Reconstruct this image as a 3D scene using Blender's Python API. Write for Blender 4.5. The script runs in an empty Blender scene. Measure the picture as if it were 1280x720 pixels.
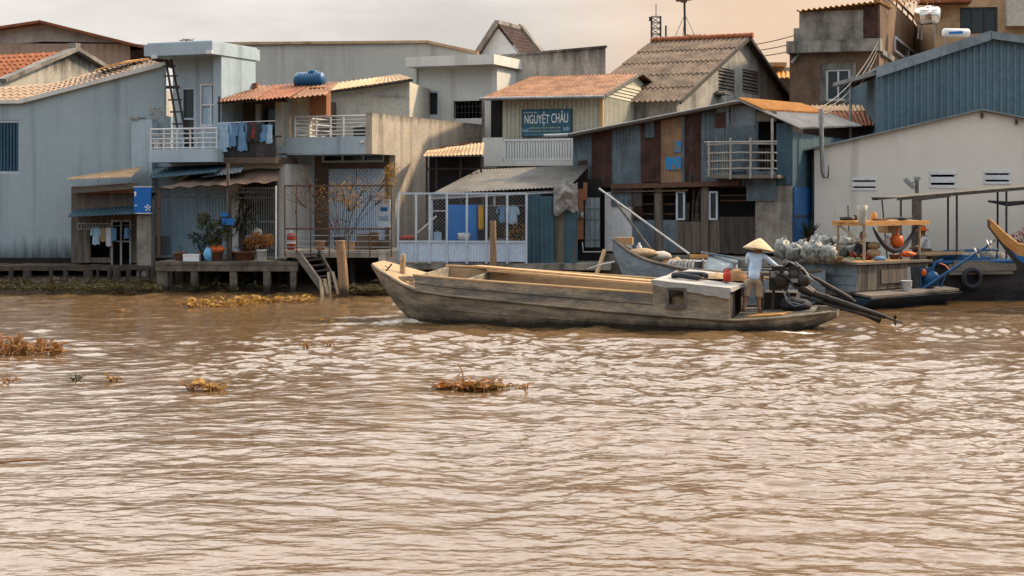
import bpy, bmesh, math, random
import numpy as np
from mathutils import Vector, Matrix, noise
R = math.radians
rnd = random.Random(11)
SC = bpy.context.scene
COL = SC.collection
FPX, HOR, CAMH = 2000.0, 246.0, 2.95      # focal length in photo pixels, horizon row, camera height

def lin(h):
    h = h.lstrip('#')
    out = []
    for i in (0, 2, 4):
        c = int(h[i:i+2], 16) / 255
        out.append(c / 12.92 if c <= .04045 else ((c + .055) / 1.055) ** 2.4)
    return tuple(out)

# ------------------------------------------------------------------ frames: a local axis system standing in the place
class Fr:
    def __init__(s, px, Y, th=0.0, z=0.0, heel=0.0, origin=None):
        s.th = R(th); s.O = Vector(((px - 640) / FPX * Y, Y, z)) if origin is None else Vector(origin)
        s.ex = Vector((math.cos(s.th), -math.sin(s.th), 0)); s.ey = Vector((math.sin(s.th), math.cos(s.th), 0))
        s.heel = heel
    def p(s, px, py, ly=0.0):
        k = (px - 640) / FPX
        lx = (k * (s.O.y + ly * s.ey.y) - s.O.x - ly * s.ey.x) / (s.ex.x - k * s.ex.y)
        Y = s.O.y + lx * s.ex.y + ly * s.ey.y
        return Vector((lx, ly, CAMH + (HOR - py) / FPX * Y - s.O.z - ly * math.tan(R(s.heel))))
    def q(s, px, py, lx=0.0):
        k = (px - 640) / FPX
        ly = (k * (s.O.y + lx * s.ex.y) - s.O.x - lx * s.ex.x) / (s.ey.x - k * s.ey.y)
        Y = s.O.y + lx * s.ex.y + ly * s.ey.y
        return Vector((lx, ly, CAMH + (HOR - py) / FPX * Y - s.O.z - ly * math.tan(R(s.heel))))
    def rect(s, x0, x1, y0, y1, ly=0.0):
        a = s.p(x0, y1, ly); b = s.p(x1, y0, ly); m = (x0 + x1) / 2
        return a.x, b.x, s.p(m, y1, ly).z, s.p(m, y0, ly).z
    def world(s, l):
        return s.O + s.ex * l[0] + s.ey * l[1] + Vector((0, 0, l[2]))
F0 = Fr(0, 0, origin=(0, 0, 0))
def W(px, py, Y): return F0.p(px, py, Y)

# ------------------------------------------------------------------ mesh collector
class MB:
    def __init__(s): s.v = []; s.f = []; s.sm = []
    def add(s, vs, fs, smooth=False):
        n = len(s.v); s.v += [tuple(v) for v in vs]; s.f += [tuple(i + n for i in f) for f in fs]; s.sm += [smooth] * len(fs); return s
    def box(s, x0, x1, y0, y1, z0, z1):
        if x0 > x1: x0, x1 = x1, x0
        if y0 > y1: y0, y1 = y1, y0
        if z0 > z1: z0, z1 = z1, z0
        return s.add([(x0,y0,z0),(x1,y0,z0),(x1,y1,z0),(x0,y1,z0),(x0,y0,z1),(x1,y0,z1),(x1,y1,z1),(x0,y1,z1)],
              [(0,3,2,1),(4,5,6,7),(0,1,5,4),(1,2,6,5),(2,3,7,6),(3,0,4,7)])
    def prism(s, poly, vec):
        n = len(poly); vec = Vector(vec); a = [Vector(p) for p in poly]; b = [p + vec for p in a]
        nn = Vector((0,0,0))
        for i in range(n): nn += a[i].cross(a[(i+1) % n])
        fl = nn.dot(vec) < 0
        fs = [tuple(range(n)), tuple(range(2*n-1, n-1, -1))] + [(i, n+i, n+(i+1) % n, (i+1) % n) for i in range(n)]
        if not fl: fs = [tuple(reversed(f)) for f in fs]
        return s.add(a + b, fs)
    def slab(s, poly, t):                      # polygon thickened along its own normal (downwards / backwards by t)
        a = [Vector(p) for p in poly]; nn = Vector((0,0,0))
        for i in range(len(a)): nn += a[i].cross(a[(i+1) % len(a)])
        nn.normalize()
        return s.prism(poly, -nn * t)
    def bar(s, p0, p1, w, h=None, up=(0,0,1)):
        p0 = Vector(p0); p1 = Vector(p1); h = h or w; d = (p1 - p0).normalized(); up = Vector(up)
        if abs(d.dot(up)) > .98: up = Vector((0,1,0))
        sx = d.cross(up).normalized(); uz = sx.cross(d).normalized()
        c = [(-1,-1),(1,-1),(1,1),(-1,1)]
        vs = [p0 + sx*a*w/2 + uz*b*h/2 for a, b in c] + [p1 + sx*a*w/2 + uz*b*h/2 for a, b in c]
        return s.add(vs, [(0,1,2,3),(7,6,5,4),(0,4,5,1),(1,5,6,2),(2,6,7,3),(3,7,4,0)])
    def path(s, pts, r, n=8, cap=True):
        pts = [Vector(p) for p in pts]; m = len(pts); rs = r if isinstance(r, (list, tuple)) else [r]*m
        vs = []; up0 = None
        for i, p in enumerate(pts):
            d = (pts[min(i+1, m-1)] - pts[max(i-1, 0)]).normalized()
            up = up0 if up0 is not None else (Vector((0,0,1)) if abs(d.z) < .9 else Vector((1,0,0)))
            a = d.cross(up); a = a.normalized() if a.length > 1e-6 else Vector((1,0,0)); b = a.cross(d).normalized(); up0 = b
            for k in range(n):
                t = 2*math.pi*k/n; vs.append(p + (a*math.cos(t) + b*math.sin(t))*rs[i])
        fs = [(i*n+k, i*n+(k+1) % n, (i+1)*n+(k+1) % n, (i+1)*n+k) for i in range(m-1) for k in range(n)]
        s.add(vs, fs, True)
        if cap:
            s.add(vs[:n], [tuple(range(n-1, -1, -1))]); s.add(vs[-n:], [tuple(range(n))])
        return s
    def tube(s, p0, p1, r0, r1=None, n=8): return s.path([p0, p1], [r0, r0 if r1 is None else r1], n)
    def lathe(s, c, prof, n=16, tilt=None):
        c = Vector(c); vs = []; tilt = tilt or Matrix.Identity(3)
        for r, z in prof:
            for k in range(n):
                t = 2*math.pi*k/n; vs.append(c + tilt @ Vector((r*math.cos(t), r*math.sin(t), z)))
        m = len(prof); fs = [(i*n+k, i*n+(k+1) % n, (i+1)*n+(k+1) % n, (i+1)*n+k) for i in range(m-1) for k in range(n)]
        s.add(vs, fs, True)
        if prof[0][0] > 1e-4: s.add(vs[:n], [tuple(range(n-1, -1, -1))])
        if prof[-1][0] > 1e-4: s.add(vs[-n:], [tuple(range(n))])
        return s
    def blob(s, c, rad, amp=.15, freq=2.0, seed=0, nu=14, nv=9):
        c = Vector(c); rad = Vector(rad); vs = []
        for j in range(nv+1):
            ph = math.pi*j/nv
            for i in range(nu):
                t = 2*math.pi*i/nu; d = Vector((math.sin(ph)*math.cos(t), math.sin(ph)*math.sin(t), -math.cos(ph)))
                k = 1 + amp*noise.noise(d*freq + Vector((seed*7.3, seed*3.1, seed*1.7)))
                vs.append(c + Vector((d.x*rad.x, d.y*rad.y, d.z*rad.z))*k)
        fs = [(j*nu+i, j*nu+(i+1) % nu, (j+1)*nu+(i+1) % nu, (j+1)*nu+i) for j in range(nv) for i in range(nu)]
        return s.add(vs, fs, True)
    def grid(s, fn, nu, nv, smooth=True):
        vs = [fn(i/nu, j/nv) for j in range(nv+1) for i in range(nu+1)]
        fs = [(j*(nu+1)+i, j*(nu+1)+i+1, (j+1)*(nu+1)+i+1, (j+1)*(nu+1)+i) for j in range(nv) for i in range(nu)]
        return s.add(vs, fs, smooth)
    def corr(s, a, b, c, d, pitch=.15, amp=.02, t=.008, rag=0.0, bend=0.0, square=False):
        """corrugated sheet: a,b lower edge left to right, d,c upper edge left to right; ribs run a->d"""
        a, b, c, d = [Vector(q) for q in (a, b, c, d)]
        wd = max((b-a).length, (c-d).length); nw = max(1, round(wd/pitch)); k = 6 if not square else 8; n = nw*k
        nn = (b-a).cross(d-a)
        if nn.length < 1e-9: nn = (c-d).cross(d-a)
        nn.normalize(); rows = 5 if bend else 2
        fr, bk = [], []
        for j in range(rows):
            v = j/(rows-1)
            for i in range(n+1):
                u = i/n
                if square:
                    ph = (i % k)/k; o = 0 if ph < .45 else (1 if .5 <= ph < .95 else .5)
                    o = o*2-1
                else: o = math.sin(2*math.pi*u*nw)
                lo = a.lerp(b, u); hi = d.lerp(c, u)
                if rag:
                    e = math.floor(u*nw/5); lo = lo + (lo-hi).normalized()*rag*noise.noise(Vector((e*3.7, a.x, a.z)))
                p = lo.lerp(hi, v) + nn*(o*amp + bend*4*v*(1-v))
                fr.append(p); bk.append(p - nn*t)
        m = n+1; N = rows*m
        fs = [(j*m+i, j*m+i+1, (j+1)*m+i+1, (j+1)*m+i) for j in range(rows-1) for i in range(n)]
        fs2 = [tuple(N+q for q in reversed(f)) for f in fs]
        ed = [(i+1, i, N+i, N+i+1) for i in range(n)] + [((rows-1)*m+i, (rows-1)*m+i+1, N+(rows-1)*m+i+1, N+(rows-1)*m+i) for i in range(n)]
        ed += [(j*m, (j+1)*m, N+(j+1)*m, N+j*m) for j in range(rows-1)] + [((j+1)*m+n, j*m+n, N+j*m+n, N+(j+1)*m+n) for j in range(rows-1)]
        return s.add(fr+bk, fs+fs2+ed)
    def wall(s, u0, u1, z0, z1, y, t, holes=(), axis='y'):
        """upright wall with rectangular openings; axis 'y': in the plane y, running along x; axis 'x': in the plane x=y, running along y"""
        us = sorted({u0, u1} | {min(max(h[i], u0), u1) for h in holes for i in (0, 1)})
        zs = sorted({z0, z1} | {min(max(h[i], z0), z1) for h in holes for i in (2, 3)})
        def solid(i, j):
            if i < 0 or j < 0 or i >= len(us)-1 or j >= len(zs)-1: return False
            cu = (us[i]+us[i+1])/2; cz = (zs[j]+zs[j+1])/2
            return not any(h[0] < cu < h[1] and h[2] < cz < h[3] for h in holes)
        P = (lambda u, d, z: (u, y+d, z)) if axis == 'y' else (lambda u, d, z: (y-d, u, z))
        for i in range(len(us)-1):
            for j in range(len(zs)-1):
                if not solid(i, j): continue
                a, b, c, d = us[i], us[i+1], zs[j], zs[j+1]
                s.add([P(a,0,c),P(b,0,c),P(b,0,d),P(a,0,d)], [(0,1,2,3)]); s.add([P(a,t,c),P(b,t,c),P(b,t,d),P(a,t,d)], [(3,2,1,0)])
                if not solid(i-1, j): s.add([P(a,0,c),P(a,0,d),P(a,t,d),P(a,t,c)], [(0,1,2,3)])
                if not solid(i+1, j): s.add([P(b,0,c),P(b,0,d),P(b,t,d),P(b,t,c)], [(3,2,1,0)])
                if not solid(i, j-1): s.add([P(a,0,c),P(b,0,c),P(b,t,c),P(a,t,c)], [(3,2,1,0)])
                if not solid(i, j+1): s.add([P(a,0,d),P(b,0,d),P(b,t,d),P(a,t,d)], [(0,1,2,3)])
        return s
    def leaf(s, p, d, l, w, droop=.25, up=None):
        p = Vector(p); d = Vector(d).normalized(); sd = d.cross(Vector((0,0,1)))
        sd = sd.normalized() if sd.length > 1e-3 else Vector((1,0,0))
        sd = (sd + Vector((rnd.uniform(-.4,.4), rnd.uniform(-.4,.4), rnd.uniform(-.4,.4)))).normalized()
        q = p + d*l*.5; e = p + d*l - Vector((0,0,droop*l))
        return s.add([p, q - sd*w/2, e, q + sd*w/2], [(0,1,2),(0,2,3)])
    def lattice(s, x0, x1, z0, z1, y, pitch, r, ax='y'):
        """diamond mesh of thin bars filling a rectangle"""
        w, h = x1-x0, z1-z0; n = int((w+h)/pitch)
        P = (lambda u, z, d: (u, y+d, z)) if ax == 'y' else (lambda u, z, d: (y+d, u, z))
        for i in range(1, n+1):
            c = i*pitch
            a = (min(c, w), max(0, c-w)); b = (max(0, c-h), min(c, h))
            for sg in (0, 1):
                f = (lambda q: x0+q[0]) if sg == 0 else (lambda q: x1-q[0])
                p, q = P(f(a), z0+a[1], sg*r), P(f(b), z0+b[1], sg*r)
                if (Vector(p)-Vector(q)).length > .02: s.bar(p, q, r)
        return s
    def build(s, name, mat, parent=None, off=None):
        if parent is not None and off is None: off = OFF.get(parent.name)
        me = bpy.data.meshes.new(name)
        vs = s.v if off is None else [(v[0]-off[0], v[1]-off[1], v[2]-off[2]) for v in s.v]
        me.from_pydata(vs, [], s.f); me.polygons.foreach_set('use_smooth', s.sm)
        me.materials.append(mat); me.update()
        o = bpy.data.objects.new(name, me); COL.objects.link(o)
        if parent is not None:
            o.parent = parent
            if parent.name in OFF: OFF[o.name] = OFF[parent.name]
        return o
OFF = {}
def tag(o, label=None, cat=None, group=None, kind=None):
    if label: o['label'] = label
    if cat: o['category'] = cat
    if group: o['group'] = group
    if kind: o['kind'] = kind
    return o
def thing(name, label, cat, fr=None, loc=None, group=None, kind=None):
    """an Empty at the base of a thing; fr: its own axes (parts come in local coordinates), loc: a world point (parts come in world coordinates)"""
    o = bpy.data.objects.new(name, None); COL.objects.link(o)
    if fr is not None:
        o.location = fr.O; o.rotation_euler = (R(fr.heel), 0, -fr.th)
    else:
        o.location = loc; OFF[o.name] = Vector(loc)
    return tag(o, label, cat, group, kind)
def solo(mb, name, mat, label, cat, group=None, kind=None):
    """a thing that is one mesh, given in world coordinates"""
    a = np.array(mb.v); lo = a.min(0); hi = a.max(0); off = Vector(((lo[0]+hi[0])/2, (lo[1]+hi[1])/2, lo[2]))
    o = mb.build(name, mat, off=off); o.location = off
    return tag(o, label, cat, group, kind)
def wsolo(mb, fr, name, mat, label, cat, group=None):
    """a one-mesh thing given in the coordinates of a frame"""
    o = mb.build(name, mat); o.location = fr.O; o.rotation_euler = (R(fr.heel), 0, -fr.th)
    return tag(o, label, cat, group)
def dup(root, loc=None, rotz=None, label=None, scale=None):
    c = root.copy(); COL.objects.link(c)
    if loc is not None: c.location = loc
    if rotz is not None: c.rotation_euler.z = rotz
    if scale is not None: c.scale = scale
    if label: c['label'] = label
    for ch in list(root.children):
        d = ch.copy(); COL.objects.link(d); d.parent = c
        for g in list(ch.children):
            e = g.copy(); COL.objects.link(e); e.parent = d
    return c

# ------------------------------------------------------------------ materials
MATS = {}
def mat(name, c, c2=None, rough=.85, scale=1.5, mix=(.4,.65), streak=None, bump=.15, bscale=18, metal=0., mold=None, spec=.3, fine=.18, stretch=(1,1,1), trans=0., brick=None, alpha=None):
    m = bpy.data.materials.new(name); m.use_nodes = True; nt = m.node_tree; N = nt.nodes; L = nt.links
    b = N['Principled BSDF']; b.inputs['Roughness'].default_value = rough; b.inputs['Metallic'].default_value = metal
    b.inputs['Specular IOR Level'].default_value = spec
    if isinstance(c, str): c = lin(c)
    if isinstance(c2, str): c2 = lin(c2)
    geo = N.new('ShaderNodeNewGeometry')
    tc = N.new('ShaderNodeTexCoord'); mp = N.new('ShaderNodeMapping'); mp.inputs['Scale'].default_value = stretch
    L.new(tc.outputs['Object'], mp.inputs['Vector'])
    def noise_n(sc, det=6, vec=None, ro=.6):
        n = N.new('ShaderNodeTexNoise'); n.inputs['Scale'].default_value = sc; n.inputs['Detail'].default_value = det; n.inputs['Roughness'].default_value = ro
        L.new((vec or mp).outputs[0], n.inputs['Vector']); return n
    def ramp(src, a, z):
        r = N.new('ShaderNodeMapRange'); r.inputs['From Min'].default_value = a; r.inputs['From Max'].default_value = z
        L.new(src, r.inputs['Value']); return r.outputs[0]
    def mixc(fac, A, B, mode='MIX'):
        x = N.new('ShaderNodeMix'); x.data_type = 'RGBA'; x.blend_type = mode
        if isinstance(fac, float): x.inputs['Factor'].default_value = fac
        else: L.new(fac, x.inputs['Factor'])
        for v, k in ((A, 'A'), (B, 'B')):
            i = [q for q in x.inputs if q.name == k and q.type == 'RGBA'][0]
            if isinstance(v, tuple): i.default_value = (*v, 1)
            else: L.new(v, i)
        return [q for q in x.outputs if q.type == 'RGBA'][0]
    col = c
    n1 = noise_n(scale)
    if brick:
        bt = N.new('ShaderNodeTexBrick'); bt.inputs['Scale'].default_value = 1; bt.inputs['Brick Width'].default_value = brick[0]; bt.inputs['Row Height'].default_value = brick[1]
        bt.inputs['Mortar Size'].default_value = brick[2]; bt.inputs['Color1'].default_value = (*c, 1); bt.inputs['Color2'].default_value = (*(c2 or c), 1); bt.inputs['Mortar'].default_value = (*brick[3], 1)
        sw = N.new('ShaderNodeMapping'); sw.inputs['Rotation'].default_value = (R(90), 0, 0) ; L.new(tc.outputs['Object'], sw.inputs['Vector']); L.new(sw.outputs[0], bt.inputs['Vector'])
        col = bt.outputs['Color']
    elif c2: col = mixc(ramp(n1.outputs['Fac'], *mix), c, c2)
    if fine:
        n2 = noise_n(scale*9, 5, ro=.7); f = ramp(n2.outputs['Fac'], .3, .75)
        dk = mixc(f, (1-fine*1.6,)*3, (1+fine*.5,)*3); col = mixc(1.0, col, dk, 'MULTIPLY')
    if streak:
        sc_, amt, sx, sz = streak[:4]; lo = streak[4] if len(streak) > 4 else .5
        ms = N.new('ShaderNodeMapping'); ms.inputs['Scale'].default_value = (sx, sx, sz); L.new(tc.outputs['Object'], ms.inputs['Vector'])
        n3 = noise_n(1.0, 8, ms, .65); f = ramp(n3.outputs['Fac'], lo, lo+.22)
        k = N.new('ShaderNodeMath'); k.operation = 'MULTIPLY'; k.inputs[1].default_value = amt; L.new(f, k.inputs[0])
        col = mixc(k.outputs[0], col, lin(sc_) if isinstance(sc_, str) else sc_)
    if mold:                                              # weather band between two world heights: black mould creeping from a wall's top edge
        mc, z0, z1 = mold; sp = N.new('ShaderNodeSeparateXYZ'); L.new(geo.outputs['Position'], sp.inputs[0])
        g = ramp(sp.outputs['Z'], z0, z1); ms = N.new('ShaderNodeMapping'); ms.inputs['Scale'].default_value = (3, 3, .5); L.new(tc.outputs['Object'], ms.inputs['Vector'])
        n4 = noise_n(1.0, 8, ms, .7); a = N.new('ShaderNodeMath'); a.operation = 'ADD'; L.new(g, a.inputs[0]); L.new(n4.outputs['Fac'], a.inputs[1])
        f = ramp(a.outputs[0], .95, 1.35); k = N.new('ShaderNodeMath'); k.operation = 'MULTIPLY'; k.inputs[1].default_value = .85; L.new(f, k.inputs[0])
        col = mixc(k.outputs[0], col, lin(mc))
    if isinstance(col, tuple): b.inputs['Base Color'].default_value = (*col, 1)
    else: L.new(col, b.inputs['Base Color'])
    if rough < .99:
        r = ramp(n1.outputs['Fac'], .3, .7); rr = N.new('ShaderNodeMapRange'); rr.inputs['To Min'].default_value = max(.03, rough-.1); rr.inputs['To Max'].default_value = min(1, rough+.1)
        L.new(r, rr.inputs['Value']); L.new(rr.outputs[0], b.inputs['Roughness'])
    if bump:
        bp = N.new('ShaderNodeBump'); bp.inputs['Strength'].default_value = min(1, bump*2); bp.inputs['Distance'].default_value = .02
        n5 = noise_n(bscale, 6, ro=.7); L.new(n5.outputs['Fac'], bp.inputs['Height']); L.new(bp.outputs[0], b.inputs['Normal'])
    if trans: b.inputs['Subsurface Weight'].default_value = 0; b.inputs['Transmission Weight'].default_value = trans
    MATS[name] = m
    return m
def leafmat(name, c, c2, tr=.35):
    m = mat(name, c, c2, rough=.55, scale=3, bump=0, fine=.25, mix=(.35,.65))
    nt = m.node_tree; b = nt.nodes['Principled BSDF']; out = nt.nodes['Material Output']
    t = nt.nodes.new('ShaderNodeBsdfTranslucent'); x = nt.nodes.new('ShaderNodeMixShader'); x.inputs[0].default_value = tr
    nt.links.new(b.inputs['Base Color'].links[0].from_socket, t.inputs['Color'])
    nt.links.new(b.outputs[0], x.inputs[1]); nt.links.new(t.outputs[0], x.inputs[2]); nt.links.new(x.outputs[0], out.inputs['Surface'])
    return m
M = {}
def defm(k, *a, **kw): M[k] = mat(k, *a, **kw)
# plaster and concrete
defm('plaster_blue', (.31,.375,.40), (.27,.335,.365), streak=('#46535c', .5, 1.6, .07, .52), scale=.35, fine=.05, bump=.05, mold=('#333b3c', 2.3, .6))
defm('plaster_bluegrey', (.35,.43,.48), (.30,.38,.43), streak=('#414c54', .5, 2.2, .1, .53), scale=.5, fine=.07, bump=.08)
defm('plaster_white', (.60,.59,.55), (.52,.52,.49), streak=('#6e6a66', .5, 1.8, .1, .54), scale=.5, fine=.07, bump=.08)
defm('plaster_cream', (.50,.46,.38), (.43,.40,.34), streak=('#a06a34', .5, .9, .2, .58), scale=.7)
defm('plaster_grey', (.43,.41,.37), (.38,.36,.33), streak=('#4c4a46', .5, 1.4, .08, .53), scale=.3, fine=.06, bump=.08)
defm('plaster_shed', (.40,.38,.34), (.33,.31,.28), streak=('#4a4640', .35, 1.0, .12), scale=.4)
defm('concrete_stained', (.42,.365,.295), (.33,.29,.235), streak=('#2c2620', .55, 2.2, .16, .5), scale=1.1, mold=('#14120f', 5.0, 5.95))
defm('concrete_mould', (.50,.46,.39), (.38,.35,.30), streak=('#1d1b18', .75, 2.0, .16, .5), scale=.9, mold=('#15130f', 7.3, 8.9))
defm('concrete_old', (.30,.275,.235), (.17,.155,.135), streak=('#191714', .8, 1.5, .3, .47), scale=1.6, bump=.4)
defm('concrete_brown', (.20,.125,.078), (.135,.085,.056), streak=('#2a1c14', .6, .8, .3, .5), scale=.9, bump=.3)
defm('concrete_post', (.17,.145,.115), (.085,.073,.06), streak=('#15120e', .7, 3, .5, .48), scale=3, bump=.5, mold=('#12110c', .5, .05))
defm('gable_flaky', (.40,.38,.345), (.25,.24,.225), streak=('#2a2a29', .7, 2.0, .2, .46), scale=1.4, bump=.3)
defm('white_wall', (.62,.585,.52), (.58,.55,.49), streak=('#6c655c', .4, 1.3, .07, .55), scale=.3, fine=.04, bump=.05)
defm('brown_wall', (.13,.09,.065), (.09,.065,.05), scale=1)
defm('terracotta', (.32,.10,.032), (.18,.06,.026), scale=4, rough=.8)
defm('brick', (.36,.11,.035), (.26,.08,.03), brick=(.22,.075,.012,(.20,.15,.11)), scale=6, bump=.4)
# sheet metal
defm('tin_bluegrey', (.13,.18,.21), (.08,.11,.135), rough=.6, streak=('#33211a', .9, 2.6, .55, .50), metal=.15, scale=1.5)
defm('tin_pale', (.22,.26,.28), (.15,.18,.20), rough=.6, streak=('#3a2c22', .5, 3, .25, .52), metal=.15, scale=1.5)
defm('tin_teal', (.05,.105,.135), (.035,.075,.105), rough=.6, streak=('#2a1d15', .5, 2.5, .2, .55), metal=.1)
defm('tin_rust', (.075,.034,.024), (.035,.02,.017), rough=.9, streak=('#56606a', .7, 2.6, .55, .55), scale=2.5)
defm('tin_tan', (.30,.185,.105), (.20,.125,.075), rough=.85, streak=('#4b5358', .7, 3, .5, .54), scale=2)
defm('tin_cream', (.47,.45,.355), (.41,.395,.31), rough=.6, streak=('#5a4a30', .3, 2, .2, .55), metal=.1)
defm('tin_awning', (.10,.098,.094), (.07,.07,.068), rough=.6, streak=('#4a3524', .4, 3, .3, .55), metal=.2)
defm('tin_whiteblue', (.52,.62,.74), (.46,.56,.68), rough=.5, streak=('#8a6a50', .35, 3, .3, .58))
defm('shutter_blue', (.42,.58,.70), (.37,.52,.64), rough=.55, streak=('#3a4750', .35, 3, .2, .52), metal=.1)
defm('warehouse_blue', (.105,.165,.20), (.09,.145,.18), rough=.55, metal=.1, streak=('#243038', .3, 1.5, .1, .52), scale=.5)
defm('tin_pink', (.40,.28,.21), (.34,.24,.18), rough=.7)
defm('roof_rust', (.27,.115,.045), (.13,.058,.030), rough=.75, streak=('#b08a62', .5, 2.2, 2.2, .56), scale=1.8, fine=.3)
defm('roof_rust2', (.26,.085,.03), (.13,.048,.024), rough=.8, scale=2.2, streak=('#c07840', .4, 2, 2, .58))
defm('roof_tan', (.48,.33,.19), (.38,.23,.12), rough=.75, streak=('#6a3d20', .5, 2, 2, .55), scale=2)
defm('roof_grey', (.30,.29,.27), (.22,.21,.20), rough=.7, streak=('#7a4a20', .35, 1.6, 1.6, .58), scale=2)
defm('roof_orange', (.55,.25,.05), (.42,.17,.035), rough=.7, scale=2.5, streak=('#5a3012', .4, 2, 2, .57))
defm('roof_cement', (.17,.122,.088), (.095,.072,.056), rough=.9, streak=('#15110e', .7, 2.5, 2.5, .5), scale=1.6, bump=.3)
defm('roof_tile', (.34,.105,.035), (.22,.07,.027), rough=.8, scale=5)
defm('roof_tile_dark', (.13,.075,.06), (.08,.05,.042), rough=.8, scale=5)
defm('tile_tan', (.36,.25,.165), (.26,.18,.125), rough=.8, scale=5)
defm('tarp_brown', (.11,.07,.05), (.075,.05,.038), rough=.9, scale=2)
# paint, metal, glass, dark
defm('paint_white', (.66,.66,.66), (.58,.59,.60), rough=.5, bump=.03, streak=('#7a5a42', .4, 4, .6, .6))
defm('paint_bluewhite', (.46,.53,.60), (.40,.47,.55), rough=.5, bump=.03)
defm('paint_blue', (.012,.115,.33), (.010,.09,.27), rough=.5, bump=.03)
defm('door_blue', (.01,.09,.26), (.008,.07,.20), rough=.55, streak=('#10161c', .4, 2, .2, .55))
defm('sign_blue', (.008,.125,.42), (.008,.11,.38), rough=.4, bump=0, fine=.05)
defm('sign_teal', (.02,.10,.145), (.016,.085,.125), rough=.45, bump=0, fine=.08)
defm('lettering', (.72,.72,.70), rough=.6, bump=0, fine=.05)
defm('lettering_blue', (.01,.10,.25), rough=.6, bump=0, fine=0.)
defm('lettering_yellow', (.50,.50,.32), rough=.6, bump=0, fine=0.)
defm('steel_dark', (.055,.055,.058), (.035,.034,.034), rough=.5, metal=.4, scale=6)
defm('steel_rust', (.12,.06,.035), (.07,.04,.028), rough=.8, scale=6)
defm('steel_grey', (.30,.30,.30), (.22,.22,.22), rough=.45, metal=.5, scale=4)
defm('steel_bright', (.72,.68,.62), rough=.18, metal=1., bump=0, fine=.1)
defm('engine', (.028,.026,.025), (.055,.040,.032), rough=.45, metal=.5, scale=9, streak=('#4a4038', .5, 7, 7, .58))
defm('glass_dark', (.015,.02,.026), rough=.12, spec=.6, bump=0, fine=0.)
defm('interior_shade', (.022,.020,.020), (.014,.013,.014), rough=1., bump=0)  # near-black colour stands in for the shade inside openings and gaps
defm('louvre', (.16,.14,.12), (.10,.09,.08), rough=.9)
defm('canopy', (.12,.105,.09), (.07,.065,.058), rough=.85, scale=2)
# wood
defm('wood_grey', (.17,.145,.12), (.095,.082,.07), stretch=(.25,2,2), scale=3, bump=.35, streak=('#14110e', .5, 3, 3, .55))
defm('wood_upright', (.15,.125,.10), (.08,.068,.058), stretch=(3,3,.25), scale=3, bump=.35, streak=('#120f0c', .6, 5, .4, .5))
defm('wood_dark', (.06,.05,.043), (.035,.03,.027), stretch=(2,2,.4), scale=3, bump=.3)
defm('wood_fresh', (.52,.33,.165), (.42,.25,.12), stretch=(.3,2.5,2.5), scale=4, bump=.15, streak=('#6a4220', .35, 4, 4, .57))
defm('wood_deck', (.46,.31,.175), (.34,.22,.125), stretch=(.3,2.5,2.5), scale=4, bump=.3, streak=('#3a2614', .5, 4, 4, .56))
defm('wood_orange', (.50,.26,.08), (.40,.19,.06), scale=4, bump=.1)
defm('bamboo_grey', (.33,.31,.28), (.24,.225,.205), scale=5, rough=.6)
defm('bamboo', (.36,.27,.17), (.25,.19,.125), scale=5, rough=.6)
defm('log', (.34,.215,.12), (.20,.13,.08), stretch=(3,3,.4), scale=4, bump=.5, fine=.3, streak=('#241a12', .6, 6, .6, .54), mold=('#1c160f', .6, .05))
defm('hull_old', (.38,.305,.215), (.175,.155,.125), stretch=(.35,1,1.8), scale=2.8, mix=(.44,.58), fine=.3, bump=.6, bscale=14, streak=('#4c585a', .9, 1.3, 2.6, .50))
defm('hull_lower', (.31,.25,.175), (.145,.125,.096), stretch=(.35,1,1.8), scale=2.6, mix=(.42,.6), fine=.3, bump=.6, bscale=14, streak=('#141210', .85, 2.6, 4.0, .58), mold=('#17140f', .34, .0))
defm('hull_blue', (.20,.25,.29), (.115,.15,.18), stretch=(.5,1,1.2), scale=2.5, bump=.4, streak=('#b8bcb8', .6, 2.0, 3.0, .55))
defm('hull_dark', (.050,.050,.055), (.026,.027,.030), stretch=(.5,1,1.5), scale=2, bump=.4, streak=('#5a5048', .4, 1.5, 3, .56))
defm('hull_bluedark', (.02,.045,.085), (.018,.026,.040), stretch=(.5,1,1.5), scale=2, bump=.3, streak=('#6a5a48', .4, 2, 3, .56))
defm('cabin_board', (.38,.31,.22), (.20,.17,.13), stretch=(.5,1,1.4), scale=2.6, mix=(.42,.6), fine=.3, bump=.4, streak=('#1a1714', .5, 1.2, 2.5, .56))
defm('tarp_grey', (.34,.33,.30), (.27,.26,.24), scale=2.5, rough=.75, bump=.25, bscale=6)
# cloth, goods, people
defm('skin', (.24,.115,.062), (.20,.095,.05), rough=.55, bump=.02, fine=.05)
defm('shirt', (.52,.64,.80), (.42,.54,.70), scale=5, bump=.5, bscale=9, rough=.9)
defm('shorts', (.36,.28,.19), (.27,.205,.14), scale=4, bump=.4, bscale=8, rough=.95)
defm('hat_straw', (.62,.48,.29), (.52,.39,.22), scale=6, rough=.75, stretch=(1,1,6))
defm('hair', (.012,.010,.010), rough=.5, bump=0)
defm('cloth_blue', (.13,.26,.42), (.09,.19,.34), scale=3, bump=.4, bscale=8)
defm('cloth_paleblue', (.34,.48,.60), (.26,.40,.53), scale=3, bump=.4, bscale=8)
defm('cloth_white', (.55,.57,.60), (.45,.48,.52), scale=3, bump=.4, bscale=8)
defm('cloth_dark', (.028,.03,.04), (.045,.045,.055), scale=4, bump=.4, bscale=8)
defm('cloth_brown', (.12,.065,.04), (.09,.05,.035), scale=4, bump=.3)
defm('cloth_red', (.30,.045,.028), (.22,.035,.025), scale=4, bump=.3)
defm('cloth_yellow', (.55,.30,.01), (.48,.25,.01), scale=4, bump=.3)
defm('plastic_blue', (.008,.085,.20), (.007,.07,.17), rough=.35, bump=.02)
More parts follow.
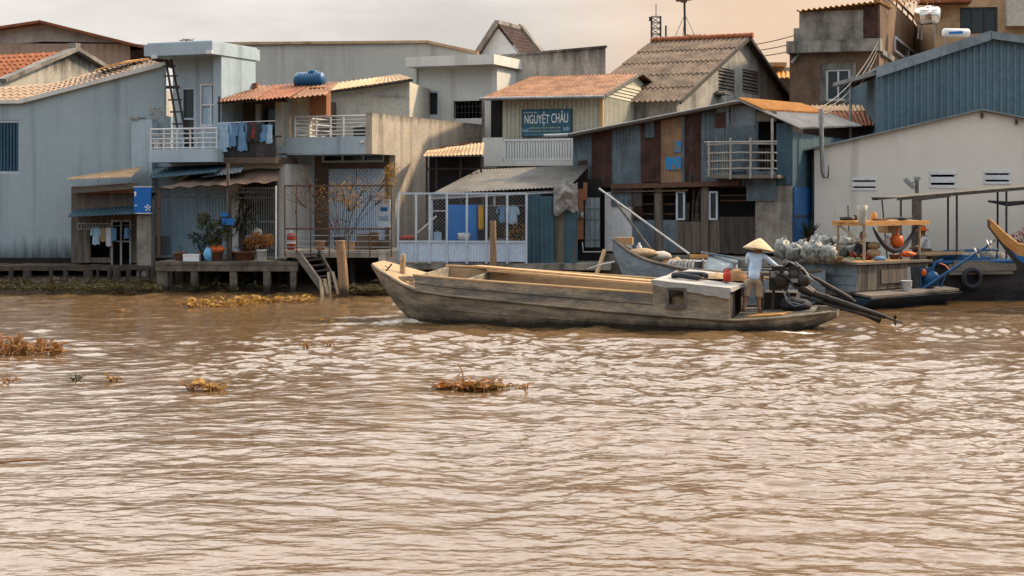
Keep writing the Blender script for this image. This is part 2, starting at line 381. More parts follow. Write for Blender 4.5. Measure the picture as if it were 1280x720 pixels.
defm('paint_patch', (.03,.24,.52), (.20,.19,.15), scale=7, mix=(.5,.62), bump=.02)
defm('wardrobe_blue', (.014,.18,.55), (.012,.15,.48), rough=.45, bump=.02)
defm('prow_blue', (.02,.16,.45), (.015,.12,.36), rough=.5, scale=4)
defm('plastic_lightblue', (.10,.33,.55), rough=.35, bump=.02)
defm('plastic_red', (.48,.035,.015), (.40,.03,.015), rough=.35, bump=.02)
defm('plastic_orange', (.62,.12,.015), (.52,.09,.012), rough=.45, bump=.1)
defm('plastic_white', (.55,.56,.57), rough=.4, bump=.02)
defm('styrofoam', (.66,.68,.70), rough=.9, bump=.1)
defm('sack', (.46,.42,.36), (.33,.30,.26), scale=5, bump=.5, bscale=12, rough=.7)
defm('sack_green', (.075,.085,.07), (.28,.285,.265), scale=7, mix=(.40,.60), bump=.6, bscale=10, rough=.45, spec=.5)
defm('burlap', (.36,.25,.14), (.28,.19,.105), scale=8, bump=.5, bscale=25)
defm('cardboard', (.42,.26,.13), (.36,.215,.11), scale=4, bump=.1)
defm('basket', (.36,.20,.095), (.28,.15,.07), scale=9, bump=.6, bscale=40)
defm('pot_clay', (.20,.085,.045), (.13,.06,.035), scale=4)
defm('net_gray', (.30,.28,.26), (.14,.13,.125), scale=9, bump=.8, bscale=25)
defm('melon', (.20,.23,.11), (.13,.16,.07), scale=6, rough=.5)
defm('engine_blue', (.015,.10,.24), (.012,.07,.17), rough=.45, scale=8)
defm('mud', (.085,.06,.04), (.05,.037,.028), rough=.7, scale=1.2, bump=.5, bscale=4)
defm('ground', (.16,.125,.09), (.11,.09,.07), rough=.95, scale=.3)
M['leaf_green'] = leafmat('leaf_green', (.055,.075,.02), (.11,.10,.025))
M['leaf_dark'] = leafmat('leaf_dark', (.028,.036,.018), (.05,.05,.022))
M['leaf_yellow'] = leafmat('leaf_yellow', (.46,.25,.03), (.30,.17,.03))
M['leaf_brown'] = leafmat('leaf_brown', (.30,.115,.028), (.42,.22,.06))
M['leaf_rust'] = leafmat('leaf_rust', (.30,.095,.022), (.26,.14,.035))
M['petal_red'] = leafmat('petal_red', (.16,.02,.03), (.10,.03,.03))
M['weed'] = leafmat('weed', (.075,.068,.022), (.13,.095,.035))
# ------------------------------------------------------------------ camera, sky, sun
cam_d = bpy.data.cameras.new('camera'); cam = bpy.data.objects.new('camera', cam_d); COL.objects.link(cam)
cam.location = (0, 0, CAMH); cam.rotation_euler = (R(90), 0, 0)
cam_d.sensor_width = 36; cam_d.lens = 36*FPX/1280; cam_d.shift_y = -(360-HOR)/1280; cam_d.clip_end = 6000; cam_d.clip_start = .1
SC.camera = cam
SUN_AZ, SUN_EL = 24.0, 36.0           # degrees from +X towards +Y, and above the horizon
sd = Vector((math.cos(R(SUN_AZ))*math.cos(R(SUN_EL)), math.sin(R(SUN_AZ))*math.cos(R(SUN_EL)), math.sin(R(SUN_EL))))
sl = bpy.data.lights.new('sun', 'SUN'); sl.energy = 5.0; sl.angle = R(4); sl.color = (1, .75, .48)
so = bpy.data.objects.new('sun', sl); COL.objects.link(so); so.rotation_euler = sd.to_track_quat('Z', 'Y').to_euler()
wd = bpy.data.worlds.new('World'); SC.world = wd; wd.use_nodes = True; nt = wd.node_tree; N = nt.nodes; L = nt.links
bg = N['Background']; bg.inputs['Strength'].default_value = .1
sky = N.new('ShaderNodeTexSky'); sky.sky_type = 'NISHITA'; sky.sun_disc = False; sky.sun_elevation = R(SUN_EL); sky.sun_rotation = R(90-SUN_AZ)
sky.dust_density = 3; sky.air_density = 1.2; sky.ozone_density = 2
tc = N.new('ShaderNodeTexCoord'); sep = N.new('ShaderNodeSeparateXYZ'); L.new(tc.outputs['Generated'], sep.inputs[0])
def mr(src, a, b, c=0, d=1):
    r = N.new('ShaderNodeMapRange'); r.interpolation_type = 'SMOOTHSTEP'
    for k, v in zip(('From Min','From Max','To Min','To Max'), (a, b, c, d)): r.inputs[k].default_value = v
    L.new(src, r.inputs['Value']); return r.outputs[0]
def mx(fac, A, B, mode='MIX'):
    x = N.new('ShaderNodeMix'); x.data_type = 'RGBA'; x.blend_type = mode
    if isinstance(fac, (int, float)): x.inputs[0].default_value = fac
    else: L.new(fac, x.inputs[0])
    for v, i in ((A, 6), (B, 7)):
        if isinstance(v, tuple): x.inputs[i].default_value = (*v, 1)
        else: L.new(v, x.inputs[i])
    return x.outputs[2]
# hazy cloud cover: pinkish low over the far bank, grey higher up, thinning to blue sky behind the camera, amber round the sun
cl = mx(mr(sep.outputs['Z'], .10, .36), (7.3, 7.0, 6.6), (30.5, 30.3, 29.6))
mpn = N.new('ShaderNodeMapping'); mpn.inputs['Scale'].default_value = (1.2, 1.2, 4.5); L.new(tc.outputs['Generated'], mpn.inputs['Vector'])
cn = N.new('ShaderNodeTexNoise'); cn.inputs['Scale'].default_value = 2.2; cn.inputs['Detail'].default_value = 7; cn.inputs['Roughness'].default_value = .55; L.new(mpn.outputs[0], cn.inputs['Vector'])
cl = mx(mr(cn.outputs['Fac'], .40, .62), mx(1.0, cl, (.78, .76, .75), 'MULTIPLY'), mx(1.0, cl, (1.06, 1.05, 1.04), 'MULTIPLY'))
dt = N.new('ShaderNodeVectorMath'); dt.operation = 'DOT_PRODUCT'; L.new(tc.outputs['Generated'], dt.inputs[0]); dt.inputs[1].default_value = Vector((.26, .95, .09)).normalized()
cl = mx(mr(dt.outputs['Value'], .958, 1.0, 0, .66), cl, (8.6, 5.5, 3.2))
back = mr(sep.outputs['Y'], -.35, .35, .34, .97)
skb = mx(1.0, sky.outputs[0], (.64, .95, 1.10), 'MULTIPLY')
L.new(mx(back, skb, cl), bg.inputs['Color'])
SC.view_settings.view_transform = 'Standard'; SC.view_settings.look = 'None'; SC.view_settings.exposure = .24; SC.view_settings.gamma = 1
SC.view_settings.use_curve_mapping = False
SC.cycles.max_bounces = 6; SC.cycles.caustics_reflective = False; SC.cycles.caustics_refractive = False

# ------------------------------------------------------------------ river
def noise2(x, y, seed):
    """cheap smooth pseudo-noise from a few long sines, about -1..1"""
    r = np.random.RandomState(seed); out = np.zeros_like(x)
    for k in range(7):
        a = r.uniform(0, 2*np.pi); f = r.uniform(.5, 1.6)
        out += np.sin((x*np.cos(a) + y*np.sin(a))*f + r.uniform(0, 6.28))
    return out/3.2
BOAT = Fr(0, 0, 16, heel=2.7, origin=(1.91, 37.93, 0))
def river():
    ys = [-80, -40, -15, 0, 5, 7.5]; y = 9.0
    while y < 57: ys.append(y); y += max(.02, y*y/5900*.48)
    ys += [58, 64]
    t = np.concatenate([-np.array([9, 5, 3, 2, 1.4, 1, .7, .55, .46, .42]), np.linspace(-.39, .39, 860), np.array([.42, .46, .55, .7, 1, 1.4, 2, 3, 5, 9])])
    ys = np.array(ys); dy = np.gradient(ys); Yg, Tg = np.meshgrid(ys, t, indexing='ij'); DY = np.repeat(dy[:, None], len(t), 1)
    X = Tg*np.maximum(Yg, 8); r = np.random.RandomState(5); h = np.zeros_like(X)
    patch = .46 + .60*np.clip(.5 + .75*noise2(X*.42, Yg*.30, 21) + .35*noise2(X*1.3, Yg*1.1, 8), 0, 1.15)
    n = 125; lam = np.exp(r.uniform(np.log(.13), np.log(1.9), n)); th = np.pi/2 + r.normal(0, .72, n)
    wx = X + .5*noise2(X*.8, Yg*.8, 3); wy = Yg + .42*noise2(X*.9, Yg*.7, 4) + .08*noise2(X*2.6, Yg*2.2, 14)
    for i in range(n):
        s = .158/np.sqrt(n)*np.sqrt(2)*(1.25 if lam[i] < 1.1 else .55); a = s*lam[i]/(2*np.pi); k = 2*np.pi/lam[i]
        ly = lam[i]/max(.35, abs(np.sin(th[i]))); att = np.clip((ly/DY - 1.8)/1.3, 0, 1)
        ph = k*(np.cos(th[i])*wx + np.sin(th[i])*wy) + r.uniform(0, 6.28)
        w = np.sin(ph); w = .5*w + .5*(1 - 2*np.abs(np.sin(ph/2))**.9) if lam[i] < 1.6 else w
        h += a*w*att*(patch if lam[i] < 1.8 else 1)
    h *= 1 + .95*np.clip((Yg-22)/24, 0, 1)          # choppier towards the busy far bank
    # wake of the moving boat: swell along its side and behind the stern
    dx = X - BOAT.O.x; dyy = Yg - BOAT.O.y
    u = dx*BOAT.ex.x + dyy*BOAT.ex.y; v = dx*BOAT.ey.x + dyy*BOAT.ey.y
    bm = np.exp(-((u+4.2)/.7)**2 - ((np.abs(v)-.7)/.45)**2)*.10
    side = np.where((u > -5) & (u < 12), 1, 0)*np.exp(-((-v - 1.55 - .22*np.maximum(u+4, 0)*.35)/.45)**2)*.05*np.sin(u*2.1+.6)
    st = np.exp(-((u-7.6)/2.2)**2 - (v/1.5)**2)*.05*np.sin(u*4.2+v*1.5)
    h += bm + side + st
    h += np.exp(-((u-9.5)/4.5)**2 - ((v)/2.2)**2)*.03*(np.sin(u*7+v*3)*np.sin(v*6-u*2)+.5*np.sin(u*13-v*5))
    inside = (np.abs(v) < 1.3) & (u > -4.0) & (u < 4.6); h = np.where(inside, np.minimum(h, -.02), h)
    # foam: bow splash, froth along the hull and the churned water behind the propeller
    nz = np.random.RandomState(2).rand(*X.shape)*.5 + .5*np.clip(.5 + .8*noise2(X*6, Yg*5, 31), 0, 1)
    fo = np.exp(-((u+4.0)/.75)**2 - ((-v-.95)/.42)**2)*1.25
    fo += np.where((u > -4) & (u < 5.5), 1, 0)*np.exp(-((-v-1.72)/.16)**2)*.55*np.clip(.4+noise2(X*2.2, Yg*2, 77), 0, 1)
    fo += np.exp(-((u-4.9)/1.0)**2 - ((v+1.35)/.30)**2)*1.2
    fo += np.exp(-((u-7.0)/1.6)**2 - ((v+.2)/.8)**2)*.55 + np.where(u > 7, 1, 0)*np.exp(-((v-.1)/(.6+.07*np.maximum(u-7, 0)))**2)*np.exp(-np.maximum(u-7, 0)/7)*.36
    foam = np.clip(fo*.62, 0, 1)
    ny, nx = X.shape; co = np.stack([X, Yg, h], -1).reshape(-1, 3)
    idx = np.arange(ny*nx).reshape(ny, nx); q = np.stack([idx[:-1, :-1], idx[:-1, 1:], idx[1:, 1:], idx[1:, :-1]], -1).reshape(-1, 4)
    me = bpy.data.meshes.new('river_water'); me.vertices.add(len(co)); me.vertices.foreach_set('co', co.ravel())
    me.loops.add(q.size); me.loops.foreach_set('vertex_index', q.ravel()); me.polygons.add(len(q)); me.polygons.foreach_set('loop_start', np.arange(0, q.size, 4))
    me.polygons.foreach_set('use_smooth', np.ones(len(q), bool)); me.update(calc_edges=True)
    at = me.attributes.new('foam', 'FLOAT', 'POINT'); at.data.foreach_set('value', foam.ravel().astype(np.float32))
    m = bpy.data.materials.new('river_water'); m.use_nodes = True; nt = m.node_tree; N = nt.nodes; L = nt.links; b = N['Principled BSDF']
    b.inputs['Roughness'].default_value = .07; b.inputs['IOR'].default_value = 1.33; b.inputs['Specular IOR Level'].default_value = .5
    tcw = N.new('ShaderNodeTexCoord'); nm = N.new('ShaderNodeTexNoise'); nm.inputs['Scale'].default_value = .25; nm.inputs['Detail'].default_value = 3; L.new(tcw.outputs['Object'], nm.inputs['Vector'])
    cr = N.new('ShaderNodeMix'); cr.data_type = 'RGBA'; cr.inputs[6].default_value = (.135, .080, .036, 1); cr.inputs[7].default_value = (.105, .063, .029, 1); L.new(nm.outputs['Fac'], cr.inputs[0])
    fa = N.new('ShaderNodeAttribute'); fa.attribute_name = 'foam'
    fn = N.new('ShaderNodeTexNoise'); fn.inputs['Scale'].default_value = 5; fn.inputs['Detail'].default_value = 9; fn.inputs['Roughness'].default_value = .75; fn.inputs['Distortion'].default_value = .8; L.new(tcw.outputs['Object'], fn.inputs['Vector'])
    fm = N.new('ShaderNodeMath'); fm.operation = 'MULTIPLY_ADD'; L.new(fa.outputs['Fac'], fm.inputs[0]); fm.inputs[1].default_value = 1.0
    fs = N.new('ShaderNodeMath'); fs.operation = 'SUBTRACT'; L.new(fn.outputs['Fac'], fs.inputs[0]); fs.inputs[1].default_value = .98; L.new(fs.outputs[0], fm.inputs[2])
    fc = N.new('ShaderNodeMath'); fc.operation = 'MULTIPLY'; fc.use_clamp = True; L.new(fm.outputs[0], fc.inputs[0]); fc.inputs[1].default_value = 3.2
    c2 = N.new('ShaderNodeMix'); c2.data_type = 'RGBA'; L.new(fc.outputs[0], c2.inputs[0]); L.new(cr.outputs[2], c2.inputs[6]); c2.inputs[7].default_value = (.72, .68, .62, 1)
    L.new(c2.outputs[2], b.inputs['Base Color'])
    rr = N.new('ShaderNodeMapRange'); L.new(fc.outputs[0], rr.inputs['Value']); rr.inputs['To Min'].default_value = .07; rr.inputs['To Max'].default_value = .7; L.new(rr.outputs[0], b.inputs['Roughness'])
    prev = None
    for sc_, st, dist, det in (((1.1, 2.6, 1), .5, .035, 3), ((3.6, 7.0, 1), .5, .022, 4), ((8, 14, 1), .3, .006, 3)):
        mp = N.new('ShaderNodeMapping'); mp.inputs['Scale'].default_value = sc_; mp.inputs['Rotation'].default_value = (0, 0, R(rnd.uniform(-8, 8))); L.new(tcw.outputs['Object'], mp.inputs['Vector'])
        nn = N.new('ShaderNodeTexNoise'); nn.inputs['Scale'].default_value = 1; nn.inputs['Detail'].default_value = det; nn.inputs['Distortion'].default_value = .6; L.new(mp.outputs[0], nn.inputs['Vector'])
        bp = N.new('ShaderNodeBump'); bp.inputs['Strength'].default_value = st; bp.inputs['Distance'].default_value = dist; L.new(nn.outputs['Fac'], bp.inputs['Height'])
        if prev: L.new(prev.outputs[0], bp.inputs['Normal'])
        prev = bp
    L.new(prev.outputs[0], b.inputs['Normal'])
    me.materials.append(m); o = bpy.data.objects.new('river_water', me); COL.objects.link(o)
    tag(o, 'brown choppy river water reflecting the pale sky', 'river', kind='structure')
river()

# ------------------------------------------------------------------ bank and ground
def bank():
    mb = MB(); xs = [-600, -200, -80, -40] + [-24+.8*i for i in range(61)] + [40, 80, 200, 600]
    ys = [49.2, 50.2, 51, 51.8, 52.8, 54, 56, 60, 70, 100, 300, 3000]; zs = [-.5, -.12, .12, .3, .5, .62, .72, .8, .8, .8, .8, .8]
    vs = []
    for j, y in enumerate(ys):
        for x in xs:
            z = zs[j] + (.13*noise.noise(Vector((x*.7, y*.9, 0))) if 0 < j < 7 else 0)
            vs.append((x, y + (.5*noise.noise(Vector((x*.3, 4, 1))) if j < 5 else 0), z))
    n = len(xs); fs = [(j*n+i, j*n+i+1, (j+1)*n+i+1, (j+1)*n+i) for j in range(len(ys)-1) for i in range(n-1)]
    mb.add(vs, fs, True); o = mb.build('river_bank_ground', M['mud']); tag(o, 'dark muddy river bank rising behind the stilts', 'ground', kind='structure')
bank()
# ------------------------------------------------------------------ boats
def sub(fr, l, th=None, heel=0):
    f = Fr(0, 0, origin=fr.world((l[0], l[1], l[2] + l[1]*math.tan(R(fr.heel)))))
    t = math.degrees(fr.th) if th is None else th
    g = Fr(0, 0, t, heel=heel, origin=f.O); return g
def lerp_tab(tab, x):
    if x <= tab[0][0]: return tab[0][1:]
    for a, b in zip(tab, tab[1:]):
        if x <= b[0]:
            k = (x-a[0])/(b[0]-a[0]); return tuple(p + (q-p)*k for p, q in zip(a[1:], b[1:]))
    return tab[-1][1:]
def hull_mesh(tab, n=60, jit=.012, t=.05):
    """tab rows: x, half beam at the rail, rail height, half beam at the chine, chine height. Open shell with thickness"""
    x0, x1 = tab[0][0], tab[-1][0]; mb = MB()
    def prof(x, inn):
        hb, zr, hc, zc = lerp_tab(tab, x); j = jit*noise.noise(Vector((x*1.7, 3.3, 0)))
        hb -= inn; hc = max(.02, hc-inn); zc += inn*.9
        pts = []
        for k in range(6):
            q = k/5; y = hc + (hb-hc)*math.sin(q*math.pi/2)**.9; z = zc + (zr-zc)*q; pts.append((y+j, z))
        return pts
    for inn in (0, t):
        rows = []
        for i in range(n+1):
            x = x0 + (x1-x0)*i/n; pr = prof(x, inn)
            rows.append([(x, -y, z) for y, z in reversed(pr)] + [(x, y, z) for y, z in pr])
        m = 12; vs = [p for r in rows for p in r]
        fs = [(i*m+k, i*m+k+1, (i+1)*m+k+1, (i+1)*m+k) for i in range(n) for k in range(m-1)]
        if inn: fs = [tuple(reversed(f)) for f in fs]
        mb.add(vs, [tuple(reversed(f)) for f in fs], False)
        if not inn: mb.add(rows[0], [tuple(range(m))]); mb.add(rows[-1], [tuple(reversed(range(m)))])
    for i in range(n):                                   # top edge
        for sgn in (-1, 1):
            q = []
            for k in (i, i+1):
                x = x0 + (x1-x0)*k/n; hb, zr, _, _ = lerp_tab(tab, x); j = jit*noise.noise(Vector((x*1.7, 3.3, 0)))
                q += [(x, sgn*(hb+j), zr), (x, sgn*(hb+j-t), zr)]
            mb.add(q, [(0,1,3,2)] if sgn < 0 else [(0,2,3,1)])
    return mb
def strip(tab, x0, x1, fy, fz0, fz1, t, n=40):
    """a board standing along the side between two height curves"""
    mb = MB(); vs = []
    for i in range(n+1):
        x = x0 + (x1-x0)*i/n; y = fy(x); d = -t if y > 0 else t
        vs += [(x, y, fz0(x)), (x, y, fz1(x)), (x, y+d, fz1(x)), (x, y+d, fz0(x))]
    fs = []
    for i in range(n):
        a, b = 4*i, 4*i+4
        for k in range(4):
            f = (a+k, a+(k+1) % 4, b+(k+1) % 4, b+k); fs.append(f)
    fs += [(3,2,1,0), (4*n, 4*n+1, 4*n+2, 4*n+3)]
    return mb.add(vs, fs)
B = BOAT
HT = [(-5.42,.42,1.33,.30,1.20),(-5.1,.66,1.20,.45,.80),(-4.7,.94,1.05,.62,.33),(-4.35,1.12,.92,.78,.08),(-4.0,1.26,.80,.92,-.1),(-3.2,1.42,.72,1.12,-.28),(-2.3,1.5,.66,1.22,-.32),
      (0,1.55,.49,1.28,-.34),(1.8,1.55,.37,1.28,-.34),(3.5,1.46,.27,1.18,-.32),(4.4,1.2,.31,.92,-.25),(5.2,.78,.36,.55,.02),(5.72,.40,.40,.28,.24)]
hb = lambda x: lerp_tab(HT, x)[0]; rz = lambda x: lerp_tab(HT, x)[1]
GT = [(-4.0,1.14),(-2.3,1.05),(0,.93),(1.8,.83),(3.5,.72)]; gz = lambda x: lerp_tab(GT, x)[0]
boat = thing('cargo_sampan', 'long weathered wooden cargo boat under way, steered by the person in the cone hat', 'boat', B)
hull_mesh(HT, 70).build('hull', M['hull_lower'], boat)
for s_ in (-1, 1):
    p_ = strip(HT, -4.0, 1.8, lambda x: s_*(hb(x)+.012), lambda x: rz(x)-.03, gz, .05).build('side_board', M['hull_old'], boat)
    mb = strip(HT, -3.95, 1.74, lambda x: s_*(hb(x)-.045), lambda x: rz(x)-.02, lambda x: gz(x)-.01, .02); mb.build('lining', M['wood_deck'], p_)
    mb = MB(); mb.path([(x, s_*(hb(x)-.02), gz(x)+.02) for x in np.linspace(-4.05, 1.8, 24)], .035, 6); mb.build('gunwale', M['wood_fresh'], p_)
    mb = MB(); mb.path([(x, s_*(hb(x)+.02), rz(x)+.0) for x in np.linspace(-5.35, 5.6, 50)], .035, 6); mb.build('rub_rail', M['hull_lower'], boat)
for s_ in (-1, 1):
    for k in (.34, .66):
        mb = MB(); mb.path([(x, s_*(lerp_tab(HT,x)[2]+(hb(x)-lerp_tab(HT,x)[2])*math.sin(k*math.pi/2)**.9+.008), lerp_tab(HT,x)[3]+(rz(x)-lerp_tab(HT,x)[3])*k) for x in np.linspace(-5.1,5.4,44)], .012, 5); mb.build('plank_seam', M['hull_lower'], boat)
    mb = MB(); mb.path([(x, s_*(hb(x)+.016), rz(x)+(gz(x)-rz(x))*.5) for x in np.linspace(-3.98,1.76,24)], .009, 5); mb.build('plank_seam', M['wood_dark'], boat)
mb = MB()                                                # foredeck: planks running fore and aft
for k in range(9):
    for sx in np.linspace(-5.40, -4.02, 9)[:-1]:
        a, b = sx, sx+.1735
        f0, f1 = -1+2*k/9, -1+2*(k+1)/9; g = .006
        mb.prism([(a, f0*(hb(a)-.03)+g, rz(a)+.03), (b, f0*(hb(b)-.03)+g, rz(b)+.03), (b, f1*(hb(b)-.03)-g, rz(b)+.03), (a, f1*(hb(a)-.03)-g, rz(a)+.03)], (0,0,-.04))
mb.build('foredeck', M['wood_deck'], boat)
for x, top in ((-4.0, 1.14), (-3.0, 1.0), (.1, .62)):
    _, zr_, hc_, zc_ = lerp_tab(HT, x); mb = MB(); mb.prism([(x,-hc_+.12,zc_+.12),(x,hc_-.12,zc_+.12),(x,hb(x)-.08,zr_),(x,hb(x)-.08,top),(x,-hb(x)+.08,top),(x,-hb(x)+.08,zr_)], (.05,0,0)); mb.build('bulkhead', M['hull_old'], boat)
mb = MB(); mb.box(-3.9, 3.4, -1.0, 1.0, -.02, .03); mb.build('hold_floor', M['wood_grey'], boat)
mb = MB(); mb.path([(-4.72, -.1, 1.0), (-4.72, -.1, 1.38), (-4.70, -.1, 1.5), (-4.69, -.1, 1.56)], [.075, .075, .07, .045], 8); mb.build('mooring_post', M['wood_deck'], boat)
mb = MB(); mb.path([(-5.0, -.55, 1.16), (-4.85, -.5, 1.35)], .02, 5); mb.path([(-5.05, -.42, 1.3), (-4.9, -.62, 1.27)], .015, 5); mb.build('cleat', M['steel_dark'], boat)
# cabin
cb = MB(); nx0, nx1 = 1.76, 3.46
zt = lambda x: 1.13 - (x-1.76)*.09
w0, w1, wz0, wz1 = 2.12, 2.47, .60, .95
for a, b, lo, hi in ((nx0, w0, None, None), (w0, w1, None, wz0), (w0, w1, wz1, None), (w1, nx1, None, None)):
    q = [(a, lo if lo else rz(a)-.02), (b, lo if lo else rz(b)-.02), (b, hi if hi else zt(b)), (a, hi if hi else zt(a))]
    cb.prism([(x, -hb(x)-.014, z) for x, z in q], (0, .05, 0))
cb.box(nx0, nx0+.05, -1.45, 1.45, .0, 1.1)
cab = cb.build('cabin', M['cabin_board'], boat)
for y0, y1 in ((-1.44, -.55), (.45, 1.44)): mb = MB(); mb.box(3.42, 3.46, y0, y1, .05, .96); mb.build('end_board', M['wood_dark'], cab)
mb = MB(); mb.box(nx0, 3.46, 1.42, 1.46, .2, 1.08); mb.build('far_wall', M['cabin_board'], cab)
mb = MB(); g = .045
for a, b, c, d in ((w0-g, w1+g, wz1, wz1+g), (w0-g*1.6, w1+g, wz0-.075, wz0), (w0-g, w0, wz0, wz1), (w1, w1+g, wz0, wz1)): mb.box(a, b, -1.60, -1.565, c, d)
mb.build('window', M['wood_grey'], cab)
mb = MB()                                                # roof: boards under a stiff grey sheet with a folded skirt
def roofp(u, v):
    x = 1.72 + u*1.78 + v*.36; y = -1.55 + v*3.0
    return Vector((x, y, zt(x)+.03 + .012*noise.noise(Vector((x*3, y*2, 0)))))
top = [roofp(i/16, j/10) for j in range(11) for i in range(17)]
fs = [(j*17+i, j*17+i+1, (j+1)*17+i+1, (j+1)*17+i) for j in range(10) for i in range(16)]
mb.add(top, fs, True); mb.add([p - Vector((0,0,.03)) for p in top], [tuple(reversed(f)) for f in fs])
edge = [roofp(i/16, 0) for i in range(17)]; low = [e + Vector((0, -.02-.015*math.sin(i*1.3), -.12-.13*i/16+.012*math.sin(i*2.1))) for i, e in enumerate(edge)]
mb.add(edge+low+[p+Vector((0,.02,0)) for p in low]+[p+Vector((0,.02,0)) for p in edge], [(17+i, 18+i, i+1, i) for i in range(16)] + [(34+i, 51+i, 52+i, 35+i) for i in range(16)], True)
ed2 = [roofp(1, j/10) for j in range(11)]; lo2 = [e + Vector((.012, 0, -.085-.012*math.sin(j*1.7))) for j, e in enumerate(ed2)]
mb.add(ed2+lo2, [(11+i, 12+i, i+1, i) for i in range(10)]); mb.add([v-Vector((.02,0,0)) for v in ed2+lo2], [(i, i+1, 12+i, 11+i) for i in range(10)])
mb.build('cabin_roof', M['tarp_grey'], cab)
mb = MB()                                                # stern deck
for k in range(5):
    y0 = -1.15+k*.44; mb.prism([(3.5, y0, .25), (5.2, y0*.62, .34), (5.2, (y0+.42)*.62, .34), (3.5, y0+.42, .25)], (0,0,.035))
mb.build('stern_deck', M['wood_grey'], boat)
mb = MB(); mb.prism([(3.78, -1.12, .30), (4.55, -.92, .345), (4.75, -.45, .352), (4.0, -.6, .31)], (0,0,.03)); mb.build('deck_board', M['wood_orange'], boat)
mb = MB(); mb.box(4.0, 4.75, .35, 1.0, .3, .72); mb.build('stern_locker', M['wood_dark'], boat)
mb = MB(); mb.bar((4.0, .1, .3), (4.0, .1, 1.15), .05); mb.build('stern_post', M['wood_dark'], boat)

def boat_item(mb, name, m, label, cat, l, fr=B, th=None, group=None):
    f = sub(fr, l, th); return wsolo(mb, f, name, m, label, cat, group)
# loose long planks over the hold
for k, (ax, ay, az, bx, by, bz, w, lab) in enumerate((
    (-3.35, 1.50, 1.13, 1.74, -.85, .935, .34, 'upper of two long pale planks lying diagonally over the open hold'),
    (-2.9, 1.15, 1.07, 1.74, -1.22, .91, .2, 'narrower pale plank lying under the upper plank along the near rail'))):
    mb = MB(); mb.bar((0, 0, 0), (bx-ax, by-ay, bz-az), w, .05); boat_item(mb, 'plank', M['wood_fresh'], lab, 'plank', (ax, ay, az), group='planks over the hold of the sampan')
mb = MB()
for k in range(14):
    a = rnd.uniform(0, 6.28); pts = []
    r_ = rnd.uniform(.1, .24)
    for i in range(9): t = a + i*.7; pts.append((r_*math.cos(t)*1.3 + rnd.uniform(-.03, .03), r_*math.sin(t) + rnd.uniform(-.03, .03), .02+.012*k*.6+rnd.uniform(0, .02)))
    mb.path(pts, .011, 5)
boat_item(mb, 'rope_coil', M['bamboo'], 'loose tan rope coil on the foredeck behind the short mooring post', 'rope', (-4.35, -.72, .95))
# things on the cabin roof
zr = lambda x: zt(x)+.05
mb = MB()
mb.path([(.30*math.cos(t)*(1.25), .22*math.sin(t), .06+.03*math.sin(2*t)) for t in np.linspace(0, 5.6, 22)], [.06]*21+[.03], 8)
mb.path([(.2*math.cos(t)*(1.25), .13*math.sin(t), .12) for t in np.linspace(.5, 5.9, 18)], .04, 7)
boat_item(mb, 'hose_coil', M['cloth_dark'], 'black rubber hose coiled in a flat heap on the cabin roof', 'hose', (2.45, -.75, zr(2.45)))
def cloth_heap(sx, sy, sz, seed):
    mb = MB(); mb.grid(lambda u, v: ((u-.5)*sx, (v-.5)*sy, sz*(1-abs(2*u-1)**3)*(1-abs(2*v-1)**3)*(.6+.7*noise.noise(Vector((u*4, v*4, seed)))) ), 18, 14)
    n = len(mb.v); mb.add([(x, y, -.005) for x, y, z in mb.v[:n]], [tuple(reversed(f)) for f in mb.f[:]]); return mb
boat_item(cloth_heap(.75, .8, .16, 4), 'burlap_cloth', M['burlap'], 'tan burlap cloth spread on the cabin roof behind the black hose', 'cloth', (2.85, -.15, zr(2.85)))
can = thing('water_can', 'red plastic water can with a lid on the cabin roof', 'can', sub(B, (3.28, -.62, zr(3.28))))
mb = MB(); mb.lathe((0,0,0), [(.075,0),(.088,.015),(.088,.18),(.075,.205),(.05,.235)], 16); mb.build('body', M['plastic_red'], can)
mb = MB(); mb.lathe((0,0,.232), [(.055,0),(.055,.035),(.045,.045),(0,.047)], 12); mb.path([(-.09,0,.2),(-.07,0,.28),(0,0,.31),(.07,0,.28),(.09,0,.2)], .009, 6); mb.build('lid', M['plastic_red'], can)
mb = MB(); mb.blob((0,0,.11), (.22,.2,.15), .3, 2.5, 3); boat_item(mb, 'cloth_bundle', M['cloth_dark'], 'dark cloth bundle on the cabin roof between the red can and the woven basket', 'bundle', (3.30, .25, zr(3.3)))
mb = MB(); mb.lathe((0,0,0), [(.27,0),(.26,.05),(.22,.14),(.14,.22),(.06,.26),(0,.27)], 18); boat_item(mb, 'woven_basket', M['basket'], 'brown woven basket upturned on the cabin roof beside the person', 'basket', (3.42, -.15, zr(3.42)))
mb = MB(); mb.blob((0,0,.2), (.13,.11,.24), .25, 2.2, 9); mb.path([(-.05,0,.4),(-.02,0,.5),(.03,0,.5),(.05,0,.4)], .012, 6); boat_item(mb, 'plastic_bag', M['plastic_lightblue'], 'bright blue plastic bag on the cabin roof behind the person', 'bag', (3.72, .62, zr(3.72)))
mb = MB(); mb.bar((0,0,0), (.75,.1,-.03), .2, .05); boat_item(mb, 'wood_board', M['wood_orange'], 'short reddish board across the cabin roof at the waist of the person', 'board', (3.35, .5, zr(3.5)+.03))
mb = MB(); mb.blob((0,0,.14), (.3,.34,.2), .2, 2, 12); boat_item(mb, 'sack', M['burlap'], 'tan sack stowed inside the cabin, seen through its little window', 'sack', (2.32, -1.1, .48))

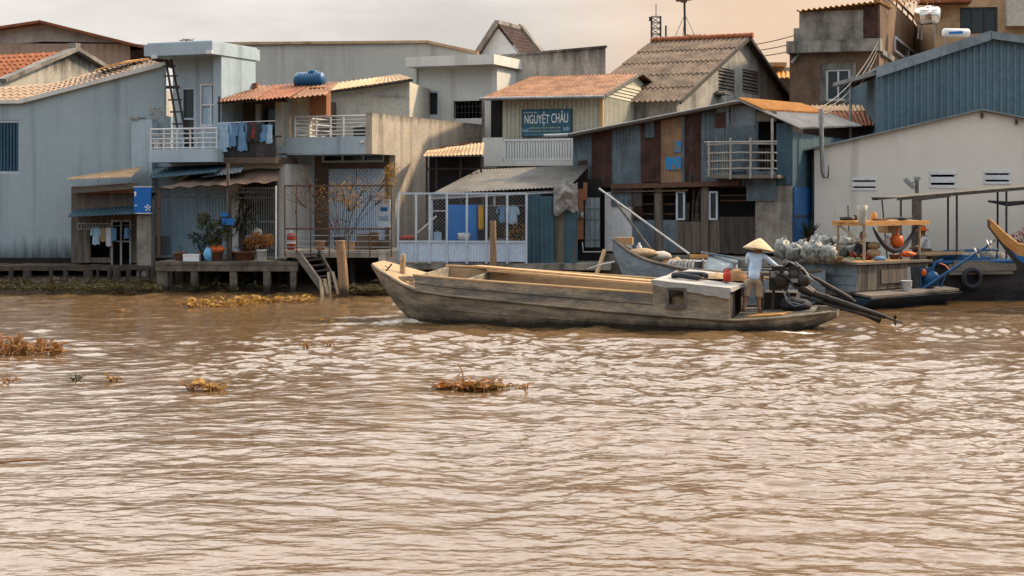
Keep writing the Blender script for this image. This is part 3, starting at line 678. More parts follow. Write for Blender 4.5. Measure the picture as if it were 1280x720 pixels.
# ------------------------------------------------------------------ people
def skin(chains, sub_=2):
    """grow one continuous surface round chains of (point, radius); shared points join"""
    key = {}; vs = []; rs = []; es = []
    for ch in chains:
        prev = None
        for p, r in ch:
            k = tuple(round(c, 3) for c in p)
            if k not in key: key[k] = len(vs); vs.append(p); rs.append(r)
            if prev is not None and prev != key[k]: es.append((prev, key[k]))
            prev = key[k]
    me = bpy.data.meshes.new('tmp'); me.from_pydata(vs, es, []); o = bpy.data.objects.new('tmp', me); COL.objects.link(o)
    o.modifiers.new('Skin', 'SKIN')
    for i, sv in enumerate(me.skin_vertices[0].data): sv.radius = rs[i] if isinstance(rs[i], tuple) else (rs[i], rs[i]); sv.use_root = (i == 0)
    sm = o.modifiers.new('Sub', 'SUBSURF'); sm.levels = sub_; sm.render_levels = sub_
    dg = bpy.context.evaluated_depsgraph_get(); ev = o.evaluated_get(dg); m2 = bpy.data.meshes.new_from_object(ev)
    V = [tuple(v.co) for v in m2.vertices]; F = [tuple(p.vertices) for p in m2.polygons]
    bpy.data.objects.remove(o); bpy.data.meshes.remove(me); bpy.data.meshes.remove(m2)
    return V, F
def hand(mb, wrist, d, up, size=1.0, curl=.5):
    """palm with four unequal bent fingers and a thumb leaving its side"""
    d = Vector(d).normalized(); up = Vector(up); sd = d.cross(up).normalized(); up = sd.cross(d).normalized(); w = Vector(wrist); S = size
    mb.path([w, w+d*.04*S, w+d*.085*S], [.022*S, .034*S, .03*S], 8)
    for k, L in ((-1.5, .062), (-.5, .075), (.5, .07), (1.5, .055)):
        b = w + d*.08*S + sd*k*.017*S; m = b + (d*math.cos(curl*.6) - up*math.sin(curl*.6))*L*.5*S; e = m + (d*math.cos(curl*2) - up*math.sin(curl*2))*L*.5*S
        mb.path([b - d*.02*S, b, m, e], [.009*S, .010*S, .009*S, .007*S], 6)
    b = w + d*.03*S - sd*.026*S; mb.path([b, b - sd*.025*S + d*.02*S - up*.006*S, b - sd*.03*S + d*.05*S - up*.025*S], [.012*S, .010*S, .008*S], 6)
def head(mb, c, yaw, pitch=0, S=1.0):
    """skull with jaw, nose, ears, eye sockets, eyes and mouth; yaw 0 looks along +y"""
    c = Vector(c); rot = Matrix.Rotation(yaw, 3, 'Z') @ Matrix.Rotation(pitch, 3, 'X'); m0 = MB()
    vs = []; nu, nv = 20, 14
    for j in range(nv+1):
        ph = math.pi*j/nv
        for i in range(nu):
            t = 2*math.pi*i/nu; x, y, z = math.sin(ph)*math.cos(t), math.sin(ph)*math.sin(t), -math.cos(ph)
            w = .078*(1 - .22*max(0, -z)**1.5); l = .096*(1 - .10*max(0, -z)); h = .118
            if y > 0 and abs(z-.05) < .25 and .2 < abs(x) < .6: l *= .95
            vs.append(Vector((x*w, y*l + (.012 if z < -.4 and y > 0 else 0), z*h)))
    m0.add(vs, [(j*nu+i, j*nu+(i+1) % nu, (j+1)*nu+(i+1) % nu, (j+1)*nu+i) for j in range(nv) for i in range(nu)], True)
    m0.path([(0,.088,.02),(0,.108,-.015),(0,.112,-.028),(0,.095,-.036)], [.008,.012,.014,.006], 6)
    for s_ in (-1, 1): m0.blob((s_*.08, -.005, -.005), (.010,.022,.034), .1, 2, 1, 8, 6)
    m0.path([(-.026,.088,-.062),(0,.097,-.062),(.026,.088,-.062)], .006, 5)
    for s_ in (-1, 1): m0.blob((s_*.032, .082, .012), (.013,.008,.008), 0, 1, 0, 8, 6)
    mb.add([c + rot @ (Vector(v)*S) for v in m0.v], m0.f, True)
def cone_hat(mb, c, r, h, tilt=None):
    mb.lathe(c, [(r, 0), (r*.985, .012), (r*.66, h*.42), (r*.32, h*.76), (r*.09, h*.97), (0, h)], 28, tilt)
    mb.lathe(c, [(0, h*.93), (r*.62, h*.38), (r*.975, -.002)], 28, tilt)

mf = sub(B, (3.80, -.42, .335), th=16, heel=0)
man = thing('person', 'person in a conical straw hat, pale blue shirt and khaki shorts, standing at the stern', 'person', mf)
P_ = Vector
hipL, hipR = P_((-.085, 0, .76)), P_((.085, .02, .76)); knL, knR = P_((-.13, .02, .43)), P_((.115, .07, .43)); anL, anR = P_((-.16, -.06, .075)), P_((.17, .03, .075))
shL, shR = P_((-.155, .03, 1.20)), P_((.165, .05, 1.20)); elR, wrR = P_((.33, .17, 1.09)), P_((.50, .30, .985)); elL, wrL = P_((-.20, .22, 1.05)), P_((-.06, .38, .98))
neck = P_((.02, .05, 1.27))
body = [[((0,.01,.78), .125), ((.0,.015,.93), .118), ((.005,.03,1.10), .135), ((.012,.04,1.20), .095), (neck, .055), ((.025,.065,1.33), .052)],
        [((0,.01,.78), .125), (hipL, .095), (P_(hipL).lerp(knL, .5), .078), (knL, .058), (P_(knL).lerp(anL, .35), .056), (P_(knL).lerp(anL, .8), .038), (anL, .036), ((-.165, -.02, .03), .038), ((-.175, .09, .022), .03)],
        [((0,.01,.78), .125), (hipR, .095), (P_(hipR).lerp(knR, .5), .078), (knR, .058), (P_(knR).lerp(anR, .35), .056), (P_(knR).lerp(anR, .8), .038), (anR, .036), ((.18, .065, .03), .038), ((.22, .165, .022), .03)],
        [((.012,.04,1.20), .095), (shR, .062), (P_(shR).lerp(elR, .5), .046), (elR, .040), (P_(elR).lerp(wrR, .4), .037), (wrR, .024)],
        [((.012,.04,1.20), .095), (shL, .062), (P_(shL).lerp(elL, .5), .046), (elL, .040), (P_(elL).lerp(wrL, .4), .037), (wrL, .024)]]
mb = MB(); V, F = skin(body); mb.add(V, F, True); hand(mb, wrR, wrR-elR, (0,0,1), 1, .9); hand(mb, wrL, wrL-elL, (0,0,1), 1, .9); head(mb, (.03, .085, 1.375), R(-35), R(-6))
mb.build('body', M['skin'], man)
sh_ = [[((0,.0,.66), (.135,.17)), ((0,.005,.80), (.14,.165)), ((.0,.015,.95), (.135,.155)), ((.005,.03,1.10), (.14,.17)), ((.012,.04,1.20), (.10,.115)), ((.018,.045,1.25), .065)],
       [((.012,.04,1.20), (.10,.115)), (shR, .078), (P_(shR).lerp(elR, .5), .066), (elR, .056), (P_(elR).lerp(wrR, .7), .046)],
       [((.012,.04,1.20), (.10,.115)), (shL, .078), (P_(shL).lerp(elL, .5), .066), (elL, .056), (P_(elL).lerp(wrL, .7), .046)]]
mb = MB(); V, F = skin(sh_)
V = [tuple(P_(v) + P_(v).normalized()*.0 + P_((.010*noise.noise(P_(v)*9), .014*noise.noise(P_(v)*8+P_((5,0,0))), 0))) for v in V]; mb.add(V, F, True); mb.build('shirt', M['shirt'], man)
so_ = [[((0,.01,.80), (.13,.155)), ((0,.01,.70), (.13,.15)), (hipL - P_((.01,0,.06)), .112), (P_(hipL).lerp(knL, .55), .108), (P_(hipL).lerp(knL, .95), .100), (P_(knL).lerp(anL, .40), .108)], [((0,.01,.70), (.13,.15)), (hipR - P_((-.01,0,.06)), .112), (P_(hipR).lerp(knR, .55), .108), (P_(hipR).lerp(knR, .95), .100), (P_(knR).lerp(anR, .40), .108)]]
mb = MB(); V, F = skin(so_); V = [tuple(P_(v) + P_((.012*noise.noise(P_(v)*11), .012*noise.noise(P_(v)*10+P_((3,0,0))), 0))) for v in V]; mb.add(V, F, True); mb.build('shorts', M['shorts'], man)
mb = MB(); cone_hat(mb, (.03, .075, 1.345), .335, .25, Matrix.Rotation(R(-5), 3, 'X') @ Matrix.Rotation(R(2), 3, 'Y')); mb.build('conical_hat', M['hat_straw'], man)
mb = MB(); mb.path([(-.04,.15,1.38),(-.045,.19,1.32),(.06,.2,1.265),(.1,.14,1.32),(.11,.09,1.38)], .006, 5); mb.build('chin_strap', M['cloth_brown'], man)
mb = MB()
for c, d in ((anL, -.01), (anR, .02)): mb.blob((c.x+d+.0, c.y+.07, .005), (.05,.13,.016), .05, 1, 1, 10, 6)
mb.build('sandals', M['cloth_brown'], man)
man.scale = (1.07,)*3; man.rotation_euler = (R(-2), R(5), -mf.th)

# ------------------------------------------------------------------ long-tail engine
ef = sub(B, (4.55, .02, .35), heel=2.7)
eng = thing('longtail_engine', 'black oily long-tail engine with a slanting propeller shaft on the stern of the moving boat', 'engine', ef)
mb = MB(); mb.box(-.33, .05, -.17, .17, .42, .86); mb.box(-.28, .0, -.14, .14, .86, .93); mb.lathe((-.1,-.17,.62), [(.13,-.05),(.145,-.03),(.145,.03),(.13,.05),(.04,.05)], 20, Matrix.Rotation(R(90), 3, 'X'))
for k in range(6): mb.box(-.36, .08, -.19, .19, .47+.06*k, .485+.06*k)
mb.build('engine_block', M['engine'], eng)
mb = MB(); mb.lathe((.16,-.02,.72), [(.0,-.13),(.12,-.13),(.165,-.08),(.165,.06),(.12,.13),(0,.13)], 18, Matrix.Rotation(R(80), 3, 'Y')); mb.box(.05,.3,-.12,.14,.8,.93); mb.build('flywheel_housing', M['engine'], eng)
mb = MB(); mb.blob((.32,-.05,.62), (.17,.15,.17), .3, 3, 4); mb.path([(.3,-.1,.5),(.42,-.1,.42),(.55,-.08,.36)], [.1,.09,.07], 10); mb.blob((.05,.05,.95), (.12,.1,.07), .2, 3, 6); mb.build('gearbox', M['engine'], eng)
mb = MB(); mb.path([(.0,-.06,.93),(.07,-.06,1.0),(.2,-.06,.93),(.62,-.06,.66)], .028, 8); mb.path([(.6,-.06,.67),(1.33,-.06,.26)], [.055,.05], 10); mb.path([(1.33,-.06,.26),(1.42,-.06,.2)], .03, 6); mb.path([(-.2,-.22,.8),(.05,-.26,.72),(.2,-.2,.5),(.45,-.16,.44)], .022, 6); mb.build('exhaust_pipe', M['engine'], eng)
mb = MB(); mb.box(-.30,-.12,-.2,-.17,.7,.83); mb.lathe((.02,-.19,.78), [(.05,-.03),(.06,0),(.05,.03),(0,.03)], 12, Matrix.Rotation(R(90), 3, 'X')); mb.box(.12,.26,-.22,-.17,.6,.68); mb.build('engine_plate', M['steel_grey'], eng)
mb = MB(); mb.path([(.2,-.02,.6),(.55,-.02,.36)], .10, 10); mb.path([(.55,-.02,.36),(2.02,-.02,-.10)], [.075,.05], 10); mb.path([(.3,-.05,.30),(1.92,-.05,-.16)], [.03,.03], 8)
mb.prism([(1.55,-.03,-.02),(1.95,-.03,-.145),(1.9,-.03,-.24),(1.6,-.03,-.1)], (0,.015,0)); mb.build('propeller_shaft', M['engine'], eng)
mb = MB(); mb.path([(2.02,-.02,-.10),(2.36,-.02,-.22)], [.03,.012], 8)
for k in range(3): t = k*2.09; mb.leaf((2.2,-.02,-.16), (.15, math.cos(t), math.sin(t)), .14, .08, 0)
mb.build('propeller', M['engine'], eng)
mb = MB(); mb.path([(-.2,-.05,.93),(-.23,-.05,1.0),(-.3,-.06,.985),(-.36,-.08,.96)], [.02,.02,.02,.024], 8); mb.build('tiller_handle', M['steel_dark'], eng)
for a_, b_ in (((-.3,.0,.0), (-.25,0,.45)), ((.1,.0,.0), (.0,0,.45))): mb = MB(); mb.bar(a_, b_, .06); mb.build('mount', M['steel_dark'], eng)
mb = MB()
for pts in ([(.1,-.2,.5),(.0,-.26,.35),(.12,-.27,.2),(.3,-.22,.16)], [(-.05,-.2,.45),(.05,-.3,.22),(.2,-.3,.12),(.5,-.2,.18)], [(.2,.0,1.0),(.35,-.1,.9),(.5,-.12,.7),(.72,-.12,.55)]): mb.path(pts, .012, 6)
mb.build('fuel_hose', M['steel_grey'], eng)
mb = MB(); mb.blob((0,0,.13), (.36,.3,.17), .35, 3, 8); eng.scale = (1.1,)*3
boat_item(mb, 'net_heap', M['cloth_dark'], 'dark tangle of netting heaped under the engine of the moving boat', 'net', (4.75, .15, .34))

# ------------------------------------------------------------------ moored boat behind, loaded with sacks and cartons
B2 = Fr(767, 43.3, 12)
B2 = Fr(0, 0, 8, origin=(B2.O.x+.1, 43.8, 0))
T2 = [(-.1,.10,1.82,.05,1.5),(.15,.34,1.62,.18,.9),(.5,.62,1.38,.35,.35),(1.0,.82,1.2,.5,.0),(1.8,.95,1.02,.65,-.15),(3,1.02,.93,.7,-.2),(4.5,.95,.92,.65,-.15),(5.6,.6,1.0,.4,.2)]
b2 = thing('moored_sampan', 'blue-grey wooden boat moored behind the moving boat, piled with cartons and sacks', 'boat', B2)
hull_mesh(T2, 40).build('hull', M['hull_blue'], b2)
h2 = lambda x: lerp_tab(T2, x)[0]; z2 = lambda x: lerp_tab(T2, x)[1]
for s_ in (-1, 1):
    mb = MB(); mb.path([(x, s_*h2(x), z2(x)+.01) for x in np.linspace(-.05, 5.5, 24)], .045, 6); mb.build('gunwale', M['wood_grey'], b2)
mb = MB(); mb.prism([(0,-.15,1.66),(.75,-.66,1.24),(.75,.66,1.24),(0,.15,1.66)], (0,0,-.05)); mb.build('foredeck', M['wood_deck'], b2)
mb = MB(); mb.box(.75, 5.2, -.6, .6, .2, .25); mb.box(2.35, 2.4, -.9, .9, .2, 1.25); mb.box(3.2, 3.24, -.9, .9, .2, 1.2); mb.build('thwart', M['wood_grey'], b2)
mb = MB(); mb.prism([(2.35,-.2,1.0),(3.3,-.4,.9),(3.3,.5,1.2),(2.4,.5,1.35)], (0,.03,.02)); mb.bar((2.3,.55,1.42),(3.6,.3,1.22),.09,.05); mb.build('hatch_board', M['hull_blue'], b2)
mb = MB(); mb.box(-.2,.24,-.2,.2,0,.20); mb.box(-.2,.24,-.012,.012,.2,.203); o = boat_item(mb, 'carton', M['cardboard'], 'brown cardboard carton on the bow of the moored blue-grey boat', 'carton', (.22, 0, 1.64), B2)
mb = MB(); mb.blob((0,0,.1), (.42,.3,.13), .25, 2.2, 21); boat_item(mb, 'sack', M['burlap'], 'flat tan sack on the foredeck of the moored boat beside the carton', 'sack', (.72, -.25, 1.32), B2)
mb = MB(); mb.blob((0,0,.1), (.38,.3,.14), .25, 2.2, 23); boat_item(mb, 'sack', M['sack'], 'pale sack lying behind the tan sack in the moored boat', 'sack', (1.15, .1, 1.22), B2)
boat_item(cloth_heap(1.0, .8, .3, 9), 'tarpaulin', M['cardboard'], 'crumpled brown wrapping sheet over cargo amidships in the moored boat', 'sheet', (1.45, .2, 1.05), B2)
mb = MB()
for k in range(8): mb.path([(-.3+.09*k+rnd.uniform(-.02,.02), -.22, .02), (-.28+.09*k, -.1, .22+rnd.uniform(-.03,.03)), (-.25+.09*k, .12, .24), (-.25+.09*k, .25, .05)], .05, 7)
boat_item(mb, 'net_bundle', M['net_gray'], 'grey fishing net bundle draped over the side of the moored boat', 'net', (1.75, -.45, .98), B2)
mb = MB(); mb.lathe((0,0,0), [(.25,0),(.33,.2),(.34,.2),(.345,.22),(.32,.22),(.24,.02),(0,.02)], 20); boat_item(mb, 'plastic_basin', M['plastic_white'], 'round white basin in the moored boat beside the net bundle', 'basin', (2.1, -.2, 1.0), B2)
mb = MB(); mb.lathe((0,0,0), [(.06,0),(.075,.03),(.075,.17),(.03,.22),(.03,.27),(0,.27)], 12); boat_item(mb, 'plastic_bottle', M['plastic_white'], 'white plastic bottle standing beside the carton on the moored bow', 'bottle', (.62, .2, 1.42), B2)
mb = MB(); mb.box(-.25,.25,-.05,.05,0,.09); boat_item(mb, 'wood_block', M['wood_orange'], 'orange wooden block on the rail of the moored boat past the basin', 'block', (2.25, .3, 1.28), B2)
# ------------------------------------------------------------------ market boat with table, bags, vendors
B3 = Fr(1071, 42.3, -40)
b3 = thing('market_boat', 'square-ended wooden market boat with blue-grey side and brown stern, carrying net bags', 'boat', B3)
zt3 = B3.p(1071, 331).z; L3 = B3.q(997, 324, 0).y; W3 = B3.p(1160, 326).x
mb = MB(); mb.prism([(-.02,0,.45),(0,L3,.3),(0,L3,zt3),(0,0,zt3)], (.06,0,0))
for z in (.62, .86): mb.box(-.03, 0, 0, L3, z, z+.02)
mb.build('port_side', M['hull_blue'], b3)
mb = MB(); mb.prism([(.0,.0,.45),(W3*.70,.0,.48),(W3*.70,.0,zt3),(0,0,zt3)], (0,.06,0)); mb.box(W3*.70,W3,0,.06,zt3-.12,zt3); mb.box(W3*.96,W3,0,.06,.5,zt3-.12)
for k in range(1, 5): mb.box(W3*k/7-.006, W3*k/7+.006, -.015, 0, .48, zt3)
mb.box(W3*.32, W3*.68, -.04, 0, .62, .99)
mb.build('stern_wall', M['wood_upright'], b3)
mb = MB(); mb.box(W3*.6, W3, .7, .75, .3, zt3-.11); mb.build('engine_room_shade', M['interior_shade'], b3)  # black sheet standing for the shade in the stern opening
mb = MB(); mb.box(-.09, W3+.1, -.09, .12, zt3, zt3+.06); mb.box(-.09, .12, .12, L3+.1, zt3, zt3+.06); mb.build('rail', M['wood_grey'], b3)
mb = MB(); mb.box(.06, W3, .06, L3, zt3-.1, zt3-.04); mb.build('deck', M['wood_grey'], b3)
mb = MB(); mb.box(W3*.05, W3*.8, .12, .75, zt3+.0, zt3+.075); mb.build('deck_boards', M['wood_orange'], b3)
mb = MB(); mb.prism([(-.2,-.62,.30),(W3+.75,-.5,.34),(W3+.75,0,.4),(-.1,0,.36)], (0,0,.06)); mb.build('stern_platform', M['wood_grey'], b3)
mb = MB(); mb.prism([(-.25,-.66,.27),(W3+.8,-.55,.29),(W3+.6,.3,-.25),(.0,.3,-.25)], (0,L3,0.0)); mb.prism([(-.25,-.66,.28),(.0,.2,-.25),(W3+.5,.2,-.25),(W3+.8,-.55,.3)], (0,.01,.01)); mb.build('hull', M['hull_bluedark'], b3)
# plank table on poles
tz = B3.p(1082, 279, .25).z; tb = thing('plank_table', 'rough plank table top raised on crooked poles over the deck of the market boat', 'table', sub(B3, (0, 0, zt3)))
q0 = B3.p(1082, 279, .2); qa = B3.q(1040, 269, q0.x); qb = B3.p(1162, 273.5, .2); Z = q0.z - zt3
mb = MB()
for k in range(6):
    y0 = .2 + (qa.y-.2)*k/6; y1 = .2 + (qa.y-.2)*(k+1)/6 - .015
    mb.box(q0.x - rnd.uniform(0, .05), qb.x + rnd.uniform(-.08, .05), y0, y1, Z, Z+.045+rnd.uniform(0, .012))
mb.box(q0.x, q0.x+.06, .2, qa.y, Z-.07, Z); mb.box(q0.x+.07, qb.x, .2, .26, Z-.07, Z)
mb.build('table_top', M['wood_orange'], tb)
for x, y in ((q0.x+.05, .3), (q0.x+.05, qa.y-.15), (qb.x-.35, .3), (qb.x-.35, qa.y-.15)):
    mb = MB(); mb.path([(x+rnd.uniform(-.03,.03), y, -.05), (x+.02, y, Z*.5), (x, y, Z)], .038, 7); mb.build('leg', M['bamboo'], tb)
mb = MB(); mb.path([(q0.x+.05, 1.15, Z-.05), (q0.x+.08, .3, Z*.45)], .035, 7); mb.path([(q0.x+.05, qa.y-.15, .52), (q0.x+.05, .3, .62)], .022, 6); mb.build('brace', M['bamboo'], tb)
def it3(mb, name, m, label, cat, px, py, ly=None, z=None, th=None, group=None):
    """put a thing on the market boat below a photo point at a chosen depth"""
    l = B3.p(px, py, ly); return boat_item(mb, name, m, label, cat, (l.x, ly, l.z if z is None else z), B3, th, group)
ztop = tz+.06
mb = MB(); mb.lathe((0,0,0), [(.16,0),(.2,.02),(.21,.10),(.195,.10),(.18,.03),(0,.03)], 20); mb.bar((.2,0,.09),(.42,.1,.12),.03,.015); it3(mb, 'frying_pan', M['steel_dark'], 'black frying pan on the plank table top', 'pan', 1059, 268, 1.25, ztop)
mb = MB(); mb.lathe((0,0,0), [(.05,0),(.06,.01),(.06,.14),(.05,.15),(0,.15)], 14); it3(mb, 'tin_mug', M['steel_dark'], 'dark tin mug standing behind the black frying pan', 'mug', 1069, 267, 1.3, ztop)
mb = MB(); mb.lathe((0,0,-.28), [(.07,0),(.10,.03),(.105,.2),(.115,.36),(.145,.52),(.12,.50),(.09,.3),(0,.28)], 11); mb.v = [tuple(Vector(v)+Vector((.03*noise.noise(Vector(v)*7),.03*noise.noise(Vector(v)*6),0))) for v in mb.v]; it3(mb, 'cloth_bag', M['sack'], 'cream cloth bag hanging over the near corner of the table', 'bag', 1078, 268, .14)
mb = MB(); mb.lathe((0,0,0), [(.085,0),(.09,.02),(.09,.17),(.07,.19),(.07,.22),(0,.22)], 16); it3(mb, 'plastic_jar', M['roof_orange'], 'amber plastic jar on the table top', 'jar', 1092, 267, 1.0, ztop)
for k, (px, ly) in enumerate(((1094, .5), (1108, .95))):
    mb = MB(); mb.bar((0,0,.03),(.65,.12,.03),.16,.05) if k == 0 else mb.bar((0,0,.05),(.7,-.35,.05),.1,.04)
    it3(mb, 'wood_board', M['wood_grey' if k else 'cloth_brown'], ('dark red board lying on the table top beside the cream bag', 'grey stick of wood lying across the table top behind the dark red board')[k], 'board', px, 272, ly, ztop)
mb = MB(); mb.blob((0,0,.04), (.2,.12,.05), .4, 3, 36); it3(mb, 'rag', M['cloth_dark'], 'dark rag crumpled at the far end of the table top', 'rag', 1128, 272, .5, ztop)
# net bags of produce
BG = 'net bags of produce on the market boat'
bags = [(972,328,.3,.32,.26,L3+.55,.75),(985,332,.2,.24,.22,L3+.35,.7),(978,312,.0,.34,.34,L3-.1,None),(993,316,.0,.36,.30,L3-.5,None),(1003,312,0,.3,.3,L3-.25,None),(1017,316,.0,.46,.36,L3-1.15,None),(1034,318,0,.38,.3,L3-1.5,None),
        (1031,304,0,.34,.24,L3-.6,None),(1021,303,0,.3,.26,L3-.25,None),(1049,316,0,.36,.28,1.5,None),(1056,305,0,.33,.25,2.1,None),(1064,318,0,.34,.28,1.4,None),(1045,305,0,.3,.25,2.4,None),(1071,306,0,.3,.27,2.2,None)]
blab = ['net bag lowest of all, beside the engine of the moving boat', 'small net bag wedged between the lowest bag and the blue-grey boat side', 'tall net bag at the very edge of the heap, under the spiky potted plant', 'net bag leaning between the tall edge bag and the biggest bag', 'rounded net bag behind the leaning bag, topmost at the edge of the heap',
        'biggest net bag, swollen, in front of the heap on the rail', 'net bag just beside the biggest one, in front of the table pole', 'top net bag with a brown stain above the biggest bag', 'half-hidden net bag behind the top bag with the brown stain', 'net bag in front under the plank table, between pole and brace',
        'small net bag at the back under the plank table', 'net bag under the table next to the seated vendor', 'net bag behind the table pole at the back of the heap', 'net bag showing behind the table brace above the green melons']
for (px, py, dx, rx, rz_, ly, z), lab in zip(bags, blab):
    mb = MB(); k = len(lab)+px
    mb.blob((0,0,rz_*.8), (rx*.68, rx*.66, rz_*.8), .34, 3.0, k*.37, 22, 14); mb.path([(.02,0,rz_*1.45),(.05,.01,rz_*1.62),(.12,.03,rz_*1.66)], [.05,.025,.035], 7)
    l = B3.p(px, py, ly); boat_item(mb, 'produce_bag', M['sack_green'], lab, 'bag', (l.x, ly, (l.z - rz_*.75) if z is None else z-.3), B3, rnd.uniform(0, 90), BG)
MG = 'green melons on the market boat deck'
for px, py, lab in ((1057,319,'pale green melon on the market deck farthest from the seated vendor'), (1065,320,'green melon in the middle of the row on the market deck'), (1073,320,'green melon nearest the seated vendor on the market deck'), (1061,315,'green melon behind the row, resting against the net bags')):
    mb = MB(); mb.blob((0,0,.09), (.1,.09,.09), .06, 2, px, 14, 9); it3(mb, 'melon', M['melon'], lab, 'melon', px, py, .75 if py > 316 else 1.0, zt3-.02, None, MG)
for px, py, m_, rx, rz_, lab in ((1092,317,'burlap',.22,.14,'lower tan sack beside the seated vendor under the table'), (1093,307,'burlap',.19,.10,'tan sack stacked on the lower sack beside the seated vendor'), (1109,304,'sack',.12,.2,'pale yellow bag hanging beside the orange bag')):
    mb = MB(); mb.blob((0,0,rz_), (rx, rx*.8, rz_), .2, 2.4, px, 16, 10); l = B3.p(px, py, .6); boat_item(mb, 'sack', M[m_], lab, 'sack', (l.x, .6, l.z-rz_), B3)
mb = MB(); mb.box(-.3,.3,-.18,.18,0,.2); it3(mb, 'carton', M['cardboard'], 'brown carton standing behind the hammock under the plank table', 'carton', 1112, 291, 1.3)
mb = MB(); mb.blob((0,0,.2), (.2,.18,.2), .1, 2, 41, 18, 12); mb.path([(0,0,.38),(.03,0,.5),(.06,0,.62)], [.05,.02,.02], 7); it3(mb, 'plastic_bag', M['plastic_orange'], 'bright orange plastic bag hanging under the table over the hammock', 'bag', 1121, 310, .45)
mb = MB(); mb.blob((0,0,.06), (.28,.16,.08), .5, 3, 43); it3(mb, 'cloth_bundle', M['plastic_orange'], 'orange-red cloth bundle on the stern rail of the market boat', 'cloth', 1134, 320, .25)
for k, (px, py, ly, m_, nm, cat, lab) in enumerate(((1046,322,.5,'basket','woven_basket','basket','small woven basket on the rail under the biggest net bag'),(1100,324,.25,'cloth_blue','folded_cloth','cloth','blue folded cloth on the stern rail below the tan sacks'),(1118,322,.5,'pot_clay','clay_bowl','bowl','brown bowl on the deck under the hammock'),(1150,322,.3,'wood_dark','wood_block','block','dark wooden block at the outer corner of the stern rail'))):
    mb = MB()
    if nm == 'folded_cloth' : mb.blob((0,0,.06), (.22,.13,.07), .3, 3, 71)
    elif nm == 'wood_block': mb.box(-.16,.16,-.1,.1,0,.13); mb.bar((-.2,0,.13),(.25,.05,.2),.05,.03)
    else: mb.lathe((0,0,0), [(.09,0),(.11,.02),(.16,.13),(.17,.14),(.15,.13),(.1,.04),(0,.03)], 16)
    it3(mb, nm, M[m_], lab, cat, px, py, ly, zt3+.06)
mb = MB(); a, b = B3.p(1000,322,.05), B3.p(1070,327,.05); mb.tube((-.03,.1,0),(-.05,L3*.75,.02),.03,n=6); mb.tube((.1,.2,.03),(.03,L3*.6,.05),.025,n=6); boat_item(mb, 'bamboo_pole', M['bamboo'], 'bamboo poles lashed along the rail in front of the net bags', 'pole', (0,0,zt3+.07), B3)
mb = MB(); mb.tube((0,0,0),(.05,.1,1.55),.018,n=6); boat_item(mb, 'thin_stake', M['steel_dark'], 'thin dark stake rising behind the plank table beside the frying pan', 'stake', (B3.p(1062,300,2.6).x, 2.6, zt3), B3)
mb = MB(); mb.tube((0,0,0),(-.12,.1,1.75),.022,n=6); boat_item(mb, 'thin_stake', M['steel_dark'], 'thin dark slanting stake rising behind the far end of the table', 'stake', (B3.p(1109,300,2.2).x, 2.2, zt3), B3)
# hammock
ha, hbp, hc = B3.p(1091, 284, .4), B3.p(1146, 281, .4), B3.p(1117, 313, .4)
mb = MB(); pts = [ha.lerp(hbp, t) + Vector((0, 0, (hc.z - (ha.z+hbp.z)/2)*(1-(2*t-1)**2))) for t in np.linspace(0, 1, 15)]
mb.path([p - B3.p(1117, 313, .4) for p in pts], [.015]+[.03+.05*math.sin(math.pi*i/14) for i in range(1, 14)]+[.015], 8); boat_item(mb, 'hammock', M['cloth_dark'], 'dark hammock slung in a curve under the plank table', 'hammock', tuple(hc), B3)
# seated vendor
def seated(fr, label, top, hatm, yaw=0.0, S=.95, bottoms='cloth_dark'):
    t = thing('person', label, 'person', fr)
    hip = [P_((-.1,0,.14)), P_((.1,0,.14))]; kn = [P_((-.27,.30,.30)), P_((.27,.30,.30))]; an = [P_((-.06,.34,.05)), P_((.08,.40,.05))]
    sh = [P_((-.16,.05,.56)), P_((.16,.05,.56))]; el = [P_((-.23,.18,.33)), P_((.23,.18,.33))]; wr = [P_((-.12,.36,.30)), P_((.12,.38,.30))]
    root = ((0,0,.14), .13); ch = (0,.05,.56)
    body = [[root, ((0,.01,.30), .115), ((0,.035,.46), .125), (ch, .09), ((0,.07,.64), .052), ((0,.085,.70), .05)]]
    for i in (0, 1):
        body.append([root, (hip[i], .10), (hip[i].lerp(kn[i], .5), .08), (kn[i], .06), (kn[i].lerp(an[i], .6), .045), (an[i], .034), (an[i]+P_((0,.12,-.02)), .026)])
        body.append([(ch, .09), (sh[i], .06), (el[i], .04), (wr[i], .025)])
    mb = MB(); V, F = skin(body); mb.add(V, F, True); hand(mb, wr[0], wr[0]-el[0], (0,0,1)); hand(mb, wr[1], wr[1]-el[1], (0,0,1)); head(mb, (0,.11,.78), R(yaw), R(-10)); mb.build('body', M['skin'], t)
    s2 = [[((0,0,.16), .14), ((0,.01,.30), .135), ((0,.035,.46), .142), (ch, .105), ((0,.06,.61), .065)]] + [[(ch, .105), (sh[i], .076), (el[i], .058), (el[i].lerp(wr[i], .5), .048)] for i in (0, 1)]
    mb = MB(); V, F = skin(s2); mb.add(V, F, True); mb.build('shirt', M[top], t)
    tr = [[((0,0,.14), .135), (hip[i], .112), (hip[i].lerp(kn[i], .5), .095), (kn[i], .078), (kn[i].lerp(an[i], .7), .06)] for i in (0, 1)]
    mb = MB(); V, F = skin(tr); mb.add(V, F, True); mb.build('trousers', M[bottoms], t)
    mb = MB()
    if hatm == 'hair': mb.lathe((0,.10,.80), [(.085,-.06),(.092,0),(.085,.06),(.05,.105),(0,.118)], 16); mb.blob((0,.0,.76), (.06,.04,.07), .1, 2, 1, 10, 7)
    else: mb.lathe((0,.11,.82), [(.20,-.03),(.19,-.01),(.10,.02),(.095,.07),(.06,.115),(0,.125)], 18); mb.lathe((0,.11,.82), [(.08,.0),(.19,-.035)], 18)
    mb.build('hair' if hatm == 'hair' else 'hat', M[hatm], t)
    return t
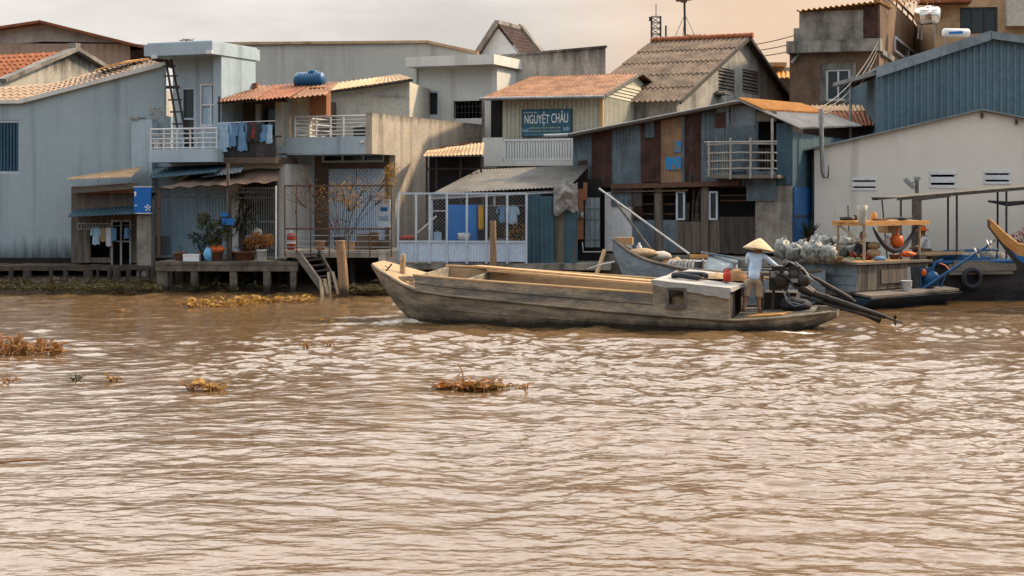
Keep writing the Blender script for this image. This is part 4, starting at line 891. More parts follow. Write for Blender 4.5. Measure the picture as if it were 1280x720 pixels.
l = B3.p(1080, 321, .95); seated(sub(B3, (l.x, .95, zt3-.06), th=-150), 'dark-clothed person sitting under the plank table between the melons and the tan sacks', 'cloth_dark', 'hair', bottoms='cloth_red')
# bucket, engine
mb = MB(); mb.lathe((0,0,0), [(.115,0),(.12,.01),(.15,.27),(.16,.28),(.15,.29),(.14,.27),(.11,.02),(0,.02)], 18); l = B3.p(1133, 368, -.28)
bk = thing('bucket', 'white plastic bucket on the stern platform of the market boat', 'bucket', sub(B3, (l.x, -.28, .40))); mb.build('pail', M['plastic_white'], bk)
mb = MB(); mb.path([(-.15,0,.27),(-.13,-.08,.2),(0,-.16,.13),(.13,-.08,.2),(.15,0,.27)], .006, 5); mb.build('handle', M['steel_grey'], bk)
e0 = B3.p(1153, 362, -.1); ef3 = sub(B3, (e0.x, -.1, .40), th=-4); e1 = ef3.p(1238, 305, 0); dz = e1.z; dxx = e1.x
en3 = thing('longtail_engine', 'blue long-tail engine tilted up at the stern of the market boat', 'engine', ef3)
mb = MB(); mb.path([(0,0,.02),(dxx,0,dz)], [.045,.03], 9); mb.path([(.05,.06,.0),(dxx*.55,.06,dz*.52)], .025, 7); mb.build('propeller_shaft', M['engine_blue'], en3)
mb = MB(); mb.box(.1,.5,.12,.42,.1,.42); mb.lathe((.3,.1,.3), [(.0,-.06),(.2,-.06),(.2,.05),(0,.05)], 18, Matrix.Rotation(R(90), 3, 'X')); mb.box(.15,.4,.15,.35,.42,.55); mb.build('engine_block', M['engine_blue'], en3)
mb = MB(); mb.path([(.32,.2,.5),(.42,.15,.75),(.62,.12,.82)], [.05,.05,.03], 8); mb.path([(0,.1,.0),(-.05,.1,.6)], .025, 6); mb.path([(.55,.1,.05),(.72,.1,.5)], .025, 6); mb.path([(-.1,.1,.55),(.3,.1,.6)], .02, 6); mb.build('exhaust_pipe', M['engine_blue'], en3)
mb = MB(); mb.blob((.05,.05,.46), (.08,.07,.1), .2, 3, 3); mb.path([(.5,.08,.72),(.66,.05,.66),(.8,.05,.5)], .02, 6); mb.build('fuel_tank', M['plastic_orange'], en3)
mb = MB()
for k in range(2):
    x = dxx*(.80+.18*k); z = dz*(.80+.18*k); mb.lathe((x,0,z), [(.0,-.012),(.16,-.012),(.17,0),(.16,.012),(0,.012)], 20, Matrix.Rotation(R(62), 3, 'Y') @ Matrix.Rotation(R(25), 3, 'X'))
for k in range(3): t = k*2.09+.4; mb.leaf((dxx*1.02,0,dz*1.02), (.25, math.cos(t), math.sin(t)), .22, .1, 0)
mb.build('propeller', M['steel_grey'], en3)
# ------------------------------------------------------------------ dark boat with canopy, and the painted prow boat
B4 = Fr(1165, 47.0, -6)
T4 = [(-.3,1.0,1.0,.8,.2),(.2,1.15,1.02,.9,-.1),(2,1.25,1.05,1.0,-.2),(5,1.25,1.15,1.0,-.2),(8,.9,1.5,.6,.1)]
b4 = thing('canopy_boat', 'dark-hulled boat with a thin flat canopy on poles, moored along the white wall', 'boat', B4)
hull_mesh(T4, 30).build('hull', M['hull_dark'], b4)
mb = MB(); mb.box(-.2, 6, -1.1, 1.1, .95, 1.02); mb.build('deck', M['wood_grey'], b4)
mb = MB(); mb.path([(-.3,-1.16,1.06),(2,-1.27,1.1),(5,-1.27,1.2),(8,-.92,1.55)], .075, 8); mb.path([(.0,-.9,1.38),(1.6,-.9,1.42),(1.6,-.9,1.05)], .04, 6); mb.build('rail', M['engine_blue'], b4)
za, zb = B4.p(1127, 248, -1.1).z, B4.p(1278, 235, -1.1).z; xa, xb = B4.p(1122, 248, -1.1).x, B4.p(1290, 235, -1.1).x+1.5
mb = MB(); k = (zb-za)/(B4.p(1278, 235, -1.1).x-xa)
for i in range(10):
    x0 = xa+(xb-xa)*i/10; x1 = xa+(xb-xa)*(i+1)/10
    mb.prism([(x0,-1.25,za+k*(x0-xa)),(x1+.05,-1.25,za+k*(x1-xa)+.012),(x1+.05,1.2,za+k*(x1-xa)+.012),(x0,1.2,za+k*(x0-xa))], (0,0,.035))
mb.bar((xa-.05,-1.2,za-.03),(xb,-1.2,za-.03+k*(xb-xa)),.06); mb.bar((xa,1.1,za-.03),(xb,1.1,za-.03+k*(xb-xa)),.06)
cn_ = mb.build('canopy', M['canopy'], b4)
for px, ly in ((1126,-1.1),(1185,1.0),(1196,-1.1),(1247,1.0),(1258,-1.1)):
    x = B4.p(px, 270, ly).x; mb = MB(); mb.tube((x,ly,.98),(x,ly,za+k*(x-xa)-.02+(.06 if ly > 0 else 0)),.032,n=7); mb.build('canopy_pole', M['steel_dark'], b4)
mb = MB(); mb.path([(1.3,-1.0,za-.08),(1.9,-.95,za-.16),(2.7,-.9,za-.10),(3.2,-1,za+.0)], [.03,.07,.05,.02], 8); mb.path([(3.5,-1.1,za+.02),(3.52,-1.1,za-.15),(3.62,-1.1,za-.27),(3.78,-1.1,za-.30)], .06, 8); mb.build('rolled_tarpaulin', M['cloth_dark'], b4)
mb = MB(); mb.bar((-.9,-1.0,za+.02),(.2,-1.1,za+.10),.05); mb.path([(-1.0,-1.2,za-.06),(.1,-1.2,za+.07)], .03, 6)
mb.build('bamboo_spar', M['wood_grey'], b4)
mb = MB()
for x0, x1, z in ((.0,1.9,1.02),(.15,2.0,1.12)): mb.prism([(x0,-1.35,z-.3),(x1,-1.35,z-.28),(x1,-1.3,z),(x0,-1.3,z)], (0,.04,0))
mb.build('side_plank', M['wood_grey'], b4)
l = B4.p(1158, 303, -.6); seated(sub(B4, (l.x, -.6, 1.18), th=-70), 'person in an orange sun hat and pale top sitting on the dark canopy boat', 'cloth_white', 'plastic_orange', bottoms='cloth_brown')
mb = MB(); mb.box(-.34,.34,-.26,.26,0,.22); boat_item(mb, 'wood_crate', M['wood_grey'], 'grey wooden crate under the person in the orange sun hat', 'crate', (l.x, -.45, .965), B4)
def it4(mb, name, m, label, cat, px, ly, z=1.02, th=None): return boat_item(mb, name, M[m], label, cat, (B4.p(px, 300, ly).x, ly, z), B4, th)
mb = MB(); mb.path([(-.75,0,.09),(-.3,.04,.13),(.2,-.03,.1),(.75,.02,.12)], [.07,.11,.1,.06], 9); it4(mb, 'tarpaulin_roll', 'engine_blue', 'rolled blue tarpaulin on the deck of the canopy boat near the poles', 'tarpaulin', 1205, -.75, 1.05)
for k, (px, w_, h_, m_, lab) in enumerate(((1172,.34,.36,'wood_grey','slatted grey crate on the canopy boat beside the sitting person'),(1184,.26,.24,'cardboard','small brown carton on the canopy boat next to the slatted crate'))):
    mb = MB()
    for z_ in (0, h_*.36, h_*.72): mb.box(-w_,w_,-w_*.7,w_*.7,z_,z_+h_*.26)
    mb.box(-w_*.97,w_*.97,-w_*.66,w_*.66,.01,h_*.95); it4(mb, 'crate' if k == 0 else 'carton', m_, lab, 'crate' if k == 0 else 'carton', px, -.5)
mb = MB(); mb.box(-.13,.13,-.09,.09,0,.3); mb.box(-.08,.02,-.03,.03,.3,.36); mb.lathe((.07,0,.3), [(.03,0),(.03,.04),(0,.045)], 10); it4(mb, 'jerrycan', 'plastic_white', 'white jerrycan standing on the deck of the canopy boat', 'jerrycan', 1218, -.3)
mb = MB(); mb.blob((0,0,.14), (.5,.3,.18), .45, 3, 52); it4(mb, 'net_heap', 'net_gray', 'grey heap of net on the deck of the canopy boat past the jerrycan', 'net', 1240, -.4)
mb = MB()
for i in range(5): mb.path([(.26*math.cos(t), .26*math.sin(t), .03+.045*i) for t in np.linspace(0, 6.1, 18)], .03, 6)
it4(mb, 'rope_coil', 'bamboo', 'coil of tan rope on the deck of the canopy boat under its far pole', 'rope', 1192, .2)
mb = MB()
for k in range(3): mb.bar((-.9+.1*k, -.12+.13*k, .04+.03*k), (.95+.1*k, -.1+.13*k, .10+.03*k), .13, .04)
l_ = B3.p(1160, 318, .9); boat_item(mb, 'gangplank', M['wood_deck'], 'tan gangplank boards bridging the market boat and the dark canopy boat', 'plank', (l_.x, .9, zt3+.07), B3, th=-8)
mb = MB(); mb.lathe((0,0,0), [(.2,-.08),(.28,-.1),(.32,0),(.28,.1),(.2,.08),(.19,0),(.2,-.08)], 20, Matrix.Rotation(R(90), 3, 'X')); boat_item(mb, 'tyre_fender', M['cloth_dark'], 'black tyre fender hung on the side of the dark canopy boat', 'tyre', (B4.p(1215, 340, -1.36).x, -1.36, .62), B4)
B5 = Fr(0, 0, -62, origin=Fr(1240, 42.6).O)
T5 = [(-.1,.17,2.35,.14,2.15),(.3,.24,1.95,.16,1.6),(.62,.36,1.68,.2,1.15),(1.1,.56,1.62,.28,.6),(2,.8,1.55,.5,.2),(4,1.0,1.4,.7,-.2),(7,.9,1.3,.7,-.2)]
B5.ex, B5.ey = Vector((.62,-.10,0)).normalized(), Vector((.1,.62,0)).normalized(); B5.th = math.atan2(.10, .62)
b5 = thing('painted_prow_boat', 'wooden boat with an upswept orange prow and a blue painted side panel', 'boat', B5)
hull_mesh(T5, 36).build('hull', M['hull_dark'], b5)
mb = MB()
for s_ in (-1, 1): mb.path([(x, s_*lerp_tab(T5, x)[0], lerp_tab(T5, x)[1]+.01) for x in np.linspace(-.08, 6.8, 40)], [.04]*12+[.055]*28, 7)
for i in range(16):
    x0, x1 = -.09+.075*i, -.09+.075*(i+1); a, b = lerp_tab(T5, x0), lerp_tab(T5, x1)
    mb.prism([(x0,-a[0],a[1]-.01),(x1,-b[0],b[1]-.01),(x1,b[0],b[1]-.01),(x0,a[0],a[1]-.01)], (0,0,-.03))
mb.build('prow_rail', M['wood_orange'], b5)
mb = MB()
def blu(u, v):
    x = .42 + u*.75; a = lerp_tab(T5, x); z0 = a[3]+.25*(a[1]-a[3]); z = a[1]-.27 - (1-v)*(a[1]-.30-z0)*(.4+.6*math.sin(math.pi*min(1, u+.15)))
    q = max(0, (z-a[3])/(a[1]-a[3])); y = a[2] + (a[0]-a[2])*math.sin(q*math.pi/2)**.9
    return (x, -y-.025, z)
mb.grid(blu, 12, 6); n = len(mb.v); mb.add([(x, y+.012, z) for x, y, z in mb.v[:n]], [tuple(reversed(f)) for f in list(mb.f)]); mb.build('painted_panel', M['prow_blue'], b5)
mb = MB()
def band(u, v):
    x = -.08 + u*1.6; a = lerp_tab(T5, x); z = a[1] - .02 - (1-v)*min(.26, (a[1]-a[3])*.8)
    q = max(0, (z-a[3])/(a[1]-a[3])); return (x, -(a[2]+(a[0]-a[2])*math.sin(q*math.pi/2)**.9)-.03, z)
mb.grid(band, 18, 3); n = len(mb.v); mb.add([(x, y+.014, z) for x, y, z in mb.v[:n]], [tuple(reversed(f)) for f in list(mb.f)]); mb.build('orange_band', M['wood_orange'], b5)
mb = MB(); mb.box(1.2, 5, -.6, .6, 1.2, 1.25); mb.build('deck', M['wood_deck'], b5)
def leafy(mb, c, r, n, l, w, zs=1.0, updir=.3):
    for _ in range(n):
        d = Vector((rnd.gauss(0,1), rnd.gauss(0,1), rnd.gauss(0,1)*zs)).normalized(); p = Vector(c) + Vector((d.x*r, d.y*r, d.z*r*zs))*rnd.random()**.45
        mb.leaf(p, d + Vector((rnd.uniform(-.6,.6), rnd.uniform(-.6,.6), updir+rnd.uniform(-.5,.5))), l*rnd.uniform(.6,1.3), w*rnd.uniform(.6,1.3))
    return mb
def pot(mb, r, h, n=16): return mb.lathe((0,0,0), [(r*.72,0),(r*.78,.01),(r*.97,h*.86),(r*1.06,h*.87),(r*1.06,h),(r*.93,h),(r*.88,h*.85),(0,h*.84)], n)
l = B5.world((.95, .1, 1.25)); pp = thing('potted_plant', 'dark red leafy plant in a clay pot on the painted prow boat', 'potted plant', loc=l)
mb = MB(); pot(mb, .2, .22); mb.v = [tuple(Vector(v)+l) for v in mb.v]; mb.build('pot', M['pot_clay'], pp)
mb = MB()
for k in range(9):
    a = rnd.uniform(0, 6.28); tip = l + Vector((.3*math.cos(a), .3*math.sin(a), rnd.uniform(.45, .85))); mb.path([l+Vector((0,0,.18)), l.lerp(tip, .5)+Vector((0,0,.08)), tip], .008, 5)
    leafy(mb, tip, .13, 16, .13, .07)
mb.build('foliage', M['petal_red'], pp)
mb = MB(); mb.path([(-.5,0,.05),(-.2,.1,.12),(.2,-.05,.1),(.5,.05,.04)], [.05,.09,.08,.04], 8); boat_item(mb, 'rope_bundle', M['bamboo'], 'thick tan rope bundle lying behind the orange prow rail', 'rope', (1.35, -.35, 1.5), B5)
# ------------------------------------------------------------------ helpers for buildings (local coordinates of a house frame)
def window(T, r, y, fm='paint_white', gm='glass_dark', nx=2, nz=1, w=.05, name='window', bars=0, ax='y'):
    x0, x1, z0, z1 = r; mb = MB()
    bx = (lambda a,b,c,d,e,f: mb.box(a,b,c,d,e,f)) if ax == 'y' else (lambda a,b,c,d,e,f: mb.box(-d,-c,a,b,e,f))
    bx(x0,x1,y-.03,y+.05,z1-w,z1); bx(x0,x1,y-.03,y+.05,z0,z0+w)
    bx(x0,x0+w,y-.03,y+.05,z0+w,z1-w); bx(x1-w,x1,y-.03,y+.05,z0+w,z1-w)
    for i in range(1, nx): c = x0+(x1-x0)*i/nx; bx(c-w*.4,c+w*.4,y-.02,y+.04,z0+w,z1-w)
    for i in range(1, nz):
        c = z0+(z1-z0)*i/nz
        for j in range(nx):
            a = x0+(x1-x0)*j/nx+w*.4; b = x0+(x1-x0)*(j+1)/nx-w*.4; bx(a,b,y-.02,y+.04,c-w*.4,c+w*.4)
    for i in range(1, bars): c = x0+(x1-x0)*i/bars; bx(c-.008,c+.008,y-.06,y-.045,z0,z1)
    o = mb.build(name, M[fm], T); mb = MB()
    if ax == 'y': mb.box(x0+.01,x1-.01,y+.055,y+.07,z0+.01,z1-.01)
    else: mb.box(-y-.07,-y-.055,x0+.01,x1-.01,z0+.01,z1-.01)
    mb.build('pane', M[gm], o); return o
def louvre(T, r, x, n, ax='x', m='louvre'):
    """slatted vent in a wall that lies in the plane x"""
    a, b, z0, z1 = r; mb = MB()
    for i in range(n):
        z = z0+(z1-z0)*(i+.5)/n; h = (z1-z0)/n*.42
        if ax == 'x': mb.prism([(x+.02,a,z-h),(x+.02,b,z-h),(x-.06,b,z+h),(x-.06,a,z+h)], (.012,0,.012))
        else: mb.prism([(a,x-.02,z-h),(b,x-.02,z-h),(b,x+.06,z+h),(a,x+.06,z+h)], (0,-.012,.012))
    return mb.build('louvre_vent', M[m], T)
def shell(mb, x0, x1, y0, y1, z0, z1, t=.15, left=True, right=True, back=True, top=False):
    if left: mb.box(x0, x0+t, y0, y1, z0, z1)
    if right: mb.box(x1-t, x1, y0, y1, z0, z1)
    if back: mb.box(x0+t, x1-t, y1-t, y1, z0, z1)
    if top: mb.box(x0+t, x1-t, y0, y1-t, z1-t, z1-.01)
    return mb
def rails(mb, x0, x1, y, z0, z1, nbar, nrail, r=.015, vert=True):
    for i in range(nrail):
        z = z0+(z1-z0)*i/(nrail-1); mb.tube((x0,y,z),(x1,y,z), r*(1.5 if i == nrail-1 else 1), n=6)
    if vert:
        for i in range(nbar+1): x = x0+(x1-x0)*i/nbar; mb.box(x-r, x+r, y-r, y+r, z0-.02, z1)
    return mb
def tiles(mb, a, b, c, d, nx, ny, t=.04, amp=.03):
    """tiled slope: courses of curved tiles; a,b eave left to right, d,c ridge"""
    a, b, c, d = map(Vector, (a, b, c, d)); nn = (b-a).cross(d-a).normalized()
    for j in range(ny):
        v0, v1 = j/ny, (j+1)/ny*1.0
        p, q, r_, s_ = a.lerp(d, v0), b.lerp(c, v0), b.lerp(c, min(1, v1+.02)), a.lerp(d, min(1, v1+.02))
        mb.corr(p+nn*t, q+nn*t, r_+nn*.005, s_+nn*.005, (b-a).length/nx, amp, .015)
    return mb

# ------------------------------------------------------------------ warehouse and tiled house at the far left
fA = Fr(190, 76, 0)
tA = thing('warehouse', 'large pale warehouse with a low pitched roof behind the tiled house at the far left', 'warehouse', fA)
g = lambda px, py, ly=0: fA.p(px, py, ly)
xl = g(-420, 60).x; ap = g(55, 27); rt = g(192, 61); lf = Vector((2*ap.x-rt.x-14, 0, rt.z-1.6)); zb = g(100, 52).z
MB().prism([(lf.x,0,zb-1.5),(ap.x,0,zb),(g(150,57).x,0,zb-.05),(rt.x-.3,0,zb-.15),(rt.x-.3,0,rt.z),(ap.x,0,ap.z-.1),(lf.x,0,lf.z)], (0,.2,0)).build('gable_wall', M['plaster_shed'], tA)
mb = MB(); mb.corr((lf.x,-.05,.8),(g(163,80).x,-.05,.8),(g(163,80).x,-.05,zb-.1),(lf.x,-.05,zb-.1), .35,.03); mb.build('lower_wall', M['tin_pink'], tA)
mb = MB(); shell(mb, lf.x, rt.x-.3, .2, 22, 1, min(lf.z, rt.z)-.1, .2); mb.build('side_wall', M['plaster_shed'], tA)
mb = MB()
for p, q in ((lf, ap), (ap, rt)): mb.slab([(p.x,-.7,p.z),(q.x,-.7,q.z),(q.x,22,q.z),(p.x,22,p.z)], .12)
mb.build('roof', M['roof_rust2'], tA)
fB = Fr(5, 64, -62)
a0, a1, a2 = fB.p(3, 101), fB.p(92, 63), fB.p(129, 85)
tB = thing('tiled_house', 'old house with orange tiled roof and mould-streaked gable behind the plain grey wall', 'house', fB)
MB().prism([(a0.x,0,1),(a2.x,0,1),(a2.x,0,a2.z-.1),(a1.x,0,a1.z-.1),(a0.x,0,a0.z-.1)], (0,.25,0)).build('gable_wall', M['concrete_mould'], tB)
mb = MB(); mb.bar((a0.x-.1,-.05,a0.z),(a1.x,-.05,a1.z+.05),.5,.16); mb.bar((a1.x,-.05,a1.z+.05),(a2.x+.1,-.05,a2.z),.5,.16); mb.box(a1.x-.14,a1.x+.14,-.25,.2,a1.z,a1.z+.3); mb.build('coping', M['concrete_old'], tB)
mb = MB(); tiles(mb, (a0.x,14,a0.z-.4),(a0.x,.2,a0.z-.4),(a1.x,.2,a1.z-.05),(a1.x,14,a1.z-.05), 44, 9, .05, .05); tiles(mb, (a2.x,.2,a2.z-.3),(a2.x,14,a2.z-.3),(a1.x,14,a1.z-.05),(a1.x,.2,a1.z-.05), 44, 6, .05, .05); mb.build('roof', M['terracotta'], tB)
mb = MB(); shell(mb, a0.x+.1, a2.x-.1, .25, 14, 1, a0.z-.6, .2); mb.build('side_wall', M['concrete_mould'], tB)

# ------------------------------------------------------------------ big grey-blue plain wall, far left
fC = Fr(205, 54.4, 6)
tC = thing('plain_house', 'tall plain grey-blue house wall with one barred window and a tan tiled roof edge', 'house', fC)
x0 = fC.p(-330, 200).x; zl, zk, zrr = fC.p(0, 131).z, fC.p(27, 128).z, fC.p(205, 81).z; xk = fC.p(27, 128).x; xr = 0.0
wr = fC.rect(-14, 25, 150, 217); base = .75
holes = [wr]
mb = MB(); mb.wall(x0, xr, base, zl-.35, 0, .25, holes); mb.prism([(x0,0,zl-.35),(xr,0,zl-.35),(xr,0,zrr),(xk,0,zk),(x0,0,zl)], (0,.25,0)); shell(mb, x0, xr, .25, 10, base, zl-.4, .2); mb.build('wall', M['plaster_blue'], tC)
mb = MB(); mb.bar((x0,-.06,zl+.02),(xk,-.06,zk+.02),.2,.12); mb.bar((xk,-.06,zk+.02),(xr+.05,-.06,zrr+.02),.2,.14); mb.build('coping', M['plaster_white'], tC)
tl, tr_ = fC.p(-40, 122, 2.6), fC.p(184, 73.5, 2.6)
mb = MB(); tiles(mb, (x0,.1,zl+.02),(xk,.1,zk+.02),(fC.p(70,103,2.4).x,2.4,fC.p(70,104,2.4).z),(x0,2.4,fC.p(20,116,2.4).z-.4), 40, 5, .03, .03)
tiles(mb, (xk,.1,zk+.02),(fC.p(205,82,.1).x,.1,zrr+.02),(tr_.x,2.4,tr_.z),(fC.p(70,103,2.4).x,2.4,fC.p(70,104,2.4).z), 26, 5, .03, .03); mb.build('roof', M['tile_tan'], tC)
mb = MB(); q = [fC.p(118,89,1.2),fC.p(150,80,1.2),fC.p(186,74.5,1.6),fC.p(160,77.5,2.2),fC.p(128,86,2.2)]; mb.prism(q, (0,.03,.06)); mb.build('sunlit_roof_patch', M['roof_orange'], tC)  # orange sheet stands in for the sunlit stretch of this roof
o = window(tC, wr, .06, 'paint_bluewhite', 'paint_blue', 1, 1, .09)
mb = MB()
for i in range(9): x = wr[0]+.1+(wr[1]-wr[0]-.2)*i/8; mb.box(x-.03,x+.03,.0,.05,wr[2]+.09,wr[3]-.09)
mb.build('shutter_slats', M['tin_teal'], o)

# ------------------------------------------------------------------ grey block far behind, white block, dormer
fG = Fr(600, 66, 0)
tG = thing('grey_block', 'long blank grey concrete building behind the tin roofs and the blue water tank', 'building', fG)
gp = [fG.p(240,57),fG.p(535,54.5),fG.p(560,60),fG.p(598,68)]
mb = MB(); mb.prism([(gp[0].x,0,.8),(gp[3].x,0,.8)]+[(p.x,0,p.z) for p in reversed(gp)], (0,14,0)); mb.build('wall', M['plaster_grey'], tG)
mb = MB()
for p, q in zip(gp, gp[1:]): mb.slab([(p.x,-.15,p.z+.12),(q.x,-.15,q.z+.12),(q.x,14.2,q.z+.12),(p.x,14.2,p.z+.12)], .11)
mb.build('roof', M['roof_tan'], tG)
fI = Fr(612, 60, 22)
tI = thing('flat_roof_house', 'white flat-roofed house with a dark window and a black grid opening', 'house', fI)
r1, r2 = fI.rect(530,548,114,145), fI.rect(567,604,126,148); xi0 = fI.p(516, 100).x
ztop = fI.p(600, 75).z
mb = MB(); mb.wall(xi0, .35, .8, ztop-.25, 0, .2, [r1, r2]); shell(mb, xi0, .35, .2, 9, .8, ztop-.25, .2); mb.box(.12,.35,-.12,0,.8,ztop-.25); mb.box(xi0,xi0+.2,-.1,0,.8,ztop-.25); mb.build('wall', M['plaster_white'], tI)
mb = MB(); mb.box(fI.p(507,85,-.9).x, .55, -.9, 9.2, ztop-.25, ztop+.12); mb.build('roof', M['plaster_white'], tI)
window(tI, r1, .06, 'paint_bluewhite', 'glass_dark', 1, 1, .06)
mb = MB()
for i in range(9): x = r2[0]+(r2[1]-r2[0])*i/8; mb.box(x-.01,x+.01,.05,.07,r2[2],r2[3])
for i in range(4): z = r2[2]+(r2[3]-r2[2])*i/3; mb.box(r2[0],r2[1],.03,.05,z-.01,z+.01)
mb.build('window_grid', M['steel_dark'], tI)
mb = MB(); mb.tube(fI.p(545,86,-.1)+Vector((0,0,0)), fI.p(578,84,-.1), .03, n=6); mb.build('tube_lamp', M['paint_white'], tI)
fI2 = Fr(614, 61.5, -3)
p0, p1 = fI2.p(613, 72), fI2.p(757, 59)
mb = MB(); mb.prism([(p0.x,0,.8),(p1.x,0,.8),(p1.x,0,p1.z),(p0.x,0,p0.z)], (0,.25,0)); mb.box(p1.x-.25,p1.x,.25,8,.8,p1.z-.05); mb.bar((p0.x-.05,.12,p0.z+.03),(p1.x+.05,.12,p1.z+.03),.34,.08)
wsolo(mb, fI2, 'parapet_wall', M['concrete_mould'], 'tall pale concrete wall streaked with black mould behind the shop sign house', 'wall')
fD = Fr(672, 68, 22)
tD = thing('roof_dormer', 'steep little gabled dormer with dark ribbed tiles peeking over the mouldy wall', 'dormer', fD)
c0, c1, c2 = fD.p(597,72), fD.p(623,31), fD.p(652,72)
MB().prism([(c0.x,0,c0.z-1),(c2.x,0,c0.z-1),(c2.x,0,c2.z),(c1.x,0,c1.z-.15),(c0.x,0,c0.z)], (0,.15,0)).build('gable_wall', M['paint_white'], tD)
dd = 2.6
mb = MB(); tiles(mb, (c2.x+.2,-.15,c2.z-.1),(c2.x+.2,dd,c2.z-.1),(c1.x,dd,c1.z+.05),(c1.x,-.15,c1.z+.05), 11, 9, .04, .05); mb.slab([(c0.x-.25,-.3,c0.z-.3),(c1.x,-.3,c1.z),(c1.x,dd,c1.z),(c0.x-.25,dd,c0.z-.3)], .08); mb.build('roof', M['roof_tile_dark'], tD)
mb = MB(); mb.bar((c0.x-.3,-.3,c0.z-.35),(c1.x,-.3,c1.z+.02),.12,.2); mb.bar((c1.x,-.2,c1.z+.1),(c1.x,dd+.1,c1.z+.1),.22,.16); mb.bar((c1.x-.05,dd,c1.z+.2),(c2.x+.35,dd,c2.z-.1),.5,.22); mb.build('barge_board', M['concrete_old'], tD)

# ------------------------------------------------------------------ blue-white house with balcony
fF = Fr(286, 53.2, 22)
tF = thing('balcony_house', 'blue-grey two-storey house with a flat roof slab, white balcony and blue roller shutter', 'house', fF)
X = lambda px, ly=0: fF.p(px, 200, ly).x
Zf = lambda py, px=250, ly=0: fF.p(px, py, ly).z
fl = .98; z1 = Zf(203, 230); zbal = Zf(188, 230); ztop = Zf(57, 240, -1)
xL, xU, xR = X(172), X(216), 0.0
sh_r = fF.rect(191, 283, 236, 318); dr = fF.rect(226, 244, 109, 188); wn = fF.rect(249, 277, 104, 158)
mb = MB(); mb.wall(xU, xR, z1, ztop-.3, 0, .2, [dr, wn]); shell(mb, xU, xR, .2, 1.7, z1, ztop-.3, .2); mb.box(xR-.32,xR-.003,-.45,-.003,z1,ztop-.3)
mb.wall(xL, xR, fl-.1, z1, .0, .2, [sh_r]); shell(mb, xL, xR, .2, 7, .6, z1, .2, True, True, True, True); mb.box(xL, X(190,-.35), -.35, -.004, z1-1.0, Zf(150,180)-.0); mb.build('wall', M['plaster_bluegrey'], tF)
mb = MB(); mb.box(X(180,-1.1), xR+.05, -1.1, 1.9, ztop-.30, ztop+.08); mb.box(X(182,-1.1), xR, -1.0, 1.8, ztop+.08, ztop+.14); mb.build('roof', M['plaster_bluegrey'], tF)
mb = MB(); mb.box(xL-.05, X(192,.5), -.4, 2, Zf(150,180), Zf(150,180)+.08); mb.build('side_roof', M['roof_grey'], tF)
mb = MB(); mb.box(X(186,-1.2), X(271,-1.2), -1.2, -.004, z1-.02, zbal); mb.build('balcony_slab', M['plaster_bluegrey'], tF)
mb = MB(); y = -1.15; a, b = X(189,y), X(271,y); z0r, z1r = zbal+.05, Zf(161,230,y)
for i in range(5): z = z0r+(z1r-z0r)*i/4; mb.tube((a,y,z),(b,y,z),.022 if i < 4 else .035,n=6)
for i in range(6): x = a+(b-a)*i/5; mb.tube((x,y,zbal),(x,y,z1r),.028,n=6)
for i in range(5):
    xc = a+(b-a)*(i+.5)/5; mb.box(xc-.18,xc+.18,y-.012,y+.012,z0r+.28,z0r+.31); mb.box(xc-.012,xc+.012,y-.012,y+.012,z0r,z0r+.28)
for i in range(4): z = z0r+(z1r-z0r)*i/3; mb.tube((a,y,z),(a,-.05,z),.022,n=6)
mb.build('railing', M['paint_white'], tF)
dro = window(tF, dr, .05, 'paint_bluewhite', 'glass_dark', 1, 2, .07, 'door'); mb = MB(); mb.box(dr[0]+.1,dr[0]+.13,-.02,.02,dr[2]+.85,dr[2]+1.05); mb.build('handle', M['steel_grey'], dro)
window(tF, wn, .05, 'paint_white', 'shutter_blue', 2, 2, .07)
mb = MB(); mb.corr((sh_r[0]-.02,.08,fl),(sh_r[1]+.02,.08,fl),(sh_r[1]+.02,.08,sh_r[3]+.03),(sh_r[0]-.02,.08,sh_r[3]+.03),.12,.018,square=True); mb.build('roller_shutter', M['shutter_blue'], tF)
mb = MB(); pr = fF.rect(192,212,295,317,-.06); mb.corr((pr[0],-.06,pr[2]),(pr[1],-.06,pr[2]),(pr[1],-.06,pr[3]),(pr[0],-.06,pr[3]),.1,.012); mb.build('shutter_patch', M['tin_pale'], tF)
for px, py in ((193,71),(262,65)):
    mb = MB(); p = fF.p(px,py,-1.12); mb.box(p.x-.11,p.x+.11,-1.16,-1.1,p.z-.06,p.z+.06); mb.build('roof_lamp', M['paint_white'], tF)
# ladder and junk on that balcony
fl_ = sub(fF, (X(212,-.9), -.9, zbal))
mb = MB(); la, lb = fF.p(222,162,-.9), fF.p(207,74,-.75); la2, lb2 = fF.p(231,162,-.6), fF.p(214,74,-.5); O_ = Vector((X(212,-.9), -.9, zbal))
mb.tube(la-O_, lb-O_, .04, n=7); mb.tube(la2-O_, lb2-O_, .04, n=7)
for k in (.08,.25,.42,.6,.76,.9): mb.bar(la.lerp(lb,k)-O_+Vector((-.15,-.04,0)), la2.lerp(lb2,k)-O_+Vector((.15,-.04,0)), .05, .1 if k == .6 else .05)
wsolo(mb, fl_, 'wooden_ladder', M['wood_dark'], 'dark wooden ladder leaning from the balcony up to the flat roof slab', 'ladder')
for k, px in enumerate((198, 208)):
    mb = MB(); mb.lathe((0,0,0), [(.13,0),(.16,.3),(.17,.32),(.14,.32),(.12,.04),(0,.04)], 14); wsolo(mb, sub(fF, (X(px,-.7), -.7, zbal)), 'bucket', M['plastic_white'], ('pale bucket behind the white balcony railing, nearest its outer corner', 'second pale bucket behind the white balcony railing, at the foot of the ladder')[k], 'bucket', 'buckets on the balcony')
mb = MB(); leafy(mb, (0,0,.12), .18, 40, .14, .05); wsolo(mb, sub(fF, (X(196,-.2), -.25, Zf(150,180)+.08)), 'weed_tuft', M['leaf_yellow'], 'yellow weed tuft growing on the small side roof by the ladder', 'plant')
